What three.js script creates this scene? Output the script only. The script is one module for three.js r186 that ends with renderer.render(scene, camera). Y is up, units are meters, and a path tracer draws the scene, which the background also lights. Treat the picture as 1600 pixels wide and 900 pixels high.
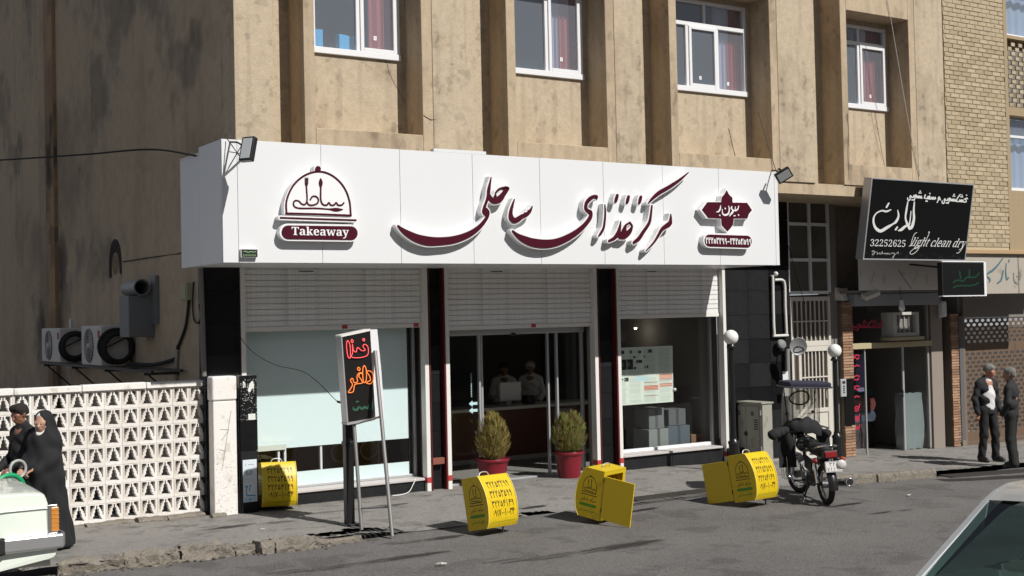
import * as THREE from 'three';
import { RoundedBoxGeometry } from 'three/addons/geometries/RoundedBoxGeometry.js';
import { mergeGeometries } from 'three/addons/utils/BufferGeometryUtils.js';
import { FontLoader } from 'three/addons/loaders/FontLoader.js';
import { TextGeometry } from 'three/addons/geometries/TextGeometry.js';

// ---------- camera, sky, sun, exposure ----------
const scene = new THREE.Scene();
const F = 1950, D2R = Math.PI / 180;
const camera = new THREE.PerspectiveCamera(2 * Math.atan(450 / F) / D2R, 16 / 9, 0.1, 600);
const CAM = new THREE.Vector3(-10, 2.65, 16.854);
{
  const yaw = 32.82 * D2R, pitch = 1.307 * D2R, roll = -1.282 * D2R;
  const f = new THREE.Vector3(Math.sin(yaw) * Math.cos(pitch), Math.sin(pitch), -Math.cos(yaw) * Math.cos(pitch));
  const r = new THREE.Vector3().crossVectors(f, new THREE.Vector3(0, 1, 0)).normalize();
  const u = new THREE.Vector3().crossVectors(r, f);
  const c = Math.cos(roll), s = Math.sin(roll);
  const R = r.clone().multiplyScalar(c).addScaledVector(u, s), U = u.clone().multiplyScalar(c).addScaledVector(r, -s);
  camera.matrixAutoUpdate = true;
  camera.position.copy(CAM);
  camera.quaternion.setFromRotationMatrix(new THREE.Matrix4().makeBasis(R, U, f.clone().negate()));
  camera.updateMatrixWorld(true);
}
scene.add(camera);
{ // clear daytime sky: deeper blue overhead, paler near the horizon
  const W = 64, H = 64, d = new Float32Array(W * H * 4);
  for (let j = 0; j < H; j++) {
    const e = Math.max(0, ((j + 0.5) / H - 0.5) * 2), t = Math.pow(e, 0.6);
    for (let i = 0; i < W; i++) d.set([0.98 - 0.80 * t, 1.02 - 0.78 * t, 1.08 - 0.66 * t, 1].map((v, k) => (k < 3 ? v * 0.33 : 1)), (j * W + i) * 4);
  }
  const sky = new THREE.DataTexture(d, W, H, THREE.RGBAFormat, THREE.FloatType);
  sky.mapping = THREE.EquirectangularReflectionMapping; sky.magFilter = THREE.LinearFilter; sky.minFilter = THREE.LinearFilter; sky.needsUpdate = true;
  scene.background = sky; scene.environment = sky;
}
const sun = new THREE.DirectionalLight(new THREE.Color(1, 0.97, 0.92), 4.6);
sun.position.set(0.3 * 40, 40, 40); sun.target.position.set(2, 2, 0); sun.position.add(sun.target.position);
sun.castShadow = true; sun.shadow.mapSize.set(4096, 4096); sun.shadow.bias = -0.0004;
Object.assign(sun.shadow.camera, { left: -26, right: 26, top: 26, bottom: -26, near: 1, far: 140 });
scene.add(sun, sun.target);
const renderer = new THREE.WebGLRenderer({ antialias: true });
renderer.setSize(1024, 576); renderer.toneMapping = THREE.LinearToneMapping; renderer.toneMappingExposure = 1.1; renderer.shadowMap.enabled = true;

// ---------- helpers ----------
const V = (x, y, z) => new THREE.Vector3(x, y, z);
function hit(px, py, ax, val) {          // the point where a photograph pixel meets the plane axis = val
  const d = V((px - 800) / F, -(py - 450) / F, -1).applyQuaternion(camera.quaternion);
  const t = (val - CAM[ax]) / d[ax];
  return CAM.clone().addScaledVector(d, t);
}
const onZ = (px, py, z) => hit(px, py, 'z', z), onX = (px, py, x) => hit(px, py, 'x', x), onY = (px, py, y) => hit(px, py, 'y', y);
let seed = 12345;
const rnd = () => { seed |= 0; seed = (seed + 0x6D2B79F5) | 0; let t = Math.imul(seed ^ (seed >>> 15), 1 | seed); t = (t + Math.imul(t ^ (t >>> 7), 61 | t)) ^ t; return ((t ^ (t >>> 14)) >>> 0) / 4294967296; };
const rr = (a, b) => a + (b - a) * rnd();
const clamp = (v, a, b) => Math.min(b, Math.max(a, v)), mix = (a, b, t) => a + (b - a) * t;
const smooth = (a, b, v) => { const t = clamp((v - a) / (b - a), 0, 1); return t * t * (3 - 2 * t); };
const hash2 = (x, y, s) => { let h = Math.imul(x, 374761393) + Math.imul(y, 668265263) + Math.imul(s, 1442695041); h = Math.imul(h ^ (h >>> 13), 1274126177); return ((h ^ (h >>> 16)) >>> 0) / 4294967296; };
function vnoise(x, y, p, s) {            // value noise, repeating after p cells
  const xi = Math.floor(x), yi = Math.floor(y), fx = x - xi, fy = y - yi, u = fx * fx * (3 - 2 * fx), v = fy * fy * (3 - 2 * fy), m = (a) => ((a % p) + p) % p;
  const a = hash2(m(xi), m(yi), s), b = hash2(m(xi + 1), m(yi), s), c = hash2(m(xi), m(yi + 1), s), d = hash2(m(xi + 1), m(yi + 1), s);
  return mix(mix(a, b, u), mix(c, d, u), v);
}
function fbm(u, v, p, oct, s) { let a = 0, w = 0.5, t = 0; for (let k = 0; k < oct; k++) { a += w * vnoise(u * p, v * p, p, s + k); t += w; w *= 0.55; p *= 2; } return a / t; }
function dtex(n, fn, srgb = true, m = n) {
  const d = new Uint8Array(n * m * 4);
  for (let j = 0; j < m; j++) for (let i = 0; i < n; i++) { const c = fn((i + 0.5) / n, (j + 0.5) / m), o = (j * n + i) * 4; for (let k = 0; k < 3; k++) d[o + k] = clamp((Array.isArray(c) ? c[k] : c) * 255, 0, 255); d[o + 3] = 255; }
  const t = new THREE.DataTexture(d, n, m); t.wrapS = t.wrapT = THREE.RepeatWrapping; t.magFilter = THREE.LinearFilter; t.minFilter = THREE.LinearMipmapLinearFilter; t.generateMipmaps = true;
  if (srgb) t.colorSpace = THREE.SRGBColorSpace; t.needsUpdate = true; return t;
}
const rep = (t, sx, sy = sx) => { const c = t.clone(); c.repeat.set(sx, sy); c.needsUpdate = true; return c; };
const toS = (l) => (l <= 0.0031308 ? l * 12.92 : 1.055 * Math.pow(l, 1 / 2.4) - 0.055);
const S3 = (r, g, b) => [toS(r), toS(g), toS(b)];
const lin = (r, g, b) => new THREE.Color().setRGB(r, g, b);
const mat = (c, o = {}) => new THREE.MeshStandardMaterial({ color: Array.isArray(c) ? lin(...c) : c, roughness: 0.7, ...o });
const phys = (c, o = {}) => new THREE.MeshPhysicalMaterial({ color: Array.isArray(c) ? lin(...c) : c, roughness: 0.5, ...o });
function canvasTex(w, h, draw) { const c = document.createElement('canvas'); c.width = w; c.height = h; const g = c.getContext('2d'); draw(g, w, h); const t = new THREE.CanvasTexture(c); t.colorSpace = THREE.SRGBColorSpace; t.anisotropy = 8; return t; }

// uv in metres from position and normal
function triUV(g, k = 1) {
  const n = g.index ? g.toNonIndexed() : g; if (!n.attributes.normal) n.computeVertexNormals();
  const P = n.attributes.position, uv = new Float32Array(P.count * 2), a = V(), b = V(), c = V();
  for (let i = 0; i < P.count; i += 3) {
    a.fromBufferAttribute(P, i); b.fromBufferAttribute(P, i + 1); c.fromBufferAttribute(P, i + 2);
    const m = b.clone().sub(a).cross(c.clone().sub(a)), ax = Math.abs(m.x), ay = Math.abs(m.y), az = Math.abs(m.z);
    [a, b, c].forEach((q, j) => { const [s, t] = ay >= ax && ay >= az ? [q.x, q.z] : ax >= az ? [q.z + 0.37, q.y] : [q.x, q.y]; uv[(i + j) * 2] = s * k; uv[(i + j) * 2 + 1] = t * k; });
  }
  n.setAttribute('uv', new THREE.BufferAttribute(uv, 2)); return n;
}
const bx = (x0, x1, y0, y1, z0, z1) => triUV(new THREE.BoxGeometry(x1 - x0, y1 - y0, z1 - z0).translate((x0 + x1) / 2, (y0 + y1) / 2, (z0 + z1) / 2));
const rbx = (x0, x1, y0, y1, z0, z1, r = 0.01, s = 2) => triUV(new RoundedBoxGeometry(x1 - x0, y1 - y0, z1 - z0, s, Math.min(r, 0.49 * Math.min(x1 - x0, y1 - y0, z1 - z0))).translate((x0 + x1) / 2, (y0 + y1) / 2, (z0 + z1) / 2));
const cylAB = (a, b, r0, r1 = r0, n = 12) => { const d = b.clone().sub(a), g = new THREE.CylinderGeometry(r1, r0, d.length(), n); g.applyQuaternion(new THREE.Quaternion().setFromUnitVectors(V(0, 1, 0), d.clone().normalize())); return g.translate((a.x + b.x) / 2, (a.y + b.y) / 2, (a.z + b.z) / 2); };
const tube = (pts, r, seg = 0, n = 8, closed = false) => new THREE.TubeGeometry(new THREE.CatmullRomCurve3(pts, closed, 'centripetal'), seg || pts.length * 6, r, n, closed);
const lathe = (pts, n = 24) => new THREE.LatheGeometry(pts.map((p) => new THREE.Vector2(p[0], p[1])), n);
const ball = (x, y, z, r, sx = 1, sy = 1, sz = 1, n = 16) => new THREE.SphereGeometry(r, n, Math.max(8, n * 0.75 | 0)).scale(sx, sy, sz).translate(x, y, z);
function merge(list) {
  const L = list.map((g) => { const n = g.index ? g.toNonIndexed() : g; for (const k of Object.keys(n.attributes)) if (!['position', 'normal', 'uv'].includes(k)) n.deleteAttribute(k); if (!n.attributes.uv) n.setAttribute('uv', new THREE.BufferAttribute(new Float32Array(n.attributes.position.count * 2), 2)); return n; });
  return mergeGeometries(L);
}
const used = new Map();
function numbered(n) { const k = used.get(n) || 0; used.set(n, k + 1); return k ? n + '_' + String(k).padStart(3, '0') : n; }
function thing(name, label, category, base = [0, 0, 0], group, o = {}) {
  const g = new THREE.Group(); g.name = numbered(name); g.position.set(...base); g._b = V(...base);
  g.userData = { label, category }; if (group) g.userData.group = group; if (o.kind) g.userData.kind = o.kind;
  scene.add(g); return g;
}
function part(parent, name, geo, m, o = {}) {      // geometry given in world coordinates unless o.local
  const me = new THREE.Mesh(geo, m); me.name = name; me.castShadow = me.receiveShadow = true;
  if (!o.local && !o.at && parent._b) geo.translate(-parent._b.x, -parent._b.y, -parent._b.z);
  me._b = parent._b; if (o.at) { me.position.copy(o.at); if (parent._b && !o.local) me.position.sub(parent._b); }
  if (o.label) me.userData.label = o.label; if (o.kind) me.userData.kind = o.kind;
  parent.add(me); return me;
}
function copyPart(parent, name, geo, m, pos) { const me = new THREE.Mesh(geo, m); me.name = name; me.castShadow = me.receiveShadow = true; me.position.copy(pos); if (parent._b) me.position.sub(parent._b); me._b = parent._b; parent.add(me); return me; }
function single(name, label, category, geo, m, base, group, o = {}) { const me = new THREE.Mesh(geo, m); me.name = numbered(name); me.castShadow = me.receiveShadow = true; if (base) { me.position.set(...base); if (!o.local) geo.translate(-base[0], -base[1], -base[2]); } me.userData = { label, category }; if (group) me.userData.group = group; if (o.kind) me.userData.kind = o.kind; scene.add(me); return me; }
function setting(name, geo, m, label, category) { const me = new THREE.Mesh(geo, m); me.name = numbered(name); me.castShadow = me.receiveShadow = true; me.userData = { kind: 'structure', label, category }; scene.add(me); return me; }

// ground heights: the pavement falls gently to the right, the carriageway lies a kerb lower
const slope = (x) => -0.21 * smooth(2.5, 9.5, x) - 0.02 * Math.max(0, x - 9.5) + 0.03 * smooth(-4, -8, x);
const ramp = (x) => smooth(-3.2, -2.4, x) * (1 - smooth(4.3, 5.2, x));
const roadY = (x) => slope(x) - 0.1;
const paveY = (x, z) => slope(x) - ramp(x) * 0.075 * smooth(1.2, 2.6, z);

// ---------- materials ----------
const grain = (u, v, p, s) => vnoise(u * p, v * p, p, s) - 0.5;
const plasterTex = dtex(1024, (u, v) => {
  const blot = smooth(0.5, 0.78, fbm(u, v, 5, 5, 3)), spots = smooth(0.56, 0.74, fbm(u, v, 34, 3, 21)) * smooth(0.42, 0.62, fbm(u, v, 7, 3, 31)), f = grain(u, v, 256, 5) * 0.10 + grain(u, v, 512, 6) * 0.10 + (fbm(u, v, 60, 3, 8) - 0.5) * 0.22;
  const run = smooth(0.6, 0.8, vnoise(u * 48, v * 3, 48, 77)) * 0.10, k = (1 + f) * (1 - 0.22 * blot - 0.22 * spots - run);
  return S3(0.465 * k, 0.38 * k * (1 - 0.02 * blot), 0.272 * k * (1 - 0.03 * blot));
});
const plasterBump = dtex(512, (u, v) => 0.5 + (fbm(u, v, 64, 4, 8) - 0.5) * 0.9, false);
const mPlaster = mat([1, 1, 1], { map: rep(plasterTex, 0.27), bumpMap: rep(plasterBump, 0.8), bumpScale: 0.004, roughness: 0.93 });
const mTrim = mat([0.97, 0.935, 0.90], { map: rep(plasterTex, 0.21, 0.13), bumpMap: rep(plasterBump, 1.1), bumpScale: 0.004, roughness: 0.92 });
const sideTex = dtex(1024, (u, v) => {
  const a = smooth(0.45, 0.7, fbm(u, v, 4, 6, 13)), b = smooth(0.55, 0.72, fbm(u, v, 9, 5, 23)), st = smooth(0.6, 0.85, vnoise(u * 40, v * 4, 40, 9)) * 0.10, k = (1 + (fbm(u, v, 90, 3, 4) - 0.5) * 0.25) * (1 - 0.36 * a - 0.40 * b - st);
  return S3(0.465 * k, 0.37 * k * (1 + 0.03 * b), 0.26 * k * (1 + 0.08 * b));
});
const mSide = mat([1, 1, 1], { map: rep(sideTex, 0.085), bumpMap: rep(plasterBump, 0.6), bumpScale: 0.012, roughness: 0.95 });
const concTex = dtex(1024, (u, v) => {
  const a = fbm(u, v, 6, 6, 41), b = smooth(0.55, 0.75, fbm(u, v, 12, 5, 51)), c = smooth(0.62, 0.72, fbm(u, v, 22, 4, 61)), k = (0.86 + 0.3 * a + grain(u, v, 512, 7) * 0.28 + (fbm(u, v, 110, 2, 62) - 0.5) * 0.3) * (1 - 0.22 * b - 0.28 * c);
  return S3(0.225 * k, 0.212 * k, 0.196 * k);
});
const asphTex = dtex(1024, (u, v) => {
  const a = fbm(u, v, 5, 5, 71), b = smooth(0.56, 0.7, fbm(u, v, 9, 5, 81)), k = (0.8 + 0.4 * a + grain(u, v, 512, 17) * 0.55 + grain(u, v, 256, 18) * 0.3) * (1 - 0.26 * b);
  return S3(0.135 * k, 0.127 * k, 0.121 * k);
});
const roughBump = dtex(512, (u, v) => 0.5 + (fbm(u, v, 96, 3, 88) - 0.5) * 0.8 + grain(u, v, 256, 89) * 0.4, false);
const mPave = mat([1, 1, 1], { map: rep(concTex, 0.23), bumpMap: rep(roughBump, 0.7), bumpScale: 0.012, roughness: 0.92 });
const mRoad = mat([1, 1, 1], { map: rep(asphTex, 0.19), bumpMap: rep(roughBump, 0.9), bumpScale: 0.012, roughness: 0.9 });
const mKerb = mat([1.2, 1.12, 1.0], { map: rep(concTex, 0.6), bumpMap: rep(roughBump, 1.2), bumpScale: 0.02, roughness: 0.95 });
const mSoil = mat([0.035, 0.031, 0.027], { roughness: 1 });
const paintTex = dtex(512, (u, v) => { const d = smooth(0.6, 0.76, fbm(u, v, 9, 5, 101)), k = 1 - 0.07 * fbm(u, v, 40, 3, 103) - 0.2 * d + grain(u, v, 256, 104) * 0.05; return S3(0.80 * k, 0.77 * k * (1 - 0.03 * d), 0.73 * k * (1 - 0.08 * d)); });
const mWhitewash = mat([1, 1, 1], { map: rep(paintTex, 0.7), bumpMap: rep(plasterBump, 1.5), bumpScale: 0.004, roughness: 0.85 });
const mBlock = [1, 0.955, 0.91].map((k, i) => mat([k, k * (1 - 0.01 * i), k * (1 - 0.02 * i)], { map: rep(paintTex, 1.1), roughness: 0.85 }));
const graniteTex = dtex(512, (u, v) => { const k = 0.6 + 0.9 * vnoise(u * 256, v * 256, 256, 3) + 0.5 * fbm(u, v, 12, 3, 4); return S3(0.011 * k, 0.0112 * k, 0.0118 * k); });
const mGranite = [1, 1.5, 0.75].map((k) => phys([k, k, k], { map: rep(graniteTex, 0.8), roughness: 0.2, specularIntensity: 0.35 }));
const mGroutDark = mat([0.30, 0.29, 0.275], { roughness: 0.95 });
const mACP = phys([0.70, 0.71, 0.72], { roughness: 0.38 });
const mACPdark = mat([0.10, 0.10, 0.10]);
const mLetterSide = mat([0.68, 0.68, 0.69], { roughness: 0.45 });
const mLetterTrim = mat([0.80, 0.80, 0.80], { roughness: 0.4 });
const mMaroon = phys([0.06, 0.004, 0.014], { roughness: 0.4, specularIntensity: 0.5 });
const slatTex = dtex(512, (u, v) => { const k = 1 - 0.12 * smooth(0.5, 0.75, fbm(u, v, 10, 4, 131)) - 0.1 * smooth(0.55, 0.8, vnoise(u * 90, v * 6, 90, 133)) + grain(u, v, 256, 132) * 0.04; return S3(0.82 * k, 0.815 * k, 0.81 * k); });
const mSlat = mat([1, 1, 1], { map: rep(slatTex, 0.8), roughness: 0.5, metalness: 0.15 });
const mRail = mat([0.72, 0.70, 0.67], { roughness: 0.45 });
const mRedTrim = mat([0.10, 0.012, 0.012], { roughness: 0.45 });
const mRedTape = mat([0.42, 0.05, 0.05], { roughness: 0.4 });
const mPVC = mat([0.74, 0.745, 0.76], { roughness: 0.35 });
const mAlu = mat([0.52, 0.53, 0.54], { roughness: 0.4, metalness: 0.55 });
const mDarkMetal = mat([0.02, 0.02, 0.021], { roughness: 0.5 });
const mBlackPaint = phys([0.012, 0.012, 0.013], { roughness: 0.3 });
const mRubber = mat([0.014, 0.014, 0.014], { roughness: 0.85 });
const mChrome = mat([0.75, 0.75, 0.76], { roughness: 0.12, metalness: 1 });
const glassPane = (r, g, b, rough = 0.02) => phys([r, g, b], { roughness: rough, transmission: 1, thickness: 0, ior: 1.5 });
const mGlass = glassPane(0.82, 0.88, 0.86), mGlassUp = glassPane(0.45, 0.5, 0.55);
mGlassUp.ior = 1.9; mGlassUp.metalness = 0.16; mGlassUp.color.setRGB(0.76, 0.86, 1.0);
const mGlassShop = glassPane(0.93, 0.96, 0.96);
const mRoom = mat([0.3, 0.28, 0.25], { roughness: 0.9 }), mRoomDark = mat([0.20, 0.185, 0.165], { roughness: 0.9 });
const mWire = mat([0.012, 0.012, 0.012], { roughness: 0.8 });

// ---------- ground ----------
function sheet(x0, x1, nx, z0, z1, nz, yf, skip) {
  const P = [], uv = [], I = [], id = (i, j) => i * (nz + 1) + j, ok = [];
  for (let i = 0; i <= nx; i++) for (let j = 0; j <= nz; j++) {
    const x = mix(x0, x1, i / nx), za = typeof z0 === 'function' ? z0(x) : z0, zb = typeof z1 === 'function' ? z1(x) : z1, z = mix(za, zb, j / nz);
    P.push(x, yf(x, z), z); uv.push(x, z);
  }
  for (let i = 0; i < nx; i++) for (let j = 0; j < nz; j++) {
    const a = id(i, j), b = id(i + 1, j), c = id(i + 1, j + 1), d = id(i, j + 1);
    if (skip && skip((P[a * 3] + P[c * 3]) / 2, (P[a * 3 + 2] + P[c * 3 + 2]) / 2)) continue;
    I.push(a, d, b, b, d, c);
  }
  const g = new THREE.BufferGeometry(); g.setAttribute('position', new THREE.Float32BufferAttribute(P, 3)); g.setAttribute('uv', new THREE.Float32BufferAttribute(uv, 2)); g.setIndex(I); g.computeVertexNormals(); return g;
}
const wob = (x, s, p = 64) => fbm(x / 16 + 2, s * 0.37, 64, 3, s) - 0.5;
const bumpy = (x, z) => (fbm(x / 8 + 3, z / 8 + 3, 12, 4, 7) - 0.5) * 0.022 + (fbm(x / 8 + 3, z / 8 + 3, 90, 2, 9) - 0.5) * 0.006;
const kerbZ = (x) => 2.66 + 0.03 * Math.sin(x * 1.3) + wob(x, 3) * 0.1 - (x < -4 ? 0.10 : 0);
// openings of the roadside drain, left of the ladder sign and by the open box
const holes = [[-4.12, -3.83, 2.30, 2.62, 5], [-3.74, -3.3, 2.34, 2.60, 6], [-3.3, -2.72, 2.28, 2.60, 11], [-0.62, -0.18, 2.36, 2.66, 8], [-0.95, -0.72, 2.44, 2.56, 9], [7.3, 7.75, 2.42, 2.62, 10]];
const inHole = (x, z) => holes.some(([a, b, c, d, s]) => x > a + wob(x * 3 + z * 7, s) * 0.16 && x < b + wob(z * 6, s + 20) * 0.2 && z > c + wob(x * 4, s + 40) * 0.2 && z < d + wob(x * 5, s + 50) * 0.12);
setting('ground', sheet(-160, 160, 4, -120, 160, 4, () => -0.62), mSoil, 'bare earth under the street', 'ground');
setting('pavement', sheet(-13, 17, 620, -0.9, kerbZ, 74, (x, z) => paveY(x, z) + bumpy(x, z), inHole), mPave, 'worn grey concrete pavement in front of the shops', 'pavement');
setting('road', sheet(-40, 45, 900, (x) => kerbZ(x) - 0.06, 21, 90, (x, z) => roadY(x) - 0.012 * smooth(2.6, 5, z) + bumpy(x * 0.8, z) * 0.9 + ramp(x) * 0.02 * (1 - smooth(2.6, 3.4, z))), mRoad, 'grey asphalt carriageway with dark patches', 'road');
{ // drain walls below the openings
  const g = []; for (const [a, b, c, d] of holes) g.push(bx(a - 0.2, b + 0.2, -0.60, -0.5, c - 0.1, d + 0.1));
  const k = single('drain_channel', 'dark concrete roadside drain under the pavement edge', 'drain', merge(g), mSoil); k.userData.kind = 'structure';
}
// kerb stones: crumbling concrete to the left, pale blotchy stones to the right
function rock(w, h, d, s, rough) {
  const g = new THREE.BoxGeometry(w, h, d, Math.max(4, w / 0.035 | 0), 6, 6).toNonIndexed(), P = g.attributes.position, v = V();
  for (let i = 0; i < P.count; i++) {
    v.fromBufferAttribute(P, i); const q = (a, b, k) => fbm(a + 5, b + 5, 6, 4, s + k) - 0.5;
    const ex = smooth(0.3, 0.5, Math.abs(v.z / d)) * smooth(0.2, 0.5, v.y / h);
    P.setXYZ(i, v.x + q(v.y, v.z, 1) * rough, v.y + q(v.x, v.z, 2) * rough * 1.2 - ex * rough * 0.5, v.z + q(v.x, v.y, 3) * rough * 1.4 - Math.sign(v.z) * ex * rough * 0.4);
  }
  g.computeVertexNormals(); return triUV(g);
}
{
  let x = -6.75, i = 0;
  const kl = thing('kerb', 'crumbling pale concrete kerb along the pavement beside the white fence', 'kerb', [-5, 0, 2.6], null, { kind: 'structure' });
  while (x < -3.9) { const w = rr(0.22, 0.75), h = rr(0.13, 0.19); const m = part(kl, 'kerb_stone', rock(w, h, rr(0.2, 0.36), 300 + i, rr(0.08, 0.15)), mKerb, { local: true }); m.position.set(x + w / 2 + 5, slope(x) - 0.055 + rr(-0.02, 0.012), kerbZ(x + w / 2) - 2.6 - 0.05 + rr(-0.03, 0.03)); m.rotation.y = rr(-0.14, 0.14); m.rotation.x = rr(-0.05, 0.2); m.rotation.z = rr(-0.06, 0.06); x += w - 0.03; i++; }
  const kr = thing('kerb', 'short stretch of blotchy stone kerb behind the motorcycle', 'kerb', [6, 0, 2.6], null, { kind: 'structure' });
  x = 4.75; while (x < 7.2) { const w = rr(0.42, 0.62); const m = part(kr, 'kerb_stone', rock(w, 0.17, 0.17, 340 + i, 0.03), mKerb, { local: true }); m.position.set(x + w / 2 - 6, slope(x) - 0.055, kerbZ(x) - 2.6 - 0.03); m.rotation.y = rr(-0.04, 0.04); x += w + 0.01; i++; }
  const ks = thing('kerb_slab', 'broken concrete slab left along the drain edge', 'slab', [-3.6, 0, 2.6], null, {});
  for (const [a, b, z, h] of [[-3.95, -3.62, 2.66, 0.10], [-3.62, -3.2, 2.68, 0.07]]) { const m = part(ks, 'slab_piece', rock(b - a, h, 0.12, 400 + i++, 0.03), mKerb, { local: true }); m.position.set((a + b) / 2 + 3.6, -0.07, z - 2.6); }
}
// loose rubble and litter along the gutter (too many and too small to count)
{
  const g = []; const put = (x, z, s, y) => g.push(new THREE.DodecahedronGeometry(s, 0).scale(1, 0.6, rr(0.7, 1.3)).rotateY(rr(0, 6)).translate(x, y, z));
  for (let i = 0; i < 420; i++) { const x = rr(-7.4, -2.6), z = kerbZ(x) + rr(-0.25, 0.3) * rnd(); if (!inHole(x, z)) put(x, z, rr(0.004, 0.022), z < kerbZ(x) ? paveY(x, z) : roadY(x) + 0.01); }
  for (let i = 0; i < 200; i++) { const x = rr(-1.4, 9), z = kerbZ(x) + rr(-0.35, 0.5) * rnd(); if (!inHole(x, z)) put(x, z, rr(0.003, 0.016), z < kerbZ(x) ? paveY(x, z) : roadY(x) + 0.01); }
  for (let i = 0; i < 160; i++) { const x = rr(-3.5, 6), z = rr(0.0, 0.12); put(x, z, rr(0.004, 0.014), paveY(x, z)); }
  single('gravel', 'small loose stones and grit along the gutter', 'gravel', merge(g), mKerb, null, null, { kind: 'stuff' });
}
// long steel gratings let into the pavement
const mGrate = mat([0.06, 0.055, 0.05], { roughness: 0.6, metalness: 0.4 });
function grating(name, label, a, b, half, n, y) {
  const d = b.clone().sub(a), L = d.length(), t = thing(name, label, 'grating', [(a.x + b.x) / 2, y, (a.z + b.z) / 2]); t.rotation.y = -Math.atan2(d.z, d.x); t._b = null;
  for (let k = 0; k < n; k++) part(t, 'bar', bx(-L / 2, L / 2, -0.004, 0.012, -half + k * 2 * half / (n - 1) - 0.012, -half + k * 2 * half / (n - 1) + 0.012), mGrate, { local: true });
  for (const s of [-1, 1]) part(t, 'end_bar', bx(s * L / 2 - 0.02, s * L / 2 + 0.02, -0.005, 0.011, -half - 0.012, half + 0.012), mDarkMetal, { local: true });
  return t;
}
grating('drain_grating', 'long black slotted drain let into the concrete between two yellow boxes', onY(985, 782, -0.02), onY(1120, 766, -0.03), 0.13, 4, -0.012);
grating('drain_grating', 'steel bar grating over the gutter beside the two standing men', onY(1478, 745, -0.2), onY(1640, 735, -0.22), 0.16, 7, -0.195);

// ---------- the tan building ----------
const ZU = 1.32, ZB = 0.82, XC = -4.2;
const bld = thing('plaster_building', 'tan stained plaster building with recessed white windows above the white shop sign', 'building', [XC, 0, 0]);
const gap = [[-3.67, -3.23], [-0.52, 0.02], [2.57, 3.17], [6.45, 7.18]], rec = [[-3.07, -1.42], [0.18, 1.87], [3.33, 5.42], [7.34, 9.02]];
const win = [[-2.90, -1.51], [0.36, 1.78], [3.52, 5.33], [7.53, 8.95]];
const YB = 4.88, YR = 5.26, YT = 8.06, YN = 8.45, TOP = 12;
const pil = [[-4.21, -3.67], [-1.25, -0.52], [2.04, 2.57], [5.59, 6.45], [9.19, 10.0]];
for (const [a, b] of pil) part(bld, 'pilaster', rbx(a, b, YB, TOP, ZB - 0.02, ZU, 0.012, 1), mPlaster);
rec.forEach(([a, b], i) => {
  const l = gap[i][1], r = b + 0.17, tr = (x0, x1, y0, y1) => part(bld, 'window_surround', rbx(x0, x1, y0, y1, ZB - 0.02, ZU - 0.006, 0.01, 1), mTrim);
  tr(l, a, YB, TOP); tr(b, r - 0.001, YB, TOP); tr(a + 0.001, b - 0.001, YB, YR); tr(a + 0.001, b - 0.001, YT, YN);
});
{ // back wall of the recesses with the window openings
  const g = [], w0 = 0.64, Y0 = 6.42, Y1 = 7.97; let x = XC + 0.2;
  for (const [a, b] of win) { g.push(bx(x, a, YB, YN, w0, ZB), bx(a, b, YB, Y0, w0, ZB), bx(a, b, Y1, YN, w0, ZB)); x = b; }
  g.push(bx(x, 10, YB, YN, w0, ZB), bx(XC + 0.2, 10, YN, TOP, w0, ZB));
  part(bld, 'recessed_wall', merge(g), mPlaster);
}
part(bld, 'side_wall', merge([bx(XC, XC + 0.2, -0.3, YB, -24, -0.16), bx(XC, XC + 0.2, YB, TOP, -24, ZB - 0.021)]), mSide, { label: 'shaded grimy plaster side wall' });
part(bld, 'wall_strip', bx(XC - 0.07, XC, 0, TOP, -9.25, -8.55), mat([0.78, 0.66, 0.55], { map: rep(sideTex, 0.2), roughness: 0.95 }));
part(bld, 'floor_slab', bx(XC + 0.2, 10, YB - 0.2, YB, -5, ZU - 0.03), mTrim);
part(bld, 'room', merge([bx(XC + 0.2, 10, YB + 0.002, YB + 0.05, -4, 0.63), bx(XC + 0.2, 10, 8.3, 8.4, -4, 0.63), bx(XC + 0.2, 10, YB, 8.4, -4.1, -4), bx(9.9, 10, YB, 8.4, -4, 0.63), bx(XC + 0.2, XC + 0.3, YB, 8.4, -4, 0.63), bx(-0.3, -0.2, YB, 8.4, -4, 0.62), bx(2.85, 2.95, YB, 8.4, -4, 0.62), bx(6.8, 6.9, YB, 8.4, -4, 0.62)]), mRoomDark);
part(bld, 'roof', bx(XC, 10, TOP, TOP + 0.2, -24, ZU), mTrim);

const mCurt = mat([0.52, 0.13, 0.09], { roughness: 0.95 }), mNet = phys([0.8, 0.66, 0.66], { roughness: 1, transmission: 0.35, thickness: 0 }), mBlueRefl = mat([0.14, 0.55, 0.78], { roughness: 0.85 });
function curtain(x0, x1, y0, y1, z, amp, n) {
  const g = new THREE.PlaneGeometry(x1 - x0, y1 - y0, n * 10, 2), P = g.attributes.position;
  for (let i = 0; i < P.count; i++) { const u = (P.getX(i) / (x1 - x0) + 0.5) * n; P.setZ(i, Math.sin(u * 6.28) * amp + Math.sin(u * 15) * amp * 0.3); P.setX(i, P.getX(i) + Math.cos(u * 6.28) * amp * 0.3); }
  g.computeVertexNormals(); return g.translate((x0 + x1) / 2, (y0 + y1) / 2, z);
}
const stick = canvasTex(64, 64, (g) => { g.fillStyle = '#eef0ee'; g.fillRect(0, 0, 64, 64); g.fillStyle = '#6b7a78'; g.fillRect(18, 12, 28, 12); g.fillRect(24, 30, 16, 22); });
const mStick = mat([1, 1, 1], { map: stick });
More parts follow.
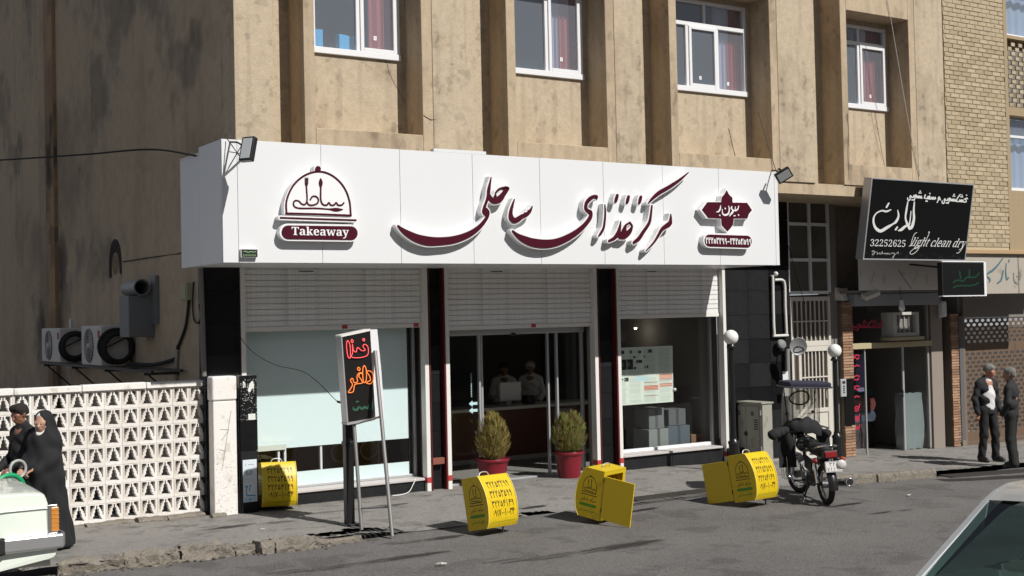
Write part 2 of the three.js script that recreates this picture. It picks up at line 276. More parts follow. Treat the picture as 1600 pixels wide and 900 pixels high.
function window4(i, cols, trans, sash, curt) {
  const [x0, x1] = win[i], y0 = 6.42, y1 = 7.97, w = new THREE.Group(); w.name = 'window'; w._b = bld._b; bld.add(w);
  const f = 0.06, fr = (a, b, c, d, z0 = 0.76, z1 = 0.835) => part(w, 'frame', rbx(a, b, c, d, z0, z1, 0.008, 1), mPVC);
  fr(x0, x1, y0 - 0.03, y0 + f, 0.76, 0.865); fr(x0, x1, y1 - f, y1); fr(x0, x0 + f, y0 + f, y1 - f); fr(x1 - f, x1, y0 + f, y1 - f);
  if (trans) fr(x0 + f, x1 - f, trans - 0.035, trans + 0.035);
  const ty = trans ? trans - 0.035 : y1 - f;
  let px = x0 + f; const edges = [...cols, x1 - f];
  edges.forEach((e, k) => {
    const a = px, b = k < cols.length ? e - 0.03 : e, z = k % 2 ? 0.82 : 0.792;
    if (k < cols.length) fr(e - 0.03, e + 0.03, y0 + f, ty);
    px = e + 0.03;
    let [c, d, e0, e1] = [a, b, y0 + f, ty];
    if (sash.includes(k)) { for (const [p, q, r, s] of [[c, c + 0.055, e0, e1], [d - 0.055, d, e0, e1], [c + 0.055, d - 0.055, e0, e0 + 0.055], [c + 0.055, d - 0.055, e1 - 0.055, e1]]) part(w, 'sash', rbx(p, q, r, s, z - 0.01, z + 0.038, 0.006, 1), mPVC); c += 0.055; d -= 0.055; e0 += 0.055; e1 -= 0.055; }
    part(w, 'pane', new THREE.PlaneGeometry(d - c, e1 - e0).translate((c + d) / 2, (e0 + e1) / 2, z), mGlassUp);
    part(w, 'sticker', new THREE.PlaneGeometry(0.045, 0.06).translate(mix(c, d, 0.4), mix(e0, e1, k ? 0.12 : 0.9), z + 0.003), mStick);
  });
  if (trans) { const m = (x0 + x1) / 2 - 0.05; fr(m - 0.025, m + 0.025, trans + 0.035, y1 - f); for (const [a, b] of [[x0 + f, m - 0.025], [m + 0.025, x1 - f]]) part(w, 'pane', new THREE.PlaneGeometry(b - a, y1 - f - trans - 0.035).translate((a + b) / 2, (trans + 0.035 + y1 - f) / 2, 0.795), mGlassUp); }
  for (const [a, b, m, n, yb] of curt) part(w, 'curtain', curtain(a, b, y0 + 0.02, yb || y1, 0.66 - (m === mBlueRefl ? 0.35 : 0), 0.025, n), m);  // blue ones are added sheets imitating a blue reflection in the pane
}
window4(0, [-2.18], 0, [1], [[-1.95, -1.5, mCurt, 4], [-2.95, -2.5, mBlueRefl, 1.2, 6.86], [-2.3, -1.98, mBlueRefl, 1, 6.82]]);
window4(1, [1.08], 0, [1], [[1.42, 1.78, mCurt, 4], [1.2, 1.42, mNet, 3]]);
window4(2, [3.97, 4.65], 7.55, [1], [[5.0, 5.33, mCurt, 4], [4.7, 5.0, mNet, 3]]);
window4(3, [8.18], 7.63, [1], [[8.36, 8.95, mCurt, 6]]);

// ground floor: granite columns, tile by tile
const tileG = (w, h) => rbx(-w / 2, w / 2, -h / 2, h / 2, -0.012, 0.012, 0.002, 1);
function tileColumn(x0, x1, y0, y1, z, cols, side) {
  part(bld, 'column_core', bx(x0 + 0.012, x1 - 0.004, y0 - 0.3, y1, z - 0.25, z - 0.022), mGroutDark);
  const h = 0.44, w = (x1 - x0) / cols;
  for (let c = 0; c < cols; c++) { const g = tileG(w - 0.005, h - 0.005); for (let y = y0, k = 0; y < y1 - 0.1; y += h, k++) copyPart(bld, 'granite_tile', g, mGranite[(hash2(c * 7 + k, Math.floor(x0 * 10), 5) * 3) | 0], V(x0 + w * (c + 0.5), y + h / 2, z)); }
  if (side) { const g = tileG(0.24, h - 0.005).rotateY(-Math.PI / 2); for (let y = y0, k = 0; y < y1 - 0.1; y += h, k++) copyPart(bld, 'granite_tile', g, mGranite[k % 3], V(x0, y + h / 2, z - 0.135)); }
}
tileColumn(-4.2, -3.70, 0.0, 3.5, 0.0, 1, true);
tileColumn(-0.67, -0.395, 0.02, 3.5, -0.1, 1);
tileColumn(2.575, 2.955, 0.0, 3.5, -0.1, 1);
tileColumn(5.45, 7.05, -0.06, 4.85, 0.0, 3);
for (const x of [-0.395, 2.955]) part(bld, 'red_trim', bx(x - 0.024, x - 0.001, -0.05, 3.45, -0.1, 0.02), mRedTrim);
for (const x of [-0.67, 2.575, -3.715]) part(bld, 'red_trim', bx(x + 0.001, x + 0.018, -0.05, 3.45, -0.085, 0.01), mRedTrim);
part(bld, 'shop_room', merge([bx(-4, 5.45, -0.35, 0.0, -6, -0.36), bx(-4, 5.45, 3.42, 3.55, -6, -0.2), bx(-4, 5.45, 0, 3.5, -6.1, -6), bx(5.44, 5.54, 0, 3.5, -6, -0.36), bx(-0.62, -0.45, 0, 3.42, -3.5, -0.35)]), mRoomDark);
part(bld, 'lintel', bx(-3.7, 5.44, 3.44, YB - 0.21, -0.3, -0.16), mGroutDark);
part(bld, 'plinth', bx(-3.62, -0.76, -0.2, 0.165, -0.42, -0.06), mGranite[1]);
for (const [a, b] of [[3.06, 4.16], [4.165, 5.0], [5.005, 5.37]]) part(bld, 'plinth_tile', bx(a, b, -0.25, 0.205, -0.42, -0.05), mGranite[1]);
// the low bar between two shutter rails
part(bld, 'barrier_bar', rbx(-0.655, -0.45, 0.40, 0.50, -0.045, 0.02, 0.006, 1), mat([0.22, 0.07, 0.045]));

// ---------- roller shutters ----------
function shutter(label, x0, x1, yb, flags) {
  const t = thing('roller_shutter', label, 'shutter', [(x0 + x1) / 2, yb, -0.1], 'half raised roller shutters under the shop sign');
  const pitch = 0.083, s = new THREE.Shape(); s.moveTo(0, 0.004); s.quadraticCurveTo(0.014, pitch * 0.5, 0.0, pitch - 0.004); s.lineTo(-0.012, pitch - 0.004); s.lineTo(-0.012, 0.004);
  const g = triUV(new THREE.ExtrudeGeometry(s, { depth: x1 - x0, bevelEnabled: false, curveSegments: 5 }).rotateY(Math.PI / 2).translate(0, 0, 0)); // along +x, face towards the street
  for (let y = yb + 0.06, k = 0; y < 3.43; y += pitch, k++) { const m = copyPart(t, 'slat', g, mSlat, V(x1, y, -0.1)); m.rotation.y = Math.PI; m.position.x = (x0 - (x0 + x1) / 2); m.rotation.y = 0; m.scale.z = 1; m.position.z = rr(-0.002, 0.002); m.position.x = x0 - t._b.x; }
  part(t, 'back_sheet', bx(x0, x1, yb + 0.06, 3.45, -0.125, -0.113), mSlat);
  part(t, 'bottom_bar', rbx(x0, x1, yb - 0.005, yb + 0.06, -0.125, -0.075, 0.006, 1), mRail);
  for (const fx of flags) part(t, 'red_sticker', bx(fx - 0.045, fx + 0.045, yb + 0.004, yb + 0.062, -0.0748, -0.072), mRedTape);
  const rg = (a, b) => { const r = part(t, 'guide_rail', rbx(a, b, -0.03 + slope(a), 3.46, -0.13, 0.012, 0.006, 1), mRail); part(r, 'red_tape', bx(a - 0.002, b + 0.002, 0.13 + slope(a), 0.215 + slope(a), -0.12, 0.0145), mRedTape); };
  rg(x0 - 0.075, x0 - 0.004); rg(x1 + 0.004, x1 + 0.075);
  part(t, 'slot', bx(mix(x0, x1, 0.3), mix(x0, x1, 0.38), 3.37, 3.383, -0.10, -0.081), mDarkMetal);
}
shutter('half raised roller shutter over the frosted shop window', -3.615, -0.76, 2.52, [-2.05, -0.85]);
shutter('half raised roller shutter over the sliding glass door', -0.31, 2.485, 2.46, [1.32]);
shutter('half raised roller shutter over the shop window with pinned newspaper', 3.045, 5.37, 2.57, []);

// ---------- shop windows and sliding door ----------
const GZ = -0.33;
{
  const t = thing('shop_window', 'wide shop window covered by pale blue film with a clear strip below', 'window', [-2.2, 0.2, GZ]);
  const fr = (a, b, c, d) => part(t, 'frame', rbx(a, b, c, d, GZ - 0.05, GZ + 0.03, 0.006, 1), mAlu);
  fr(-3.62, -0.76, 0.21, 0.25); fr(-3.62, -3.57, 0.25, 3.4); fr(-0.80, -0.76, 0.25, 3.4); part(t, 'frame', bx(-0.865, -0.84, 0.25, 3.4, GZ - 0.06, GZ - 0.012), mDarkMetal);
  const mFilm = mat([0.70, 0.795, 0.80], { roughness: 0.55 });
  for (const [a, b] of [[-3.57, -1.82], [-1.815, -0.875]]) { part(t, 'film', bx(a, b, 0.80, 3.4, GZ - 0.03, GZ - 0.02), mFilm); part(t, 'lower_film', bx(a, b, 0.25, 0.44, GZ - 0.03, GZ - 0.02), mFilm); }
  for (const [a, b] of [[-3.57, -1.82], [-1.815, -0.87], [-0.838, -0.8]]) part(t, 'pane', new THREE.PlaneGeometry(b - a, 3.15).translate((a + b) / 2, 1.825, GZ), mGlassShop);
  part(t, 'film_edge', bx(-3.57, -2.9, 0.78, 0.86, GZ - 0.019, GZ - 0.012), mat([0.6, 0.62, 0.56]));
  part(t, 'sill', rbx(-3.62, -0.77, 0.167, 0.207, -0.42, -0.03, 0.008, 1), mat([0.5, 0.47, 0.46], { roughness: 0.5 }));
  for (const x of [-3.02, -2.92, -2.35]) part(t, 'mullion', bx(x, x + 0.03, 0.44, 0.80, GZ - 0.09, GZ - 0.04), mPVC);
}
{
  const t = thing('shop_window', 'dark clear shop window with a newspaper pinned inside and cartons behind', 'window', [4.2, 0.2, GZ]);
  const fr = (a, b, c, d, m = mAlu) => part(t, 'frame', rbx(a, b, c, d, GZ - 0.05, GZ + 0.03, 0.006, 1), m);
  fr(3.05, 5.37, 0.245, 0.30, mPVC); fr(3.05, 3.1, 0.3, 3.4); fr(5.33, 5.37, 0.3, 3.4);
  part(t, 'pane', new THREE.PlaneGeometry(2.23, 3.1).translate(4.215, 1.85, GZ), mGlassShop);
  part(t, 'sill', rbx(3.06, 5.3, 0.207, 0.244, -0.42, 0.0, 0.008, 1), mat([0.5, 0.47, 0.46], { roughness: 0.5 }));
}
{
  const t = thing('sliding_door', 'open aluminium framed sliding glass door of the shop', 'door', [1.1, 0, GZ]);
  const fr = (n, a, b, c, d, dz = 0) => part(t, n, rbx(a, b, c, d, GZ - 0.04 + dz, GZ + 0.02 + dz, 0.005, 1), mAlu);
  part(t, 'header', rbx(-0.3, 2.48, 2.36, 2.52, GZ - 0.1, GZ + 0.06, 0.008, 1), mAlu);
  part(t, 'sensor', ball(1.05, 2.36, GZ + 0.05, 0.035, 1.6, 0.8, 1), mDarkMetal);
  fr('frame', -0.3, -0.25, 0.02, 2.36); fr('frame', 2.43, 2.48, 0.02, 2.36);
  const pane = (a, b, z) => part(t, 'pane', new THREE.PlaneGeometry(b - a, 2.3).translate((a + b) / 2, 1.19, z), mGlassShop);
  fr('stile', 0.40, 0.44, 0.02, 2.36); pane(-0.25, 0.40, GZ); fr('stile', 1.92, 1.955, 0.02, 2.36); pane(1.955, 2.43, GZ);
  fr('door_stile', 0.50, 0.535, 0.02, 2.36, -0.09); pane(-0.2, 0.50, GZ - 0.09); fr('door_stile', 1.80, 1.835, 0.02, 2.36, -0.09); pane(1.835, 2.4, GZ - 0.09);
  part(t, 'threshold', rbx(-0.3, 2.48, -0.03, 0.022, GZ - 0.14, GZ + 0.05, 0.005, 1), mAlu);
  const mArrow = mat([0.45, 0.66, 0.68]);
  for (const y of [1.27, 1.16]) { const s = new THREE.Shape(); [[0, 0], [0.07, 0.05], [0.07, 0.022], [0.16, 0.022], [0.16, -0.022], [0.07, -0.022], [0.07, -0.05]].forEach(([x, q], k) => (k ? s.lineTo(x, q) : s.moveTo(x, q))); part(t, 'arrow_sticker', new THREE.ShapeGeometry(s).translate(0.21, y, GZ + 0.004), mArrow); }
  part(t, 'dot_strip', merge([...Array(15)].map((_, k) => bx(0.255, 0.272, 1.38 + k * 0.026, 1.394 + k * 0.026, GZ + 0.003, GZ + 0.005))), mArrow);
}
// ---------- inside the shop ----------
{
  const t = thing('service_counter', 'dark wood service counter with pale stone top inside the shop', 'counter', [1, 0, -2.6]);
  part(t, 'front_panel', bx(-0.4, 4.4, 0.05, 0.94, -3.1, -2.6), mat([0.10, 0.032, 0.014], { roughness: 0.4 }));
  part(t, 'top', rbx(-0.42, 4.42, 0.94, 1.0, -3.2, -2.5, 0.01, 1), mat([0.62, 0.56, 0.5], { roughness: 0.3 }));
  part(t, 'kickboard', bx(-0.4, 4.4, 0, 0.08, -3.0, -2.58), mat([0.4, 0.38, 0.34]));
  const c = thing('cash_register', 'white cash register monitor standing on the service counter', 'cash register', [2.35, 1.0, -2.8]);
  part(c, 'screen', rbx(2.35, 2.82, 1.08, 1.43, -2.85, -2.78, 0.02), mat([0.8, 0.78, 0.74])); part(c, 'stand', bx(2.53, 2.63, 1.0, 1.12, -2.88, -2.84), mat([0.6, 0.6, 0.58])); part(c, 'printer', rbx(2.9, 3.08, 1.0, 1.16, -2.9, -2.7, 0.02), mDarkMetal);
  const bench = thing('wooden_cabinet', 'brown wooden cabinet with pale rings seen under the window film', 'cabinet', [-2.2, 0, -1.2]);
  part(bench, 'carcass', bx(-3.3, -0.9, 0, 1.1, -1.6, -1.0), mat([0.13, 0.062, 0.03], { roughness: 0.5 }));
  for (const x of [-1.75, -1.25]) part(bench, 'ring', new THREE.TorusGeometry(0.14, 0.02, 8, 28).translate(x, 0.6, -0.985), mat([0.32, 0.22, 0.15]));
}
const carton = (label, x0, x1, y0, y1, z0, z1, c, tape) => { const t = thing('carton', label, 'box', [(x0 + x1) / 2, y0, (z0 + z1) / 2], 'cartons stacked inside the shop window'); part(t, 'body', rbx(x0, x1, y0, y1, z0, z1, 0.006, 1), mat(c, { roughness: 0.85 })); part(t, 'tape', bx((x0 + x1) / 2 - 0.03, (x0 + x1) / 2 + 0.03, y0 + 0.02, y1 + 0.002, z1 - 0.1, z1 + 0.002), mat(tape)); return t; };
carton('pale carton with dark print on the window floor, beside a grey one', 4.05, 4.5, 0.0, 0.58, -1.0, -0.55, [0.2, 0.21, 0.2], [0.08, 0.08, 0.08]);
carton('grey carton on the window floor, beside the pale printed one', 4.53, 5.05, 0.0, 0.6, -1.1, -0.6, [0.08, 0.1, 0.12], [0.05, 0.06, 0.07]);
carton('brown carton low behind the window beside the cabinet', 5.08, 5.38, 0.0, 0.42, -1.0, -0.6, [0.2, 0.1, 0.05], [0.15, 0.08, 0.05]);
carton('small pale carton on top of the pale printed one', 4.1, 4.45, 0.585, 0.95, -1.0, -0.6, [0.14, 0.15, 0.15], [0.08, 0.08, 0.08]);
carton('small grey carton on top of the grey carton', 4.6, 5.0, 0.605, 0.9, -1.0, -0.65, [0.1, 0.105, 0.11], [0.05, 0.05, 0.05]);
{
  const np = canvasTex(512, 512, (g) => {
    g.fillStyle = '#d9dfd2'; g.fillRect(0, 0, 512, 512); let s = 5; const q = () => (s = (s * 16807) % 2147483647) / 2147483647;
    for (let c = 0; c < 4; c++) for (let r = 0; r < 2; r++) { const x = 10 + c * 126, y = 12 + r * 256; g.strokeStyle = '#8f9a92'; g.strokeRect(x, y, 118, 236); for (let k = 0; k < 52; k++) { g.fillStyle = q() < 0.85 ? '#a2aca4' : '#c9cfc6'; g.fillRect(x + 5, y + 8 + k * 4.3, 108 * (0.75 + 0.25 * q()), 1.6); } }
    const P = [[12, 14, 44, 90], [66, 28, 36, 28], [148, 28, 18, 26], [216, 32, 26, 24], [300, 26, 34, 28], [176, 82, 20, 16], [262, 78, 12, 18], [200, 116, 48, 26], [70, 106, 50, 92], [124, 106, 50, 92], [178, 176, 20, 22], [268, 170, 10, 24], [286, 166, 12, 28], [72, 276, 14, 12], [96, 268, 36, 34], [36, 404, 12, 28], [40, 172, 16, 22]];
    for (const [x, y, w, h] of P) { g.fillStyle = '#2c302e'; g.fillRect(x, y, w, h); g.fillStyle = '#6d726e'; g.fillRect(x + 3, y + h * 0.3, w * 0.4, h * 0.4); }
    g.fillStyle = '#b9d3d6'; g.fillRect(196, 262, 96, 44); g.fillStyle = '#d9a48e';
    for (const [x, y, w, h] of [[392, 258, 112, 34], [392, 340, 112, 26], [262, 350, 118, 36]]) g.fillRect(x, y, w, h);
    g.fillStyle = '#9a2c22'; for (const [x, y, w] of [[392, 256, 112], [392, 294, 112], [392, 306, 112], [392, 340, 112], [392, 362, 112], [262, 320, 118], [262, 350, 118], [262, 362, 118], [262, 376, 118], [262, 388, 118], [262, 440, 118]]) g.fillRect(x, y, w, 4);
  });
  const t = thing('newspaper', 'open newspaper sheet pinned up behind the right shop window', 'newspaper', [3.9, 1.07, GZ - 0.02]);
  const a = onZ(968, 541, GZ), b = onZ(1054, 631, GZ), g = new THREE.PlaneGeometry(b.x - 3.12, 1.0, 12, 12), P = g.attributes.position; for (let i = 0; i < P.count; i++) P.setZ(i, 0.006 * Math.sin(P.getX(i) * 9 + P.getY(i) * 3)); g.computeVertexNormals();
  part(t, 'sheet', g.translate((3.12 + b.x) / 2, 1.565, GZ - 0.022), mat([1, 1, 1], { map: np, side: THREE.DoubleSide, roughness: 0.9 }));
  part(t, 'clip', ball(4.5, 1.28, GZ - 0.02, 0.035), mAlu);
}
for (const [px, py, lb] of [[993, 512, 'small lit ceiling spot beside the door partition, inside the right shop window'], [1027, 511, 'small lit ceiling spot above the pinned newspaper, inside the right shop window']]) {
  const p = onZ(px, py, -2.2), t = thing('ceiling_spot', lb, 'lamp', [p.x, p.y, p.z], 'ceiling spots in the shop');
  part(t, 'housing', new THREE.CylinderGeometry(0.05, 0.05, 0.08, 14).translate(p.x, p.y + 0.045, p.z), mPVC); part(t, 'stem', bx(p.x - 0.01, p.x + 0.01, p.y + 0.08, 3.42, p.z - 0.01, p.z + 0.01), mPVC);
  part(t, 'bulb', new THREE.SphereGeometry(0.035, 12, 8).translate(p.x, p.y, p.z), mat([1, 0.95, 0.85], { emissive: lin(1, 0.9, 0.75), emissiveIntensity: 1.5 }));
  const l = new THREE.PointLight(lin(1, 0.9, 0.75), 0.12); l.position.set(0, -0.06, 0); l.castShadow = true; t.add(l);
}

// ---------- the white fascia sign ----------
const ZS = 1.5, TL = 0.115, SX0 = -4.47, SX1 = 5.335, SY0 = 3.42, SY1 = 5.005;
const sign = thing('shop_sign', 'long white panel sign with raised maroon lettering above the shop', 'sign', [SX0, SY0, ZS]);
part(sign, 'box_frame', bx(SX0 + 0.03, SX1 - 0.03, SY0 + 0.03, SY1 - 0.03, ZU + 0.004, ZS - 0.032), mACPdark);
{
  const seams = [372, 503, 626, 739.5, 844.5, 943.7, 1036.5, 1124, 1211].map((p) => onZ(p, 335, ZS).x); let x = SX0;
  for (const e of [...seams, SX1]) { part(sign, 'panel', rbx(x + 0.0025, e - 0.0025, SY0, SY1 - 0.002 * (hash2(x * 50 | 0, 3, 1) > 0.5), ZS - 0.03, ZS + 0.001 * hash2(x * 90 | 0, 1, 2), 0.003, 1), mACP); x = e; }
  for (const [a, b] of [[-0.16, 0.62], [0.625, ZS - 0.031]]) part(sign, 'side_panel', rbx(SX0, SX0 + 0.03, SY0, a < 0 ? SY1 - 0.1 : SY1 - 0.004, a, b, 0.003, 1), mACP);
  part(sign, 'side_cap', rbx(SX0 - 0.004, SX0 + 0.034, SY1 - 0.1, SY1 - 0.07, -0.16, 0.62, 0.004, 1), mACP);
  part(sign, 'right_panel', rbx(SX1 - 0.03, SX1, SY0, SY1, ZU + 0.005, ZS - 0.031, 0.003, 1), mACP);
  const so = [[-4.44, -1.2], [-1.196, 2.1], [2.104, 5.3]]; for (const [a, b] of so) part(sign, 'soffit_panel', rbx(a, b, SY0 + 0.006, SY0 + 0.026, -0.14, ZS - 0.032, 0.003, 1), mACP);
  part(sign, 'top_flashing', rbx(onZ(678, 237, ZS).x, onZ(760, 243, ZS).x, SY1, SY1 + 0.045, ZS - 0.1, ZS - 0.004, 0.003, 1), mACP);
}
// a calligraphic stroke: spline of [x, y, half width], as a solid with thickness
function strokeGeo(pts, z0, z1, grow = 0) {
  const c = new THREE.CatmullRomCurve3(pts.map((p) => V(p[0], p[1], p[2] * 10)), false, 'centripetal'), n = Math.max(10, pts.length * 7);
  const C = c.getPoints(n).map((p) => [p.x, p.y, Math.max(0.0015, p.z / 10) + grow]), L = [], R = [];
  const dir = (i) => { const a = C[Math.max(0, i - 1)], b = C[Math.min(n, i + 1)], l = Math.hypot(b[0] - a[0], b[1] - a[1]) || 1; return [(b[0] - a[0]) / l, (b[1] - a[1]) / l]; };
  const cap = (i, sgn) => { const [dx, dy] = dir(i), [x, y, w] = C[i], o = []; for (let k = 1; k < 5; k++) { const t = (k / 5) * Math.PI / 2; o.push([x + sgn * dx * w * Math.cos(t), y + sgn * dy * w * Math.cos(t), dx, dy, w * Math.sin(t)]); } return sgn < 0 ? o : o.reverse(); };
  const add = (x, y, dx, dy, w) => { L.push([x - dy * w, y + dx * w]); R.push([x + dy * w, y - dx * w]); };
  cap(0, -1).forEach((a) => add(...a)); for (let i = 0; i <= n; i++) add(C[i][0], C[i][1], ...dir(i), C[i][2]); cap(n, 1).forEach((a) => add(...a));
  const P = [], q = (a, b, c2, d) => P.push(...a, ...b, ...c2, ...a, ...c2, ...d), f = (p, z) => [p[0], p[1], z];
  for (let i = 0; i < L.length - 1; i++) {
    q(f(R[i], z1), f(R[i + 1], z1), f(L[i + 1], z1), f(L[i], z1));
    q(f(L[i], z1), f(L[i + 1], z1), f(L[i + 1], z0), f(L[i], z0)); q(f(R[i + 1], z1), f(R[i], z1), f(R[i], z0), f(R[i + 1], z0));
  }
  const e = L.length - 1; q(f(L[0], z1), f(L[0], z0), f(R[0], z0), f(R[0], z1)); q(f(R[e], z1), f(R[e], z0), f(L[e], z0), f(L[e], z1));
  const g = new THREE.BufferGeometry(); g.setAttribute('position', new THREE.Float32BufferAttribute(P, 3)); g.computeVertexNormals(); return g;
}
const ZF = ZS + TL, BORD = 0.022;
const crop = (ox, oy, s, z = ZF) => ([x, y, w]) => { const p = onZ(ox + x / s, oy + y / s, z), q = onZ(ox + x / s, oy + (y + 1) / s, z); return [p.x, p.y, (w || 0) * Math.abs(q.y - p.y)]; };
let lay = 0;
function letter(strokes, cv, name = 'letter') {     // one letter group: white raised body with a maroon face
  const body = [], face = [];
  strokes.forEach((s) => { const P = s.map(cv), d = (lay++ % 9) * 0.0012; body.push(strokeGeo(P, ZS + 0.001, ZF + d * 0.8, BORD)); face.push(strokeGeo(P, ZF - 0.01, ZF + 0.014 + d)); });
  const m = part(sign, name, merge(body), mLetterTrim); part(m, 'letter_face', merge(face), mMaroon); return m;
}
const cA = crop(600, 260, 6.427), cB = crop(780, 260, 6.431), cC = crop(920, 260, 6.43), cD = crop(420, 250, 6), cE = crop(1080, 285, 7.826);
letter([[[138, 596, 8], [185, 640, 22], [250, 683, 34], [330, 722, 42], [430, 748, 46], [545, 752, 41], [700, 735, 37], [850, 682, 30], [950, 613, 23], [1010, 545, 19], [1040, 490, 16], [1042, 455, 16], [1022, 430, 16]],
  [[1072, 112, 5], [1062, 165, 10], [1050, 230, 17], [1043, 300, 17], [1022, 365, 14], [1003, 420, 16], [1003, 455, 20], [1025, 478, 22]],
  [[1052, 290, 16], [1075, 330, 26], [1110, 343, 32], [1155, 328, 34], [1195, 280, 26], [1222, 240, 24], [1240, 218, 14], [1200, 212, 9], [1155, 228, 10], [1122, 262, 9], [1112, 292, 6]]], cA);
letter([[[148, 332, 5], [128, 395, 13], [112, 465, 20], [122, 525, 28], [150, 545, 26], [190, 528, 26], [225, 503, 22], [262, 487, 20], [295, 462, 18], [318, 425, 10], [327, 402, 5]],
  [[252, 462, 4], [250, 480, 10]], [[286, 440, 4], [288, 462, 9]]], cB);
letter([[[130, 648, 8], [175, 690, 20], [240, 730, 34], [330, 764, 42], [440, 778, 43], [560, 765, 38], [690, 712, 32], [800, 640, 26], [875, 565, 22], [912, 505, 21], [912, 460, 19], [885, 445, 17], [866, 420, 17], [872, 370, 19], [905, 328, 20], [945, 303, 16], [972, 303, 14], [976, 325, 8]]], cB);
letter([[[156, 385, 4], [160, 450, 8], [155, 540, 10], [142, 620, 12], [118, 668, 13], [94, 700, 6]]], cC);
for (const [x, y] of [[272, 322], [389, 334], [512, 337]]) letter([[[x + 8, y - 30, 15], [x, y, 18], [x - 8, y + 28, 15]]], cC, 'letter_dot');
letter([[[318, 552, 4], [308, 610, 14], [290, 675, 24], [250, 722, 17], [200, 748, 11]], [[412, 562, 6], [375, 585, 10], [352, 640, 26], [340, 690, 36], [312, 705, 24]], [[405, 562, 8], [428, 590, 8], [422, 625, 16], [390, 670, 28], [350, 700, 30]]], cC);
letter([[[995, 62, 4], [905, 138, 13], [800, 208, 18], [700, 266, 19], [635, 322, 14], [592, 372, 5]]], cC);
letter([[[628, 395, 8], [620, 470, 11], [604, 560, 15], [575, 612, 17], [540, 662, 18], [500, 722, 20], [448, 764, 14]]], cC);
letter([[[818, 482, 5], [816, 530, 15], [806, 575, 24], [770, 600, 22], [730, 632, 18], [695, 690, 14], [650, 762, 10], [570, 846, 4]]], cC);

// raised outlines from polygons
const shapeOf = (pts) => { const s = new THREE.Shape(); pts.forEach((p, i) => (i ? s.lineTo(p[0], p[1]) : s.moveTo(p[0], p[1]))); return s; };
const ext = (s, z0, z1) => new THREE.ExtrudeGeometry(s, { depth: z1 - z0, bevelEnabled: false }).translate(0, 0, z0);
const about = (pts, k, kx = k) => { const cx = pts.reduce((a, p) => a + p[0], 0) / pts.length, cy = pts.reduce((a, p) => a + p[1], 0) / pts.length; return pts.map(([x, y]) => [cx + (x - cx) * kx, cy + (y - cy) * k]); };
const capsule = (cv, x0, x1, y0, y1, r, sk) => { const o = [], A = cv([x0 + r, (y0 + y1) / 2 - 0.0, r]), B = cv([x1 - r, (y0 + y1) / 2 + sk, r]); for (let k = 0; k <= 14; k++) { const t = Math.PI / 2 + k / 14 * Math.PI; o.push([A[0] + A[2] * 1.05 * Math.cos(t), A[1] + A[2] * Math.sin(t)]); } for (let k = 0; k <= 14; k++) { const t = -Math.PI / 2 + k / 14 * Math.PI; o.push([B[0] + B[2] * 1.05 * Math.cos(t), B[1] + B[2] * Math.sin(t)]); } return o; };
const font = await new FontLoader().loadAsync('fonts/droid/droid_serif_bold.typeface.json');
const cloche = new THREE.Group(); cloche.name = 'cloche_emblem'; cloche._b = sign._b; sign.add(cloche);
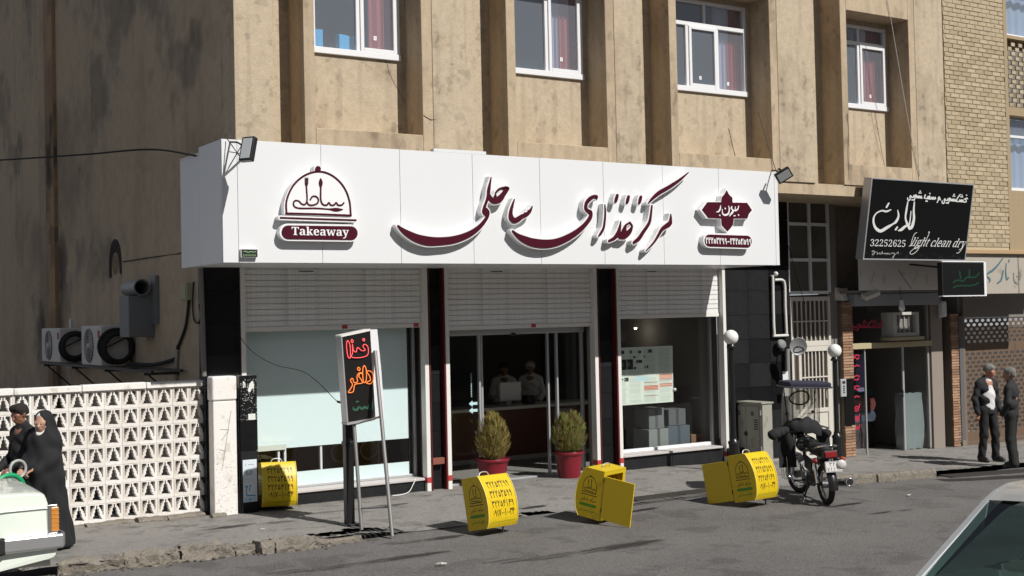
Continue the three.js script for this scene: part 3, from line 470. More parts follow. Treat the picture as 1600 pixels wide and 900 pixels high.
{
  const arc = [[165, 497], [163, 400], [188, 315], [240, 225], [335, 145], [455, 108], [560, 128], [650, 190], [715, 275], [755, 385], [768, 518]].map((p) => cD([...p, 8]));
  const cv2 = new THREE.CatmullRomCurve3(arc.map((p) => V(p[0], p[1], 0)), false, 'centripetal').getPoints(60).map((p) => [p.x, p.y]);
  part(cloche, 'dome_plate', ext(shapeOf(about(cv2, 1.07)), ZS + 0.001, ZF), mLetterTrim);
  const k = cD([460, 84, 27]); part(cloche, 'knob_plate', new THREE.CylinderGeometry(k[2] * 1.5, k[2] * 1.5, TL - 0.002, 24).rotateX(Math.PI / 2).translate(k[0], k[1], ZS + TL / 2 - 0.002), mLetterTrim);
  part(cloche, 'knob', new THREE.CylinderGeometry(k[2], k[2], 0.02, 24).rotateX(Math.PI / 2).translate(k[0], k[1], ZF + 0.004), mMaroon);
  const line = (pts, w, z) => strokeGeo(pts.map((p) => cD([p[0], p[1], p[2] || w])), ZF - 0.006, ZF + (z || 0.006));
  part(cloche, 'outline', merge([line([[165, 497], [163, 400], [188, 315], [240, 225], [335, 145], [455, 108], [560, 128], [650, 190], [715, 275], [755, 385], [768, 518]], 9), line([[160, 500], [460, 508], [770, 520]], 9, 0.0072)]), mMaroon);
  const bp = [[108, 541], [460, 553], [815, 564]]; part(cloche, 'tray_plate', strokeGeo(bp.map((p) => cD([...p, 22])), ZS + 0.001, ZF + 0.002), mLetterTrim); part(cloche, 'tray_line', line(bp, 8, 0.009), mMaroon);
  const sc = [[[352, 250], [355, 390], [335, 418], [305, 410], [280, 385], [245, 382], [230, 405], [240, 436], [270, 450], [450, 453], [560, 461], [630, 466, 18], [690, 464, 5]], [[355, 390], [375, 420], [425, 420], [458, 400], [462, 365], [440, 342], [410, 342], [388, 372]], [[486, 250], [490, 390], [512, 420], [545, 420], [562, 400], [580, 422], [612, 420], [630, 400], [648, 422], [685, 420], [702, 402]]];
  const tin = [[[340, 168], [342, 225], [352, 250]], [[352, 168], [352, 245]], [[364, 168], [363, 225], [353, 248]]];
  const geos = sc.map((s, i) => line(s, 7.5, 0.006 + i * 0.0012)); tin.forEach((s, i) => geos.push(line(s, 3.5, 0.0101 + i * 0.001)));
  geos.push(line([[484, 180, 8], [485, 210, 18], [486, 235, 14], [487, 252, 6]], 8, 0.0135)); part(cloche, 'script', merge(geos), mMaroon);
  part(cloche, 'banner_plate', ext(shapeOf(capsule(cD, 100, 850, 595, 758, 81, 8)), ZS + 0.001, ZF - 0.004), mLetterTrim);
  part(cloche, 'banner', ext(shapeOf(capsule(cD, 120, 835, 612, 742, 64, 8)), ZF - 0.008, ZF + 0.006), mMaroon);
  const tg = new TextGeometry('Takeaway', { font, size: 1, depth: 0.06, curveSegments: 4 }); tg.computeBoundingBox(); const b = tg.boundingBox, p0 = cD([212, 703]), p1 = cD([748, 712]), hgt = Math.abs(cD([212, 628])[1] - p0[1]);
  tg.translate(-b.min.x, 0, 0).scale((p1[0] - p0[0]) / (b.max.x - b.min.x), hgt / 0.98, 0.1).translate(p0[0], p0[1], ZF + 0.0055); part(cloche, 'lettering', tg, mLetterTrim);
}
// Persian figures as pen strokes in a 10 x 14 cell
const FIG = { 0: [[[5, 8.2], [5.2, 8.6]]], 1: [[[5, 1], [5.2, 6], [6, 13]]], 2: [[[8.5, 1], [7.5, 4], [5, 4.6], [3.2, 3.4], [2.6, 1]], [[2.6, 1.2], [3.4, 6], [4.6, 13]]], 3: [[[9.6, 1], [9, 3.8], [7.4, 3.8], [6.2, 1.6], [5.4, 3.8], [3.6, 3.6], [2.2, 1]], [[2.2, 1.2], [3, 6], [4.4, 13]]], 4: [[[9.4, 1.6], [6.8, 1.4], [5, 4], [6.6, 6.2], [9.6, 5.4]], [[3, 1], [3.4, 6], [4.6, 13]]], 5: [[[5.2, 2], [2.4, 7.4], [2.2, 11.4], [4.2, 12.2], [5.4, 10.2], [6.6, 12.2], [8.6, 11.2], [8.2, 7.2], [5.2, 2]]], 7: [[[2, 1], [3.2, 6.5], [5, 13]], [[5, 13], [6.8, 6.5], [8, 1]]], 9: [[[7.2, 5.4], [4.2, 6.4], [2.6, 4], [4.6, 1.4], [7, 3], [7.2, 6], [8, 13]]], '-': [[[2, 8], [8, 8]]] };
const orn = new THREE.Group(); orn.name = 'star_emblem'; orn._b = sign._b; sign.add(orn);
{
  const st = [[432, 95], [458, 148], [500, 188], [503, 247], [678, 250], [708, 290], [740, 340], [702, 386], [685, 438], [517, 440], [508, 520], [480, 558], [442, 598], [402, 555], [371, 520], [365, 440], [205, 431], [172, 388], [130, 335], [163, 287], [196, 242], [366, 242], [371, 182], [402, 148]].map((p) => cE(p).slice(0, 2));
  part(orn, 'star_plate', ext(shapeOf(about(st, 1.09, 1.08)), ZS + 0.001, ZF), mLetterTrim); part(orn, 'star', ext(shapeOf(st), ZF - 0.004, ZF + 0.008), mMaroon);
  const w = (pts, k, r = 8) => strokeGeo(pts.map((p) => cE([p[0], p[1], p[2] || r])), ZF + 0.004, ZF + 0.0115 + k * 0.0008);
  const W = [[[575, 290, 6], [565, 325, 8], [540, 345, 9], [515, 345, 8], [500, 370, 9], [462, 412, 5]], [[535, 300, 5], [532, 330, 8]], [[570, 398, 8], [574, 402, 8]], [[530, 408, 7], [516, 410, 7]], [[490, 300, 9], [480, 320, 8], [500, 335, 9], [490, 370, 7], [465, 395, 4]], [[450, 290, 5], [458, 330, 9], [448, 380, 10], [410, 400, 11], [378, 385, 9], [372, 330, 5]], [[408, 318, 9], [410, 323, 9]], [[352, 285, 5], [345, 330, 10], [325, 358, 8], [300, 362, 4]], [[340, 402, 8], [343, 405, 8]]];
  part(orn, 'lettering', merge(W.map((s, i) => w(s, i))), mLetterTrim);
  part(orn, 'banner_plate', ext(shapeOf(capsule(cE, 132, 772, 618, 800, 91, 14)), ZS + 0.001, ZF - 0.003), mLetterTrim); part(orn, 'banner', ext(shapeOf(capsule(cE, 150, 755, 637, 782, 72, 14)), ZF - 0.007, ZF + 0.007), mMaroon);
  const num = []; '32253299-32253599'.split('').forEach((d, i) => FIG[d].forEach((s, k) => num.push(strokeGeo(s.map(([x, y]) => cE([170 + i * 33.2 + x * 2.9, 672 + i * 1.1 + y * 5.6, 6])), ZF + 0.004, ZF + 0.0105 + k * 0.001))));
  part(orn, 'figures', merge(num), mLetterTrim);
}
// ---------- floodlights on brackets, maker's plate ----------
function floodlight(label, base, head, w, h, rot, lampC) {
  const t = thing('floodlight', label, 'lamp', base, 'floodlights on brackets at the ends of the shop sign');
  const g = new THREE.Group(); g.name = 'lamp_head'; g.position.set(head.x - base[0], head.y - base[1], head.z - base[2]); g.rotation.set(...rot); t.add(g);
  part(g, 'housing', rbx(-w / 2, w / 2, -h / 2, h / 2, -0.05, 0.03, 0.012), mBlackPaint, { local: true }); part(g, 'lens', rbx(-w / 2 + 0.025, w / 2 - 0.025, -h / 2 + 0.025, h / 2 - 0.025, 0.029, 0.036, 0.003, 1), phys(lampC, { roughness: 0.25 }), { local: true });
  part(g, 'yoke', bx(-w / 2 - 0.012, -w / 2, -0.02, 0.02, -0.14, 0.0), mDarkMetal, { local: true });
  part(t, 'arm', tube([V(base[0], base[1], base[2]), head.clone().lerp(V(...base), 0.5).add(V(0, 0.03, 0)), head.clone().add(V(0, 0, -0.06))], 0.012, 16), mDarkMetal);
  return t;
}
{
  const h = onZ(387, 233, 2.05), t = floodlight('grey lensed floodlight on a thin wire bracket at the corner of the shop sign', [-4.35, 4.97, ZS], h, 0.19, 0.32, [-0.5, -0.95, -0.42], [0.45, 0.47, 0.48]);
  for (const [a, b] of [[[355, 217], [380, 252]], [[381, 221], [357, 262]], [[358, 237], [376, 240]]]) { const p = onZ(a[0], a[1], ZS + 0.03), q = onZ(b[0], b[1], 1.95); part(t, 'wire_strut', cylAB(p, q, 0.006), mDarkMetal); }
  part(t, 'bar', cylAB(onZ(349, 276, ZS + 0.02), onZ(376, 251, 1.98), 0.016), mRail);
  floodlight('square black floodlight leaning out over the dry cleaner end of the shop sign', [5.2, 5.03, ZS], onZ(1224.5, 274, 1.85), 0.19, 0.27, [0.35, -0.45, -0.85], [0.3, 0.31, 0.30]);
  const mk = canvasTex(128, 64, (g) => { g.fillStyle = '#0e1f12'; g.fillRect(0, 0, 128, 64); g.strokeStyle = '#9fc08a'; g.lineWidth = 5; g.beginPath(); g.moveTo(14, 20); g.bezierCurveTo(40, 4, 40, 34, 62, 22); g.bezierCurveTo(80, 10, 96, 34, 118, 14); g.stroke(); g.lineWidth = 4; for (let k = 0; k < 9; k++) { g.beginPath(); g.moveTo(12 + k * 12, 44); g.lineTo(17 + k * 12, 54); g.stroke(); } });
  const a = onZ(377, 389, ZS + 0.06), b = onZ(403, 402, ZS + 0.06), m = thing('maker_plate', 'tiny green and black maker plate on the corner of the shop sign', 'plate', [a.x, b.y, ZS]);
  part(m, 'body', bx(a.x, b.x, b.y, a.y, ZS + 0.002, ZS + 0.058), mACP); part(m, 'print', new THREE.PlaneGeometry(b.x - a.x - 0.01, a.y - b.y - 0.01).translate((a.x + b.x) / 2, (a.y + b.y) / 2, ZS + 0.061), mat([1, 1, 1], { map: mk }));
}

// ---------- pierced block screen wall, pier and black pillar ----------
{
  const z1 = -0.13, xr = onZ(322, 700, z1).x, yt = onZ(318, 603, z1).y, y0 = 0.035, rows = 7, ph = (yt - y0) / rows, pw = (xr - onZ(108.5, 740, z1).x) / 8, cols = 14;
  const t = thing('screen_wall', 'white pierced block screen wall with stepped pyramid openings beside the shop', 'wall', [xr - cols * pw / 2, 0, z1]);
  const X = (u) => (u - 0.5) * pw, Y = (v) => (0.5 - v) * ph, s = new THREE.Shape(); [[0.006, 0.006], [0.994, 0.006], [0.994, 0.994], [0.006, 0.994]].forEach(([u, v], i) => (i ? s.lineTo(X(u), Y(v)) : s.moveTo(X(u), Y(v))));
  const hole = (steps, mirror) => { const L = [], R = []; steps.forEach(([a, b, v0, v1]) => { L.push([a, v0], [a, v1]); R.push([b, v0], [b, v1]); }); const pts = [...L, ...R.reverse()], h = new THREE.Path(); pts.forEach(([u, v], i) => { const x = X(mirror ? 1 - u : u); i ? h.lineTo(x, Y(v)) : h.moveTo(x, Y(v)); }); s.holes.push(h); };
  hole([[0.455, 0.535, 0.075, 0.264], [0.39, 0.61, 0.264, 0.45], [0.345, 0.66, 0.45, 0.64], [0.275, 0.73, 0.64, 0.755], [0.21, 0.79, 0.755, 0.82]]);
  for (const m of [false, true]) hole([[0.12, 0.385, 0.057, 0.21], [0.12, 0.31, 0.21, 0.30], [0.12, 0.245, 0.30, 0.42], [0.12, 0.185, 0.42, 0.60]], m);
  const g = triUV(new THREE.ExtrudeGeometry(s, { depth: 0.085, bevelEnabled: false }).translate(0, 0, -0.085));
  for (let c = 0; c < cols; c++) for (let r = 0; r < rows; r++) { const m = copyPart(t, 'pierced_block', g, mBlock[(hash2(c, r, 9) * 3) | 0], V(xr - (c + 0.5) * pw, y0 + (r + 0.5) * ph, z1 + (hash2(c, r, 4) - 0.5) * 0.006)); m.rotation.z = (hash2(r, c, 8) - 0.5) * 0.006; }
  let x = xr + 0.02; for (let i = 0; i < 4; i++) { const w = 0.85; part(t, 'coping', rbx(x - w + 0.006, x, yt + 0.002, yt + 0.085 + 0.006 * (i % 2), z1 - 0.13, z1 + 0.035, 0.012), mWhitewash); x -= w; }
  part(t, 'edge_strip', bx(xr + 0.003, onZ(335, 700, 0.2).x + 0.03, -0.05, yt, z1 - 0.09, 0.03), mWhitewash);
  const base = part(t, 'base_course', bx(xr - cols * pw, xr + 0.03, -0.2, 0.03, z1 - 0.1, z1 + 0.02), mKerb);
  for (let i = 0, q = xr - 0.1; i < 6; i++) { const w = rr(0.3, 0.62), m = part(t, 'base_stone', rock(w, 0.11, 0.22, 500 + i, 0.035), mKerb, { local: true }); m.position.set(q - w / 2 - t.position.x, 0.0, z1 + 0.09 + rr(-0.02, 0.03) - t.position.z); q -= w + rr(0, 0.06); }
}
{
  const z = 0.2, a = onZ(334, 700, z).x, b = onZ(370.5, 700, z).x, y = onZ(350, 588, z).y;
  const t = thing('gate_pier', 'whitewashed scuffed pier at the end of the pierced screen wall', 'pier', [(a + b) / 2, 0, z]);
  part(t, 'shaft', rbx(a, b, -0.1, y - 0.34, -0.12, z, 0.015), mWhitewash); part(t, 'head', rbx(a - 0.012, b + 0.008, y - 0.335, y, -0.13, z + 0.015, 0.03, 3), mWhitewash);
  part(t, 'foot_stone', rock(0.2, 0.09, 0.12, 560, 0.03), mKerb, { at: V(a + 0.03, 0.0, z + 0.05), local: false });
  const tx = canvasTex(256, 1024, (g, w, h) => { g.clearRect(0, 0, w, h); let s = 77; const q = () => (s = (s * 16807) % 2147483647) / 2147483647; for (let i = 0; i < 260; i++) { const yy = 300 + Math.pow(q(), 0.6) * 720; g.fillStyle = `rgba(${40 + q() * 60 | 0},${38 + q() * 55 | 0},${36 + q() * 50 | 0},${0.15 + 0.5 * q()})`; g.fillRect(q() * w, yy, 2 + q() * 14, 1 + q() * 5); } g.strokeStyle = 'rgba(120,100,50,0.55)'; g.lineWidth = 6; g.beginPath(); g.moveTo(70, 230); g.lineTo(170, 240); g.lineTo(90, 330); g.moveTo(200, 60); g.lineTo(80, 620); g.moveTo(60, 420); g.lineTo(130, 440); g.stroke(); });
  part(t, 'scuff_marks', new THREE.PlaneGeometry(b - a - 0.02, y - 0.42).translate((a + b) / 2, (y - 0.42) / 2 + 0.03, z + 0.003), mat([1, 1, 1], { map: tx, transparent: true, roughness: 0.9 }));
  const z2 = 0.23, c = onZ(376, 700, z2).x, d = onZ(403, 700, z2).x, y2 = onZ(390, 586, z2).y;
  const p = thing('granite_pillar', 'low black granite pillar with torn posters beside the whitewashed pier', 'pillar', [(c + d) / 2, 0, z2]);
  part(p, 'core', bx(c + 0.008, d - 0.008, -0.1, y2 - 0.01, 0.016, z2 - 0.026), mGroutDark);
  const g = tileG(d - c, 0.43); for (let k = 0; k < 4; k++) copyPart(p, 'granite_tile', g, mGranite[k % 3], V((c + d) / 2, 0.21 + k * 0.436, z2 - 0.012)); copyPart(p, 'granite_tile', tileG(d - c, y2 - 1.75), mGranite[0], V((c + d) / 2, (y2 + 1.74) / 2, z2 - 0.012));
  const gs = tileG(0.2, 0.43).rotateY(-Math.PI / 2); for (let k = 0; k < 4; k++) copyPart(p, 'granite_tile', gs, mGranite[(k + 1) % 3], V(c, 0.21 + k * 0.436, z2 - 0.125));
  const torn = canvasTex(256, 512, (q2, w, h) => { q2.clearRect(0, 0, w, h); let s = 9; const q = () => (s = (s * 16807) % 2147483647) / 2147483647; q2.fillStyle = '#d8d8d4'; for (const [x, y, r] of [[70, 90, 28], [170, 110, 46], [60, 60, 16], [190, 60, 18], [150, 150, 26]]) { q2.beginPath(); for (let k = 0; k < 14; k++) { const a = k / 14 * 6.28, e = r * (0.6 + 0.7 * q()); q2.lineTo(x + e * Math.cos(a), y + e * Math.sin(a)); } q2.fill(); } for (let i = 0; i < 150; i++) { q2.globalAlpha = 0.5 + 0.5 * q(); q2.fillRect(q() * w, 20 + q() * 470, 2 + q() * 12, 2 + q() * 9); } q2.globalAlpha = 1; q2.fillRect(120, 420, 110, 70); });
  part(p, 'torn_paper', new THREE.PlaneGeometry(d - c - 0.01, 0.62).translate((c + d) / 2, y2 - 0.34, z2 + 0.003), mat([1, 1, 1], { map: torn, transparent: true, roughness: 0.9 }));
  const e = onZ(379, 719, z2), f = onZ(402, 783, z2);
  const ps = canvasTex(256, 640, (q, w, h) => { q.fillStyle = '#cfd8de'; q.fillRect(0, 0, w, h); q.strokeStyle = '#55616a'; q.lineWidth = 7; q.beginPath(); q.moveTo(50, 60); q.lineTo(52, 95); q.moveTo(95, 80); q.quadraticCurveTo(150, 60, 210, 92); q.stroke(); q.lineWidth = 6; q.beginPath(); q.arc(110, 185, 44, 0, 6.3); q.stroke(); q.beginPath(); q.arc(110, 185, 24, 0, 6.3); q.stroke(); q.beginPath(); q.moveTo(66, 150); q.quadraticCurveTo(40, 200, 80, 240); q.moveTo(154, 150); q.quadraticCurveTo(182, 200, 140, 240); q.stroke(); q.lineWidth = 4; for (let k = 0; k < 5; k++) { q.beginPath(); q.moveTo(50 + k * 30, 290); q.lineTo(64 + k * 30, 305); q.moveTo(60 + k * 28, 330); q.lineTo(78 + k * 28, 326); q.stroke(); } q.strokeStyle = '#2d7fb0'; q.lineWidth = 15; q.beginPath(); q.moveTo(40, 400); q.lineTo(78, 400); q.lineTo(60, 440); q.moveTo(62, 400); q.lineTo(62, 540); q.lineTo(225, 548); q.moveTo(130, 390); q.lineTo(112, 470); q.moveTo(115, 400); q.lineTo(150, 390); q.moveTo(110, 590); q.lineTo(112, 620); q.moveTo(135, 585); q.lineTo(140, 620); q.stroke(); q.globalAlpha = 0.4; q.fillStyle = '#7fb0cf'; q.fillRect(20, 560, 220, 70); });
  const po = single('wall_notice', 'pale paper notice with round emblem and blue marks on the granite pillar', 'poster', rbx(e.x, f.x, f.y, e.y, z2 + 0.002, z2 + 0.005, 0.001, 1), mat([1, 1, 1], { roughness: 0.9, map: ps }));
  { const P = po.geometry.attributes.position, U = po.geometry.attributes.uv; for (let i = 0; i < P.count; i++) U.setXY(i, (P.getX(i) - e.x) / (f.x - e.x), (P.getY(i) - f.y) / (e.y - f.y)); }
}
// ---------- things fixed to the shaded side wall ----------
const mAC = mat([0.62, 0.60, 0.56], { roughness: 0.6 }), mACside = mAC;
const shelf = thing('wall_shelf', 'dark steel shelf carrying the outdoor units on the side wall', 'shelf', [XC - 0.3, 1.9, -5]);
const XF = -4.72, yS = onX(100, 568, XF).y;
{
  const za = onX(62, 568, XF).z, zb = onX(236, 566, XF).z;
  for (const x of [XF + 0.02, XC - 0.08]) part(shelf, 'rail', bx(x - 0.02, x + 0.02, yS - 0.04, yS, za, zb), mDarkMetal);
  for (let k = 0; k < 4; k++) { const z = mix(za, zb, 0.05 + k * 0.3); part(shelf, 'bracket', bx(XF, XC, yS - 0.08, yS - 0.041, z - 0.02, z + 0.02), mDarkMetal); part(shelf, 'strut', cylAB(V(XF + 0.05, yS - 0.06, z), V(XC, yS - 0.5, z), 0.014), mDarkMetal); }
}
[[65, 93, 'outdoor air conditioner unit with a black hose coil, next to a small white bracket'], [127, 157, 'outdoor air conditioner unit with a black hose coil, beside the metal exhaust duct']].forEach(([p0, p1, label], i) => {
  const z0 = onX(p0, 540, XF).z, z1 = onX(p1, 540, XF).z, yt = onX(p0 + 12, i ? 509 : 513, XF).y;
  const t = thing('air_conditioner', label, 'air conditioner', [-4.48, yS, (z0 + z1) / 2], 'air conditioner units on the side wall');
  part(t, 'casing', rbx(XF, XC - 0.06, yS + 0.004, yt, z0, z1, 0.025), mAC);
  const zc = mix(z0, z1, 0.42), yc = (yS + yt) / 2, r = (yt - yS) * 0.43, rz = Math.min(r, (z1 - z0) * 0.4);
  part(t, 'fan_recess', new THREE.CylinderGeometry(r, r, 0.012, 32).rotateZ(Math.PI / 2).scale(1, 1, rz / r).translate(XF - 0.004, yc, zc), mDarkMetal);
  const gr = []; for (let k = 1; k < 7; k++) gr.push(new THREE.TorusGeometry(r * k / 6.2, 0.005, 6, 30).rotateY(Math.PI / 2).scale(1, 1, rz / r).translate(XF - 0.016, yc, zc)); part(t, 'fan_grille', merge(gr), mACside, { kind: 'stuff' });
  part(t, 'fan_hub', ball(XF - 0.012, yc, zc, 0.05, 0.4, 1, 1), mAC); part(t, 'red_badge', bx(XF - 0.004, XF + 0.002, yt - 0.2, yt - 0.08, z1 - 0.16, z1 - 0.04), mat([0.35, 0.06, 0.06]));
  const hz = z1 + 0.06, hx = (XF + XC) / 2 - 0.02, hr = (yt - yS) * 0.40;
  const c = thing('hose_coil', i ? 'thick black hose coil hanging on the air conditioner by the duct' : 'thick black hose coil hanging on the air conditioner with a small white bracket', 'hose', [hx, yS, hz], 'hose coils on the air conditioners');
  for (let k = 0; k < 3; k++) part(c, 'loop', new THREE.TorusGeometry(hr - k * 0.022, 0.035, 8, 36).rotateX(rr(-0.06, 0.06)).rotateY(rr(-0.1, 0.1)).translate(hx + rr(-0.015, 0.015), yS + hr + 0.05 + rr(-0.02, 0.02), hz + k * 0.035), mRubber);
  part(c, 'tie', cylAB(V(hx - hr, yS + hr, hz + 0.04), V(hx + hr * 0.5, yS + hr * 1.7, hz + 0.04), 0.012), mWire);
  if (!i) part(t, 'bracket', merge([bx(XF + 0.2, XF + 0.3, yt, yt + 0.14, z1 - 0.1, z1 - 0.09), bx(XF + 0.2, XF + 0.21, yt, yt + 0.16, z1 - 0.1, z1 - 0.02)]), mPVC);
});
{
  const zf = onX(242, 500, XC).z, x0 = onZ(201, 500, zf).x, yb = onZ(215, 527, zf).y, y1 = onZ(215, 462, zf).y, c = onZ(222, 449, zf + 0.1), r = Math.abs(onZ(222, 437, zf).y - onZ(222, 461, zf).y) / 2, m = mat([0.19, 0.20, 0.205], { roughness: 0.55, metalness: 0.4 });
  const t = thing('exhaust_duct', 'grey sheet metal exhaust duct with a round outlet on the side wall', 'duct', [x0, yb, zf]);
  part(t, 'box', rbx(x0, XC - 0.002, yb, y1, zf - 0.5, zf, 0.01), m); part(t, 'outlet', new THREE.CylinderGeometry(r, r, 0.75, 28, 1, true).rotateX(Math.PI / 2).translate(c.x, c.y, zf - 0.28), new THREE.MeshStandardMaterial({ color: lin(0.3, 0.31, 0.31), roughness: 0.5, metalness: 0.4, side: THREE.DoubleSide }));
  part(t, 'outlet_back', new THREE.CylinderGeometry(r * 0.99, r * 0.99, 0.02, 28).rotateX(Math.PI / 2).translate(c.x, c.y, zf - 0.6), mDarkMetal); part(t, 'outlet_rim', new THREE.TorusGeometry(r, 0.012, 8, 28).translate(c.x, c.y, zf + 0.095), m);
  part(t, 'wall_plate', bx(XC - 0.06, XC - 0.003, yb + 0.2, y1 + 0.3, zf + 0.001, zf + 0.25), m);
}
{
  const at = (px, py, o = 0.03) => onX(px, py, XC - o);
  const jb = thing('junction_box', 'small pale junction box on the side wall under the sign', 'box', [XC, at(293, 470).y, at(293, 460).z]);
  const a = at(289, 443), b = at(299, 469); part(jb, 'box', rbx(XC - 0.1, XC - 0.002, b.y, a.y, a.z, b.z, 0.01), mat([0.34, 0.33, 0.22])); part(jb, 'cover', rbx(XC - 0.112, XC - 0.1, b.y + 0.02, a.y - 0.02, a.z + 0.03, b.z - 0.03, 0.004, 1), mat([0.38, 0.37, 0.26]));
  single('wall_cable', 'black cable sagging from the junction box down the side wall', 'cable', tube([at(295, 469), at(293, 490), at(290, 510), at(283, 530), at(277, 545)], 0.022), mWire);
  single('conduit_pipe', 'pale grey conduit running up the side wall behind the screen wall', 'pipe', tube([at(277, 540), at(276, 560), at(274, 620), at(273, 680)], 0.03), mat([0.32, 0.31, 0.30]));
  single('wall_cable', 'thin loop of wire hanging below the junction box', 'cable', tube([at(303, 440), at(301, 470), at(303, 498), at(309, 505), at(314, 495), at(311, 475)], 0.012), mWire);
  single('wall_pipe', 'lagged pipe leaving the air conditioner shelf along the side wall', 'pipe', tube([at(200, 568, 0.2), at(238, 570, 0.1), at(262, 565, 0.06), at(275, 560, 0.04)], 0.03), mWire);
  single('drain_pipe', 'thin grey pipe running down beside the granite corner column', 'pipe', tube([at(314, 420, 0.04), at(316, 480, 0.04), at(317.5, 530, 0.04), at(319, 588, 0.04)], 0.035), mat([0.16, 0.15, 0.14]));
  single('wall_cable', 'thin wire strung along the side wall to the sign', 'cable', tube([at(192, 409, 0.01), at(230, 403, 0.02), at(280, 396, 0.02), onX(284, 393, -4.44)], 0.008), mWire);
  const mu = canvasTex(256, 512, (g, w, h) => { g.clearRect(0, 0, w, h); g.filter = 'none'; g.globalAlpha = 0.8; g.fillStyle = '#2a221f'; g.beginPath(); g.moveTo(30, 440); g.quadraticCurveTo(20, 40, 128, 30); g.quadraticCurveTo(240, 40, 226, 430); g.lineTo(190, 400); g.quadraticCurveTo(196, 180, 128, 176); g.quadraticCurveTo(62, 190, 74, 440); g.fill(); g.globalAlpha = 0.6; g.fillStyle = '#8d7a63'; g.beginPath(); g.ellipse(132, 300, 52, 116, 0, 0, 6.3); g.fill(); g.globalAlpha = 0.7; g.fillStyle = '#3a2f28'; g.fillRect(92, 262, 30, 9); g.fillRect(144, 262, 30, 9); g.fillRect(112, 372, 40, 8); });
  const p0 = at(167, 372, 0), p1 = at(194, 442, 0); single('wall_painting', 'faded dark painted oval figure on the shaded side wall', 'painting', new THREE.PlaneGeometry(Math.abs(p1.z - p0.z), p0.y - p1.y).rotateY(-Math.PI / 2).translate(XC - 0.004, (p0.y + p1.y) / 2, (p0.z + p1.z) / 2), mat([1, 1, 1], { map: mu, transparent: true, roughness: 0.95 }));
  single('overhead_cable', 'black cable strung from the sign corner across the side wall', 'cable', tube([V(SX0 - 0.01, 4.9, 0.55), onX(250, 234, -4.7), onX(130, 241.5, -5), onX(0, 250, -5.5), onX(-60, 252, -5.8)], 0.014, 60), mWire);
}

// Persian letters as pen strokes: x runs leftwards from the letter's right end, y up from the baseline
const PEN = {
  kh: [20, [[[1, 10], [5, 13], [13, 9], [18, 8]], [[13, 9], [6, 5], [7, 0], [20, 0]]], [[8, 20]]], sh: [26, [[[0, 0], [3, 0], [5, 7], [7, 0], [11, 0], [13, 7], [15, 0], [19, 0], [21, 7], [23, 0], [26, 0]]], [[9, 14], [17, 14], [13, 19]]], s: [26, [[[0, 2], [2, 8], [5, 0], [9, 0], [11, 7], [13, 0], [17, 0], [19, 7], [21, 0], [26, 0]]], []],
  k: [16, [[[0, 0], [16, 0]], [[13, 0], [12, 7], [4, 14], [-3, 20]]], []], v: [15, [[[-2, 0], [2, 2], [5, 8], [9, 7], [9, 2], [4, 2]], [[9, 5], [9, -2], [13, -8]]], []], yi: [9, [[[0, 3], [1, 8], [2, 0], [9, 0]]], [[2, -7], [8, -7]]], yf: [24, [[[0, 0], [5, 0], [8, 5], [12, 1], [8, -5], [12, -10], [20, -9], [22, -3]]], []],
  f: [13, [[[0, 0], [13, 0]], [[3, 0], [3, 7], [8, 8], [9, 2], [4, 1]]], [[6, 15]]], d: [12, [[[0, 0], [9, 0], [10, 3], [6, 10]]], []], m: [12, [[[0, 2], [3, 7], [7, 4], [4, 0], [0, 1]], [[6, 1], [12, 0]]], []], r: [12, [[[0, 0], [4, 3], [6, -2], [11, -8]]], []], z: [12, [[[0, 0], [4, 3], [6, -2], [11, -8]]], [[5, 10]]], gh: [16, [[[2, 10], [8, 12], [4, 8], [3, 3], [9, 0], [16, 0]]], [[6, 19]]], zd: [12, [[[0, 0], [9, 0], [10, 3], [6, 10]]], [[6, 17]]], a: [7, [[[3, 17], [3, 0]]], []], ' ': [9, [], []],
};
function penText(word) { const strokes = [], dots = []; let x = 0; for (const l of word.split(',')) { const [w, S, D] = PEN[l]; S.forEach((s) => strokes.push(s.map(([a, b]) => [x + a, b]))); D.forEach(([a, b]) => dots.push([x + a, b])); x += w; } return { strokes, dots, width: x }; }
// draws the word on a canvas with its right end at x, baseline y
function penCanvas(g, word, x, y, w, h, lw) { const t = penText(word), sx = w / t.width, sy = h / 20; g.lineCap = g.lineJoin = 'round'; t.strokes.forEach((s) => { g.lineWidth = lw; g.beginPath(); s.forEach(([a, b], i) => { const X = x - a * sx, Y = y - b * sy; if (!i) g.moveTo(X, Y); else if (i < s.length - 1) g.quadraticCurveTo(X, Y, x - (a + s[i + 1][0]) / 2 * sx, y - (b + s[i + 1][1]) / 2 * sy); else g.lineTo(X, Y); }); g.stroke(); }); t.dots.forEach(([a, b]) => { g.beginPath(); g.arc(x - a * sx, y - b * sy, lw * 0.62, 0, 6.3); g.fill(); }); }
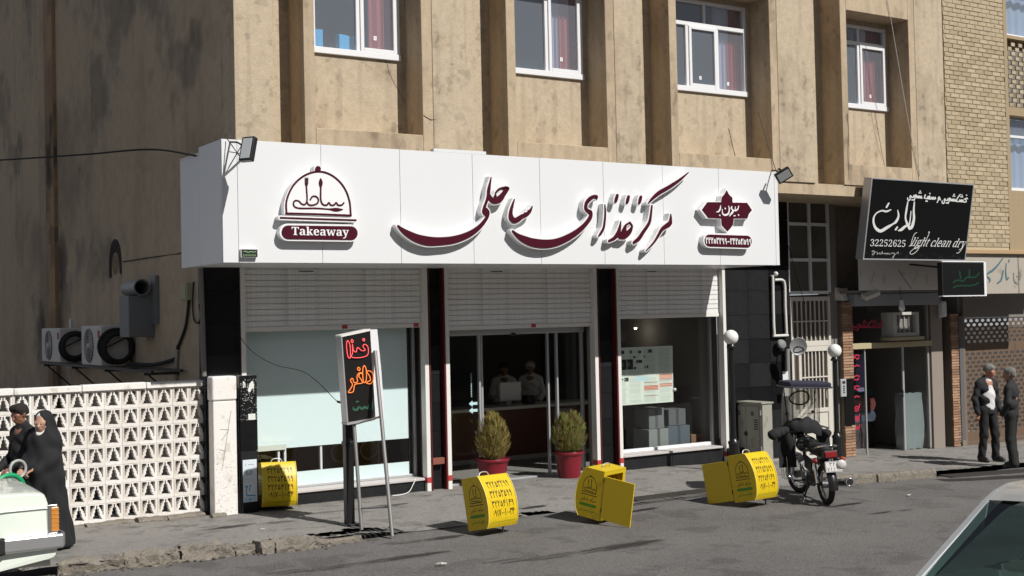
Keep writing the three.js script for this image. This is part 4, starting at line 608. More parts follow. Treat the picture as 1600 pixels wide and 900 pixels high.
// ---------- street door and glazed screen beside the shop ----------
{
  const x0 = 7.06, x1 = 8.14, z = -0.02, t = thing('glazed_screen', 'tall dusty glazed screen with white bars above the grille door', 'window', [(x0 + x1) / 2, 2.95, z]);
  const mDust = mat([0.13, 0.13, 0.115], { roughness: 0.5, map: rep(paintTex, 0.5) }), xs = [x0, 7.64, x1], ys = [2.98, 3.60, 4.28, 4.86];
  for (let i = 0; i < 2; i++) for (let j = 0; j < 3; j++) part(t, 'pane', bx(xs[i] + 0.01, xs[i + 1] - 0.01, ys[j] + 0.01, ys[j + 1] - 0.01, z - 0.03, z - 0.02), mDust);
  for (const x of xs) part(t, 'bar', rbx(x - 0.025, x + 0.025, ys[0], ys[3], z - 0.03, z + 0.03, 0.006, 1), mPVC);
  for (const y of ys) part(t, 'rail', rbx(x0 + 0.026, 7.614, y - 0.03, y + 0.03, z - 0.028, z + 0.025, 0.006, 1), mPVC), part(t, 'rail', rbx(7.666, x1 - 0.026, y - 0.03, y + 0.03, z - 0.028, z + 0.025, 0.006, 1), mPVC);
  const d = thing('grille_door', 'white steel street door with barred glass, behind the motorcycle', 'door', [7.6, slope(7.6), z]);
  const yb = slope(7.6) + 0.02, mIron = mat([0.58, 0.55, 0.49], { roughness: 0.5 }), mBrown = mat([0.10, 0.08, 0.065], { roughness: 0.3 });
  const fr = (n, a, b, c, e, zz = 0) => part(d, n, rbx(a, b, c, e, z - 0.03 + zz, z + 0.03 + zz, 0.006, 1), mIron);
  fr('frame', 7.07, 7.13, yb, 2.9); fr('frame', 8.07, 8.13, yb, 2.9); fr('frame', 7.131, 8.069, 2.82, 2.9); fr('frame', 7.131, 8.069, 1.96, 2.06);
  part(d, 'glass', bx(7.13, 8.07, 2.06, 2.82, z - 0.02, z - 0.012), mBrown); part(d, 'glass', bx(7.3, 8.06, 0.78, 1.9, z - 0.02, z - 0.012), mBrown); part(d, 'glass', bx(7.13, 7.24, 0.78, 1.9, z - 0.02, z - 0.012), mBrown);
  const bar = (x, c, e) => part(d, 'bar', bx(x - 0.011, x + 0.011, c, e, z, z + 0.025), mIron);
  for (let k = 0; k < 7; k++) bar(7.13 + 0.94 * (k + 1) / 8, 2.06, 2.82); part(d, 'cross_bar', bx(7.131, 8.069, 2.42, 2.445, z + 0.026, z + 0.036), mIron);
  fr('leaf_frame', 7.24, 7.31, yb, 1.955, 0.01); fr('leaf_frame', 8.0, 8.065, yb, 1.955, 0.01); fr('leaf_frame', 7.311, 7.999, 1.86, 1.955, 0.01); fr('leaf_frame', 7.311, 7.999, 0.7, 0.78, 0.01);
  for (let k = 0; k < 6; k++) bar(7.31 + 0.69 * (k + 1) / 7, 0.78, 1.86); part(d, 'cross_bar', bx(7.311, 7.999, 1.36, 1.385, z + 0.026, z + 0.04), mIron);
  part(d, 'kick_panel', bx(7.311, 7.999, yb, 0.7, z - 0.01, z + 0.02), mIron); part(d, 'side_panel', bx(7.131, 7.239, yb, 0.78, z - 0.01, z + 0.02), mIron); part(d, 'handle', rbx(7.94, 7.97, 0.95, 1.1, z + 0.041, z + 0.075, 0.008), mChrome);
  const w = thing('passage_wall', 'wall strip coloured dark for the deep recess shade between the grille door and the dry cleaner', 'wall', [8.4, 0, -0.1]);
  part(w, 'strip', bx(8.14, 11.65, 2.96, 4.87, -0.5, -0.3), mat([0.26, 0.24, 0.22], { map: rep(paintTex, 0.8), roughness: 0.95 })); part(w, 'jamb', bx(8.14, 8.4, -0.4, 4.87, -0.3, -0.06), mat([0.22, 0.2, 0.185]));  // strip and jamb carry the shade of the recess in their colour
  part(w, 'torn_plaster', rock(0.3, 0.24, 0.1, 610, 0.08), mWhitewash, { at: V(8.5, 2.95, -0.05) });
}
// narrow brick piers either side of the dry cleaner
const brickTex = dtex(256, (u, v) => { const k = 0.85 + 0.3 * fbm(u, v, 8, 4, 5) + grain(u, v, 128, 3) * 0.15; return S3(0.8 * k, 0.8 * k, 0.8 * k); });
const mBrickO = [[0.42, 0.25, 0.155], [0.36, 0.20, 0.12], [0.46, 0.29, 0.19], [0.28, 0.17, 0.11]].map((c) => mat(c, { map: brickTex, roughness: 0.9 }));
function brickPier(label, x0, x1, z, spans, dark) {
  const t = thing('brick_pier', label, 'pier', [(x0 + x1) / 2, slope(x0), z]); const h = 0.055, W = x1 - x0;
  part(t, 'core', bx(x0 + 0.01, x1 - 0.01, slope(x0) - 0.1, spans[spans.length - 1][1], z - 0.2, z - 0.02), mat([0.16, 0.13, 0.10]));
  const gA = rbx(-W / 2, W / 2, -h / 2 + 0.005, h / 2 - 0.005, -0.03, 0.012, 0.004, 1), gB = rbx(-W * 0.3, W * 0.3, -h / 2 + 0.005, h / 2 - 0.005, -0.03, 0.012, 0.004, 1), gC = rbx(-W * 0.19, W * 0.19, -h / 2 + 0.005, h / 2 - 0.005, -0.03, 0.012, 0.004, 1);
  for (const [a, b] of spans) for (let y = a, k = 0; y < b - 0.02; y += h, k++) { const mm = () => mBrickO[(rnd() * 4) | 0], zz = () => z - 0.013 + rr(-0.004, 0.004); if (k % 2) copyPart(t, 'brick', gA, mm(), V((x0 + x1) / 2, y + h / 2, zz())); else { copyPart(t, 'brick', gB, mm(), V(x0 + W * 0.3, y + h / 2, zz())); copyPart(t, 'brick', gC, mm(), V(x1 - W * 0.19, y + h / 2, zz())); } }
  if (dark) part(t, 'stone_panel', rbx(x0 + 0.01, x1 - 0.01, dark[0], dark[1], z - 0.03, z, 0.004, 1), mat([0.035, 0.033, 0.032], { map: rep(graniteTex, 1), roughness: 0.4 }), { label: 'black speckled stone panel' });
  return t;
}
brickPier('narrow orange brick pier with black stone panel beside the globe lamp', 8.40, 8.68, 0.06, [[-0.2, 0.38], [1.30, 2.78]], [0.38, 1.30]);
brickPier('narrow orange brick pier between the dry cleaner and the pierced shutter', 11.66, 11.92, 0.02, [[-0.25, 2.5]]);
// ---------- dry cleaner ----------
{
  const z = -0.05, t = thing('cleaner_shopfront', 'narrow dry cleaner shopfront with dark glass and red lettering', 'shop front', [9.85, slope(9.8), z]);
  const yb = slope(9.8), mGreyB = mat([0.30, 0.31, 0.34], { roughness: 0.6 }), mWhiteB = mat([0.95, 0.95, 0.97], { map: rep(paintTex, 0.8), roughness: 0.6 });
  part(t, 'white_board', rbx(8.62, 11.3, 3.0, 3.62, 0.28, 0.33, 0.01, 1), mWhiteB); part(t, 'board_crack', tube([V(9.72, 3.4, 0.334), V(9.85, 3.25, 0.333), V(9.95, 3.15, 0.334), V(10.1, 3.02, 0.334)], 0.006, 20, 5), mDarkMetal);
  part(t, 'canopy', rbx(8.65, 11.15, 2.70, 2.94, -0.1, 0.16, 0.01, 1), mGreyB); part(t, 'soffit', bx(8.4, 11.4, 2.95, 3.0, -0.4, 0.27), mRoomDark);
  part(t, 'beam', rbx(8.68, 11.05, 1.86, 1.97, -0.12, 0.02, 0.006, 1), mat([0.42, 0.36, 0.22], { roughness: 0.7 }));
  const pane = (n, a, b, c, d, zz = z, m = mGlassShop) => part(t, n, new THREE.PlaneGeometry(b - a, d - c).translate((a + b) / 2, (c + d) / 2, zz), m);
  pane('upper_pane', 8.69, 11.0, 1.98, 2.7); pane('left_pane', 8.72, 9.1, yb, 1.86); pane('right_pane', 10.25, 10.95, yb, 1.86); part(t, 'stile', bx(9.1, 9.13, yb, 1.86, z - 0.02, z + 0.01), mAlu); part(t, 'stile', bx(10.2, 10.25, yb, 1.86, z - 0.02, z + 0.01), mAlu); part(t, 'stile', bx(10.95, 11.0, yb, 2.7, z - 0.03, z + 0.03), mat([0.25, 0.24, 0.22]));
  part(t, 'door_handle', bx(10.16, 10.18, 0.85, 1.0, z + 0.012, z + 0.04), mChrome);
  part(t, 'side_wall', bx(11.05, 11.4, yb - 0.2, 2.95, -2, 0.0), mat([0.25, 0.21, 0.18])); part(t, 'room', merge([bx(8.6, 11.4, yb - 0.1, yb - 0.02, -3, -0.06), bx(8.6, 11.4, 2.7, 2.95, -3, -0.1), bx(8.5, 8.6, yb, 2.8, -3, -0.06), bx(11.0, 11.1, yb, 2.8, -3, -0.06), bx(8.5, 11.1, yb, 2.8, -3.1, -3)]), mRoomDark);
  // red lettering on the glass
  const mRed = mat([0.45, 0.02, 0.06], { roughness: 0.5 }), red = crop(1310, 430, 3.106, z + 0.01), ln = (P, w, k) => strokeGeo(P.map((p) => red([p[0], p[1], p[2] || w])), z + 0.004, z + 0.007 + k * 0.0005);
  const pw = penText('kh,sh,k,sh,v,yi,yf'), wx = (a, b) => [217 - a * 165 / pw.width, 252 - b * 1.7]; part(t, 'red_word', merge([...pw.strokes.map((s, i) => ln(s.map(([a, b]) => wx(a, b)), 3.6, i)), ...pw.dots.map(([a, b], i) => ln([wx(a, b), [wx(a, b)[0] + 1, wx(a, b)[1] + 1]], 4, i + 9))]), mRed);
  const vert = []; for (let k = 0; k < 8; k++) { const y = 385 + k * 50, o = (k * 37) % 11; vert.push([[66, y + o * 0.4], [76, y + 8], [90, y + 2], [102, y + 6]]); if (k % 3 !== 1) vert.push([[70, y + 20], [80, y + 14 + o], [94, y + 22], [100, y + 16]]); if (k > 4) vert.push([[104, y - 10], [98, y + 8], [84, y + 14], [72, y + 10]]); } part(t, 'red_column', merge(vert.map((s, i) => ln(s, 3, i * 0.5))), mRed);
  // things in the doorway
  const bd = (label, x0, x1, y0, y1, z0, z1, c) => { const k = thing('clothes_bundle', label, 'bundle', [(x0 + x1) / 2, y0, (z0 + z1) / 2], 'bundles in the dry cleaner doorway'), g = new THREE.BoxGeometry(x1 - x0, y1 - y0, z1 - z0, 14, 10, 10), P = g.attributes.position, s = (x0 * 71 + y0 * 13) | 0; for (let i = 0; i < P.count; i++) { const x = P.getX(i), y = P.getY(i), q = P.getZ(i); P.setXYZ(i, x * (1 - 0.12 * Math.pow(Math.abs(y) / (y1 - y0) * 2, 4)) + (fbm(y + 3, q + 3, 5, 3, s) - 0.5) * 0.07, y + (fbm(x + 3, q + 3, 4, 3, s + 5) - 0.5) * 0.08, q + (fbm(x + 3, y + 3, 5, 3, s + 9) - 0.5) * 0.07); } g.computeVertexNormals(); g.translate((x0 + x1) / 2, (y0 + y1) / 2, (z0 + z1) / 2); part(k, 'cloth', g, mat(c, { roughness: 0.8 })); return k; };
  bd('dark red folded bundle in the dry cleaner doorway', 9.65, 10.4, 0.55, 0.82, -1.5, -0.95, [0.09, 0.018, 0.015]); bd('slate blue folded bundle under the dark red one', 9.55, 10.4, 0.30, 0.55, -1.5, -0.95, [0.04, 0.05, 0.075]); bd('black bundle at the bottom of the doorway pile', 9.55, 10.4, yb, 0.31, -1.5, -0.95, [0.03, 0.02, 0.02]); bd('dark green bundle on top of the doorway pile', 9.65, 10.35, 0.82, 0.98, -1.45, -0.95, [0.02, 0.055, 0.04]);
  const wr = bd('pale plastic wrapped blanket pack leaning behind the right glass', 10.3, 10.9, yb, 0.92, -0.35, -0.12, [0.42, 0.47, 0.47]); wr.children[0].material = phys([0.2, 0.235, 0.235], { roughness: 0.2, clearcoat: 0.8 });
  bd('lilac garment hanging inside the dry cleaner door', 9.2, 9.45, 1.0, 1.75, -0.5, -0.35, [0.13, 0.11, 0.2]);
  // window box unit, lamps, intercom
  const a = thing('window_cooler', 'beige window cooler box set in the upper glass of the dry cleaner', 'cooler', [10.35, 2.0, 0]);
  const p = onZ(1396, 488, 0.12), q = onZ(1437, 525, 0.12); for (const [x0, x1, y0, y1] of [[p.x, p.x + 0.1, q.y, p.y], [q.x - 0.1, q.x, q.y, p.y], [p.x + 0.1, q.x - 0.1, q.y, q.y + 0.08], [p.x + 0.1, q.x - 0.1, p.y - 0.06, p.y]]) part(a, 'frame', rbx(x0, x1, y0, y1, -0.2, 0.12, 0.008, 1), mat([0.5, 0.49, 0.46])); part(a, 'grille', bx(p.x + 0.1, q.x - 0.1, q.y + 0.08, p.y - 0.06, -0.1, 0.04), mRoomDark); for (let k = 1; k < 4; k++) { const x = mix(p.x + 0.1, q.x - 0.1, k / 4); part(a, 'bar', bx(x - 0.012, x + 0.012, q.y + 0.08, p.y - 0.06, 0.041, 0.07), mAlu); } part(a, 'shelf', bx(p.x - 0.15, q.x + 0.05, q.y - 0.07, q.y - 0.005, -0.1, 0.2), mat([0.38, 0.31, 0.2]));
  const bl = onZ(1409, 481, 0.35), b2 = thing('hanging_bulb', 'white energy saving bulb hanging in front of the dry cleaner', 'lamp', [bl.x, bl.y, bl.z]); part(b2, 'cap', new THREE.CylinderGeometry(0.035, 0.045, 0.1, 16).translate(bl.x, bl.y + 0.1, bl.z), mPVC); part(b2, 'bulb', ball(bl.x, bl.y - 0.0, bl.z, 0.062, 1, 1.2, 1), mat([0.85, 0.85, 0.83], { roughness: 0.3 })); part(b2, 'wire', cylAB(V(bl.x, bl.y + 0.15, bl.z), V(bl.x - 0.02, bl.y + 0.42, bl.z - 0.02), 0.005, 0.005, 6), mWire);
  const sw = onZ(1360, 460, 0.3), s2 = thing('small_floodlight', 'small dusty white floodlight tilted under the dry cleaner board', 'lamp', [sw.x, sw.y, sw.z]); part(s2, 'body', new RoundedBoxGeometry(0.36, 0.1, 0.16, 2, 0.015).rotateZ(0.35).rotateX(0.5).translate(sw.x, sw.y, sw.z), mat([0.55, 0.54, 0.5])); part(s2, 'bracket', cylAB(sw, V(sw.x - 0.2, sw.y + 0.12, 0.1), 0.012), mDarkMetal);
  const ic = onZ(1318, 606, 0.09), i2 = thing('intercom', 'slim grey intercom panel on the brick pier', 'intercom', [ic.x, ic.y, ic.z]); part(i2, 'plate', rbx(ic.x - 0.075, ic.x + 0.075, ic.y - 0.17, ic.y + 0.17, 0.065, 0.10, 0.01), mat([0.5, 0.52, 0.54], { metalness: 0.3, roughness: 0.4 })); for (let k = 0; k < 4; k++) part(i2, 'button', bx(ic.x - 0.02, ic.x + 0.02, ic.y - 0.1 + k * 0.04, ic.y - 0.075 + k * 0.04, 0.1, 0.105), mDarkMetal); part(i2, 'speaker', bx(ic.x - 0.04, ic.x + 0.04, ic.y + 0.08, ic.y + 0.13, 0.1, 0.104), mDarkMetal);
  const cm = onZ(1474, 483, 0.1), c2 = thing('tube_lamp', 'short white lamp fitting on the pier by the pierced shutter', 'lamp', [cm.x, cm.y, cm.z]); part(c2, 'cover', rbx(cm.x - 0.07, cm.x + 0.07, cm.y - 0.16, cm.y + 0.16, 0.02, 0.14, 0.03), mPVC); part(c2, 'base', bx(cm.x - 0.06, cm.x + 0.06, cm.y - 0.18, cm.y + 0.18, -0.02, 0.03), mAlu);
}
{ // big tilted black sign
  const zt = 1.62, zb = 1.38, tl = onZ(1363, 277.5, zt), tr = onZ(1522, 287, zt), br = onZ(1509, 409, zb), bl = onZ(1347.5, 406, zb);
  const t = thing('cleaner_sign', 'large black dry cleaner sign with white lettering leaning out above the shopfront', 'sign', [bl.x, bl.y, 1.2]);
  const W = (tr.x - tl.x + br.x - bl.x) / 2, n = V(0, zt - zb, tl.y - bl.y), H = n.length(), tilt = Math.atan2(zt - zb, tl.y - bl.y);
  const art = canvasTex(1024, 760, (g, w, h) => {
    g.fillStyle = '#0b0b0c'; g.fillRect(0, 0, w, h); g.fillStyle = g.strokeStyle = '#dcdcda'; g.lineCap = g.lineJoin = 'round';
    const st = (P, lw) => { g.lineWidth = lw; g.beginPath(); P.forEach(([x, y], i) => { if (!i) g.moveTo(x, y); else if (i < P.length - 1) g.quadraticCurveTo(x, y, (x + P[i + 1][0]) / 2, (y + P[i + 1][1]) / 2); else g.lineTo(x, y); }); g.stroke(); };
    const sv = (P) => { for (let i = 0; i < P.length - 1; i++) { const [x0, y0, a] = P[i], [x1, y1, b] = P[i + 1]; for (let k = 0; k <= 24; k++) { const q = k / 24; g.beginPath(); g.arc(mix(x0, x1, q), mix(y0, y1, q), mix(a, b, q), 0, 6.3); g.fill(); } } };
    const cal = (P) => sv(new THREE.CatmullRomCurve3(P.map((p) => V(p[0], p[1], p[2]))).getPoints(P.length * 5).map((p) => [p.x, p.y, Math.max(1.5, p.z)]));
    const T = ([x, y, k]) => [(x - 200 + (y - 45) * 0.095) * 1.075, (y - 45 - (x - 200) * 0.045) * 1.0, k];
    // big word, two uprights and a bowl
    cal([[585, 260, 6], [580, 340, 9], [582, 430, 12], [560, 510, 14], [540, 520, 8], [548, 430, 6], [555, 350, 4]].map(T)); cal([[525, 255, 5], [512, 340, 9], [505, 420, 8], [525, 480, 12], [545, 520, 13]].map(T)); cal([[545, 470, 6], [500, 500, 12], [465, 530, 13], [440, 538, 5]].map(T));
    cal([[432, 340, 4], [440, 400, 9], [415, 455, 12], [395, 470, 8], [340, 505, 14], [275, 540, 15], [228, 500, 11], [215, 420, 8], [240, 370, 6], [290, 345, 7], [330, 352, 9], [370, 335, 5]].map(T)); cal([[350, 275, 8], [330, 312, 8]].map(T)); cal([[430, 505, 8], [415, 528, 9]].map(T));
    // heading
    g.save(); g.transform(1, 0.035, 0, 1, 0, 0); penCanvas(g, 'kh,sh,k,sh,v,yi,yf, ,v, ,s,f,yi,d, ,sh,v,yi,yf', 985, 138, 625, 70, 12); g.restore();
    const lat = (s, x, y, ex, px, f, it) => { g.save(); const p = T([x, y]); g.translate(p[0], p[1]); g.font = `${px}px ${f}`; const m = g.measureText(s).width; g.transform(1, 0.004, it, 1, 0, 0); g.scale((ex * 1.075) / m, 1.15); g.fillText(s, 0, 0); g.restore(); };
    lat('32252625', 182, 683, 328, 80, 'serif', 0);
    // running script
    lat('light clean dry', 548, 690, 528, 100, 'serif', -0.42); g.lineWidth = 6; for (const P of [[[612, 560], [590, 565], [570, 620], [556, 690], [540, 692]], [[640, 700], [620, 740], [575, 775], [545, 768], [560, 735], [640, 690]], [[1070, 690], [1050, 740], [1010, 778], [1000, 770]], [[720, 560], [735, 545], [726, 575], [700, 640]]]) st(P.map(T), 6);
    const dz = [[[220, 725], [200, 735], [205, 742], [232, 728], [222, 768], [200, 770], [214, 752], [246, 738], [258, 750], [244, 766], [262, 760], [280, 745], [270, 765], [285, 766], [300, 726], [290, 766], [304, 752], [312, 766], [326, 748], [318, 766], [336, 764], [344, 748], [338, 770], [360, 750], [352, 770], [376, 766], [384, 748], [392, 766], [408, 748], [400, 800], [380, 806], [420, 764], [444, 742], [440, 766]]];
    dz.forEach((s) => st(s.map(T), 3)); g.globalAlpha = 0.25; for (let k = 0; k < 60; k++) { g.fillRect((k * 137) % w, 690 + (k * 53) % 66, 2, 10 + (k * 29) % 24); } g.globalAlpha = 1;
  });
  const grp = new THREE.Group(); grp.name = 'sign_box'; t.add(grp); grp.position.set(0, 0, zb - 1.2); grp.rotation.set(tilt, 0, Math.atan2((tr.y - tl.y + br.y - bl.y) / 2, W) - 0.0);
  const shear = (tl.x - bl.x) - 0; const sg = (g) => { const P = g.attributes.position; for (let i = 0; i < P.count; i++) P.setX(i, P.getX(i) + shear * P.getY(i) / H * 0.35); return g; };
  part(grp, 'cabinet', sg(bx(0.012, W - 0.012, 0.012, H - 0.012, -0.16, -0.004)), mat([0.05, 0.05, 0.048]), { local: true });
  const face = new THREE.PlaneGeometry(W - 0.05, H - 0.05).translate(W / 2, H / 2, 0.0); part(grp, 'face', sg(face), mat([1, 1, 1], { map: art, roughness: 0.35 }), { local: true });
  for (const [a, b, c, d] of [[0, W, 0, 0.025], [0, W, H - 0.025, H], [0, 0.03, 0.026, H - 0.026], [W - 0.025, W, 0.026, H - 0.026]]) part(grp, 'edge_trim', sg(rbx(a, b, c, d, -0.17, 0.012, 0.006, 1)), mAlu, { local: true });
  for (const x of [0.4, W - 0.4]) part(grp, 'bracket', cylAB(V(x, H * 0.8, -0.16), V(x, H * 0.75, -0.5), 0.02), mDarkMetal, { local: true });
}
{ // small dark sign with faint green lettering, and the shop board behind it
  const z = 1.42, a = onZ(1472, 409.5, z), b = onZ(1541, 461, z), t = thing('dark_led_sign', 'small switched off black sign with faint green lettering', 'sign', [a.x, b.y, z]);
  const art = canvasTex(256, 192, (g, w, h) => { g.fillStyle = '#060807'; g.fillRect(0, 0, w, h); g.strokeStyle = '#0f3a24'; g.lineWidth = 9; g.lineCap = 'round'; g.beginPath(); g.moveTo(220, 60); g.bezierCurveTo(180, 120, 160, 60, 130, 100); g.bezierCurveTo(110, 130, 90, 80, 60, 120); g.moveTo(160, 40); g.lineTo(158, 90); g.moveTo(100, 50); g.lineTo(105, 95); g.moveTo(60, 150); g.bezierCurveTo(100, 120, 160, 160, 215, 120); g.stroke(); });
  part(t, 'case', rbx(a.x, b.x, b.y, a.y, z - 0.12, z - 0.004, 0.008, 1), mDarkMetal); part(t, 'face', new THREE.PlaneGeometry(b.x - a.x - 0.04, a.y - b.y - 0.04).translate((a.x + b.x) / 2, (a.y + b.y) / 2, z), mat([1, 1, 1], { map: art, roughness: 0.4 }));
  part(t, 'edge', rbx(b.x - 0.06, b.x + 0.01, b.y - 0.02, a.y + 0.01, z - 0.1, z + 0.01, 0.004, 1), mPVC); part(t, 'edge', rbx(a.x - 0.01, b.x - 0.061, a.y, a.y + 0.02, z - 0.1, z + 0.01, 0.004, 1), mPVC); part(t, 'edge', rbx(a.x - 0.01, b.x - 0.061, b.y - 0.02, b.y, z - 0.1, z + 0.01, 0.004, 1), mPVC); for (const x of [a.x + 0.2, b.x - 0.2]) part(t, 'bracket', cylAB(V(x, a.y - 0.1, z - 0.12), V(x, a.y, 0.5), 0.018), mDarkMetal);
  const z2 = 1.16, p = onZ(1505, 390, z2), q = onZ(1592, 459, z2), s = thing('shop_board', 'cream shop board with blue grey calligraphy above the pierced shutter', 'sign', [p.x, q.y, z2]);
  const yA = onZ(1560, 393, z2).y, yC = onZ(1560, 459, z2).y, far = q.x + 1.6;
  for (const [x0, x1] of [[p.x, q.x], [q.x + 0.02, far]]) part(s, 'panel', rbx(x0, x1, yC, yA, z2 - 0.1, z2, 0.008, 1), mat([0.50, 0.47, 0.42], { map: rep(paintTex, 0.5), roughness: 0.6 }));
  const cF = crop(1460, 380, 4.093, z2), mInk = mat([0.06, 0.14, 0.17]), mInk2 = mat([0.22, 0.22, 0.21]), mk = (L, m, n, k0) => part(s, n, merge(L.map((w, i) => strokeGeo(w.map((v) => cF(v)), z2 + 0.001, z2 + 0.006 + (i + k0) * 0.0006))), m);
  mk([[[435, 98, 4], [405, 140, 6], [370, 175, 8], [345, 190, 6], [330, 205, 4]], [[458, 130, 4], [455, 185, 6], [462, 230, 7], [475, 220, 4]], [[440, 175, 5], [425, 235, 7], [400, 258, 4]], [[478, 108, 5], [474, 118, 5]], [[340, 215, 6], [355, 235, 6], [350, 248, 4]]], mInk, 'calligraphy', 0); mk([[[505, 190, 3], [510, 240, 5], [530, 255, 6], [548, 225, 5], [545, 180, 3]]], mInk2, 'calligraphy', 6); mk([[[528, 210, 4], [530, 214, 4]]], mInk2, 'calligraphy_dot', 7);
}
{ // pierced steel shutter of the next shop
  const z = -0.02, x0 = onZ(1507, 600, z).x, x1 = x0 + 3.2, y0 = slope(12) + 0.02, y1 = onZ(1520, 497, z).y;
  const t = thing('pierced_shutter', 'brown steel roller shutter pierced with rows of round holes', 'shutter', [(x0 + x1) / 2, y0, z]);
  const s = new THREE.Shape(); s.moveTo(x0, y0); s.lineTo(x1, y0); s.lineTo(x1, y1); s.lineTo(x0, y1); const px = 0.19, py = 0.088;
  for (let r = 0, y = y0 + 0.12; y < y1 - 0.05; y += py, r++) { if (r === 21 || r === 22 || r === 0 || r === 1) continue; for (let x = x0 + 0.1 + (r % 2 ? px / 2 : 0); x < x1 - 0.08; x += px) { const h = new THREE.Path(); for (let k = 0; k < 6; k++) { const a = k / 6 * 6.2832 + 0.5, X = x + 0.073 * Math.cos(a), Y = y + 0.038 * Math.sin(a); k ? h.lineTo(X, Y) : h.moveTo(X, Y); } s.holes.push(h); } }
  part(t, 'curtain', triUV(new THREE.ExtrudeGeometry(s, { depth: 0.014, bevelEnabled: false }).translate(0, 0, z - 0.014)), mat([0.17, 0.112, 0.074], { map: rep(paintTex, 0.9), roughness: 0.7 }));
  part(t, 'bottom_bar', rbx(x0, x1, y0 - 0.05, y0 + 0.06, z - 0.04, z + 0.02, 0.01, 1), mat([0.13, 0.09, 0.065])); part(t, 'guide', bx(x0 - 0.07, x0 - 0.004, y0 - 0.1, y1 + 0.1, z - 0.06, z + 0.05), mat([0.17, 0.12, 0.085])); part(t, 'housing', bx(x0, x1, y1 + 0.005, 3.4, z - 0.25, z + 0.02), mRoomDark); part(t, 'interior', merge([bx(x0, x1, y0 - 0.1, y0 - 0.06, -3, -0.06), bx(x0 - 0.1, x0, y0 - 0.1, 3.4, -3, -0.06), bx(x0, x1, y0, 3.4, -3.1, -3)]), mRoomDark);
  part(t, 'step', rbx(x0 - 0.1, x1, slope(12) - 0.2, slope(12) + 0.0, 0.03, 0.3, 0.02), mKerb);
  const jb = thing('shutter_jamb', 'dark stone jamb strip beside the pierced shutter', 'jamb', [x0 - 0.2, slope(12), z]); part(jb, 'strip', rbx(x0 - 0.2, x0 - 0.075, slope(12) - 0.1, y1 + 0.05, z - 0.2, z + 0.06, 0.008, 1), mat([0.10, 0.10, 0.105])); part(jb, 'footing', rbx(x0 - 0.22, x0 - 0.072, slope(12) - 0.1, slope(12) + 0.12, z - 0.1, z + 0.09, 0.02), mKerb);
}
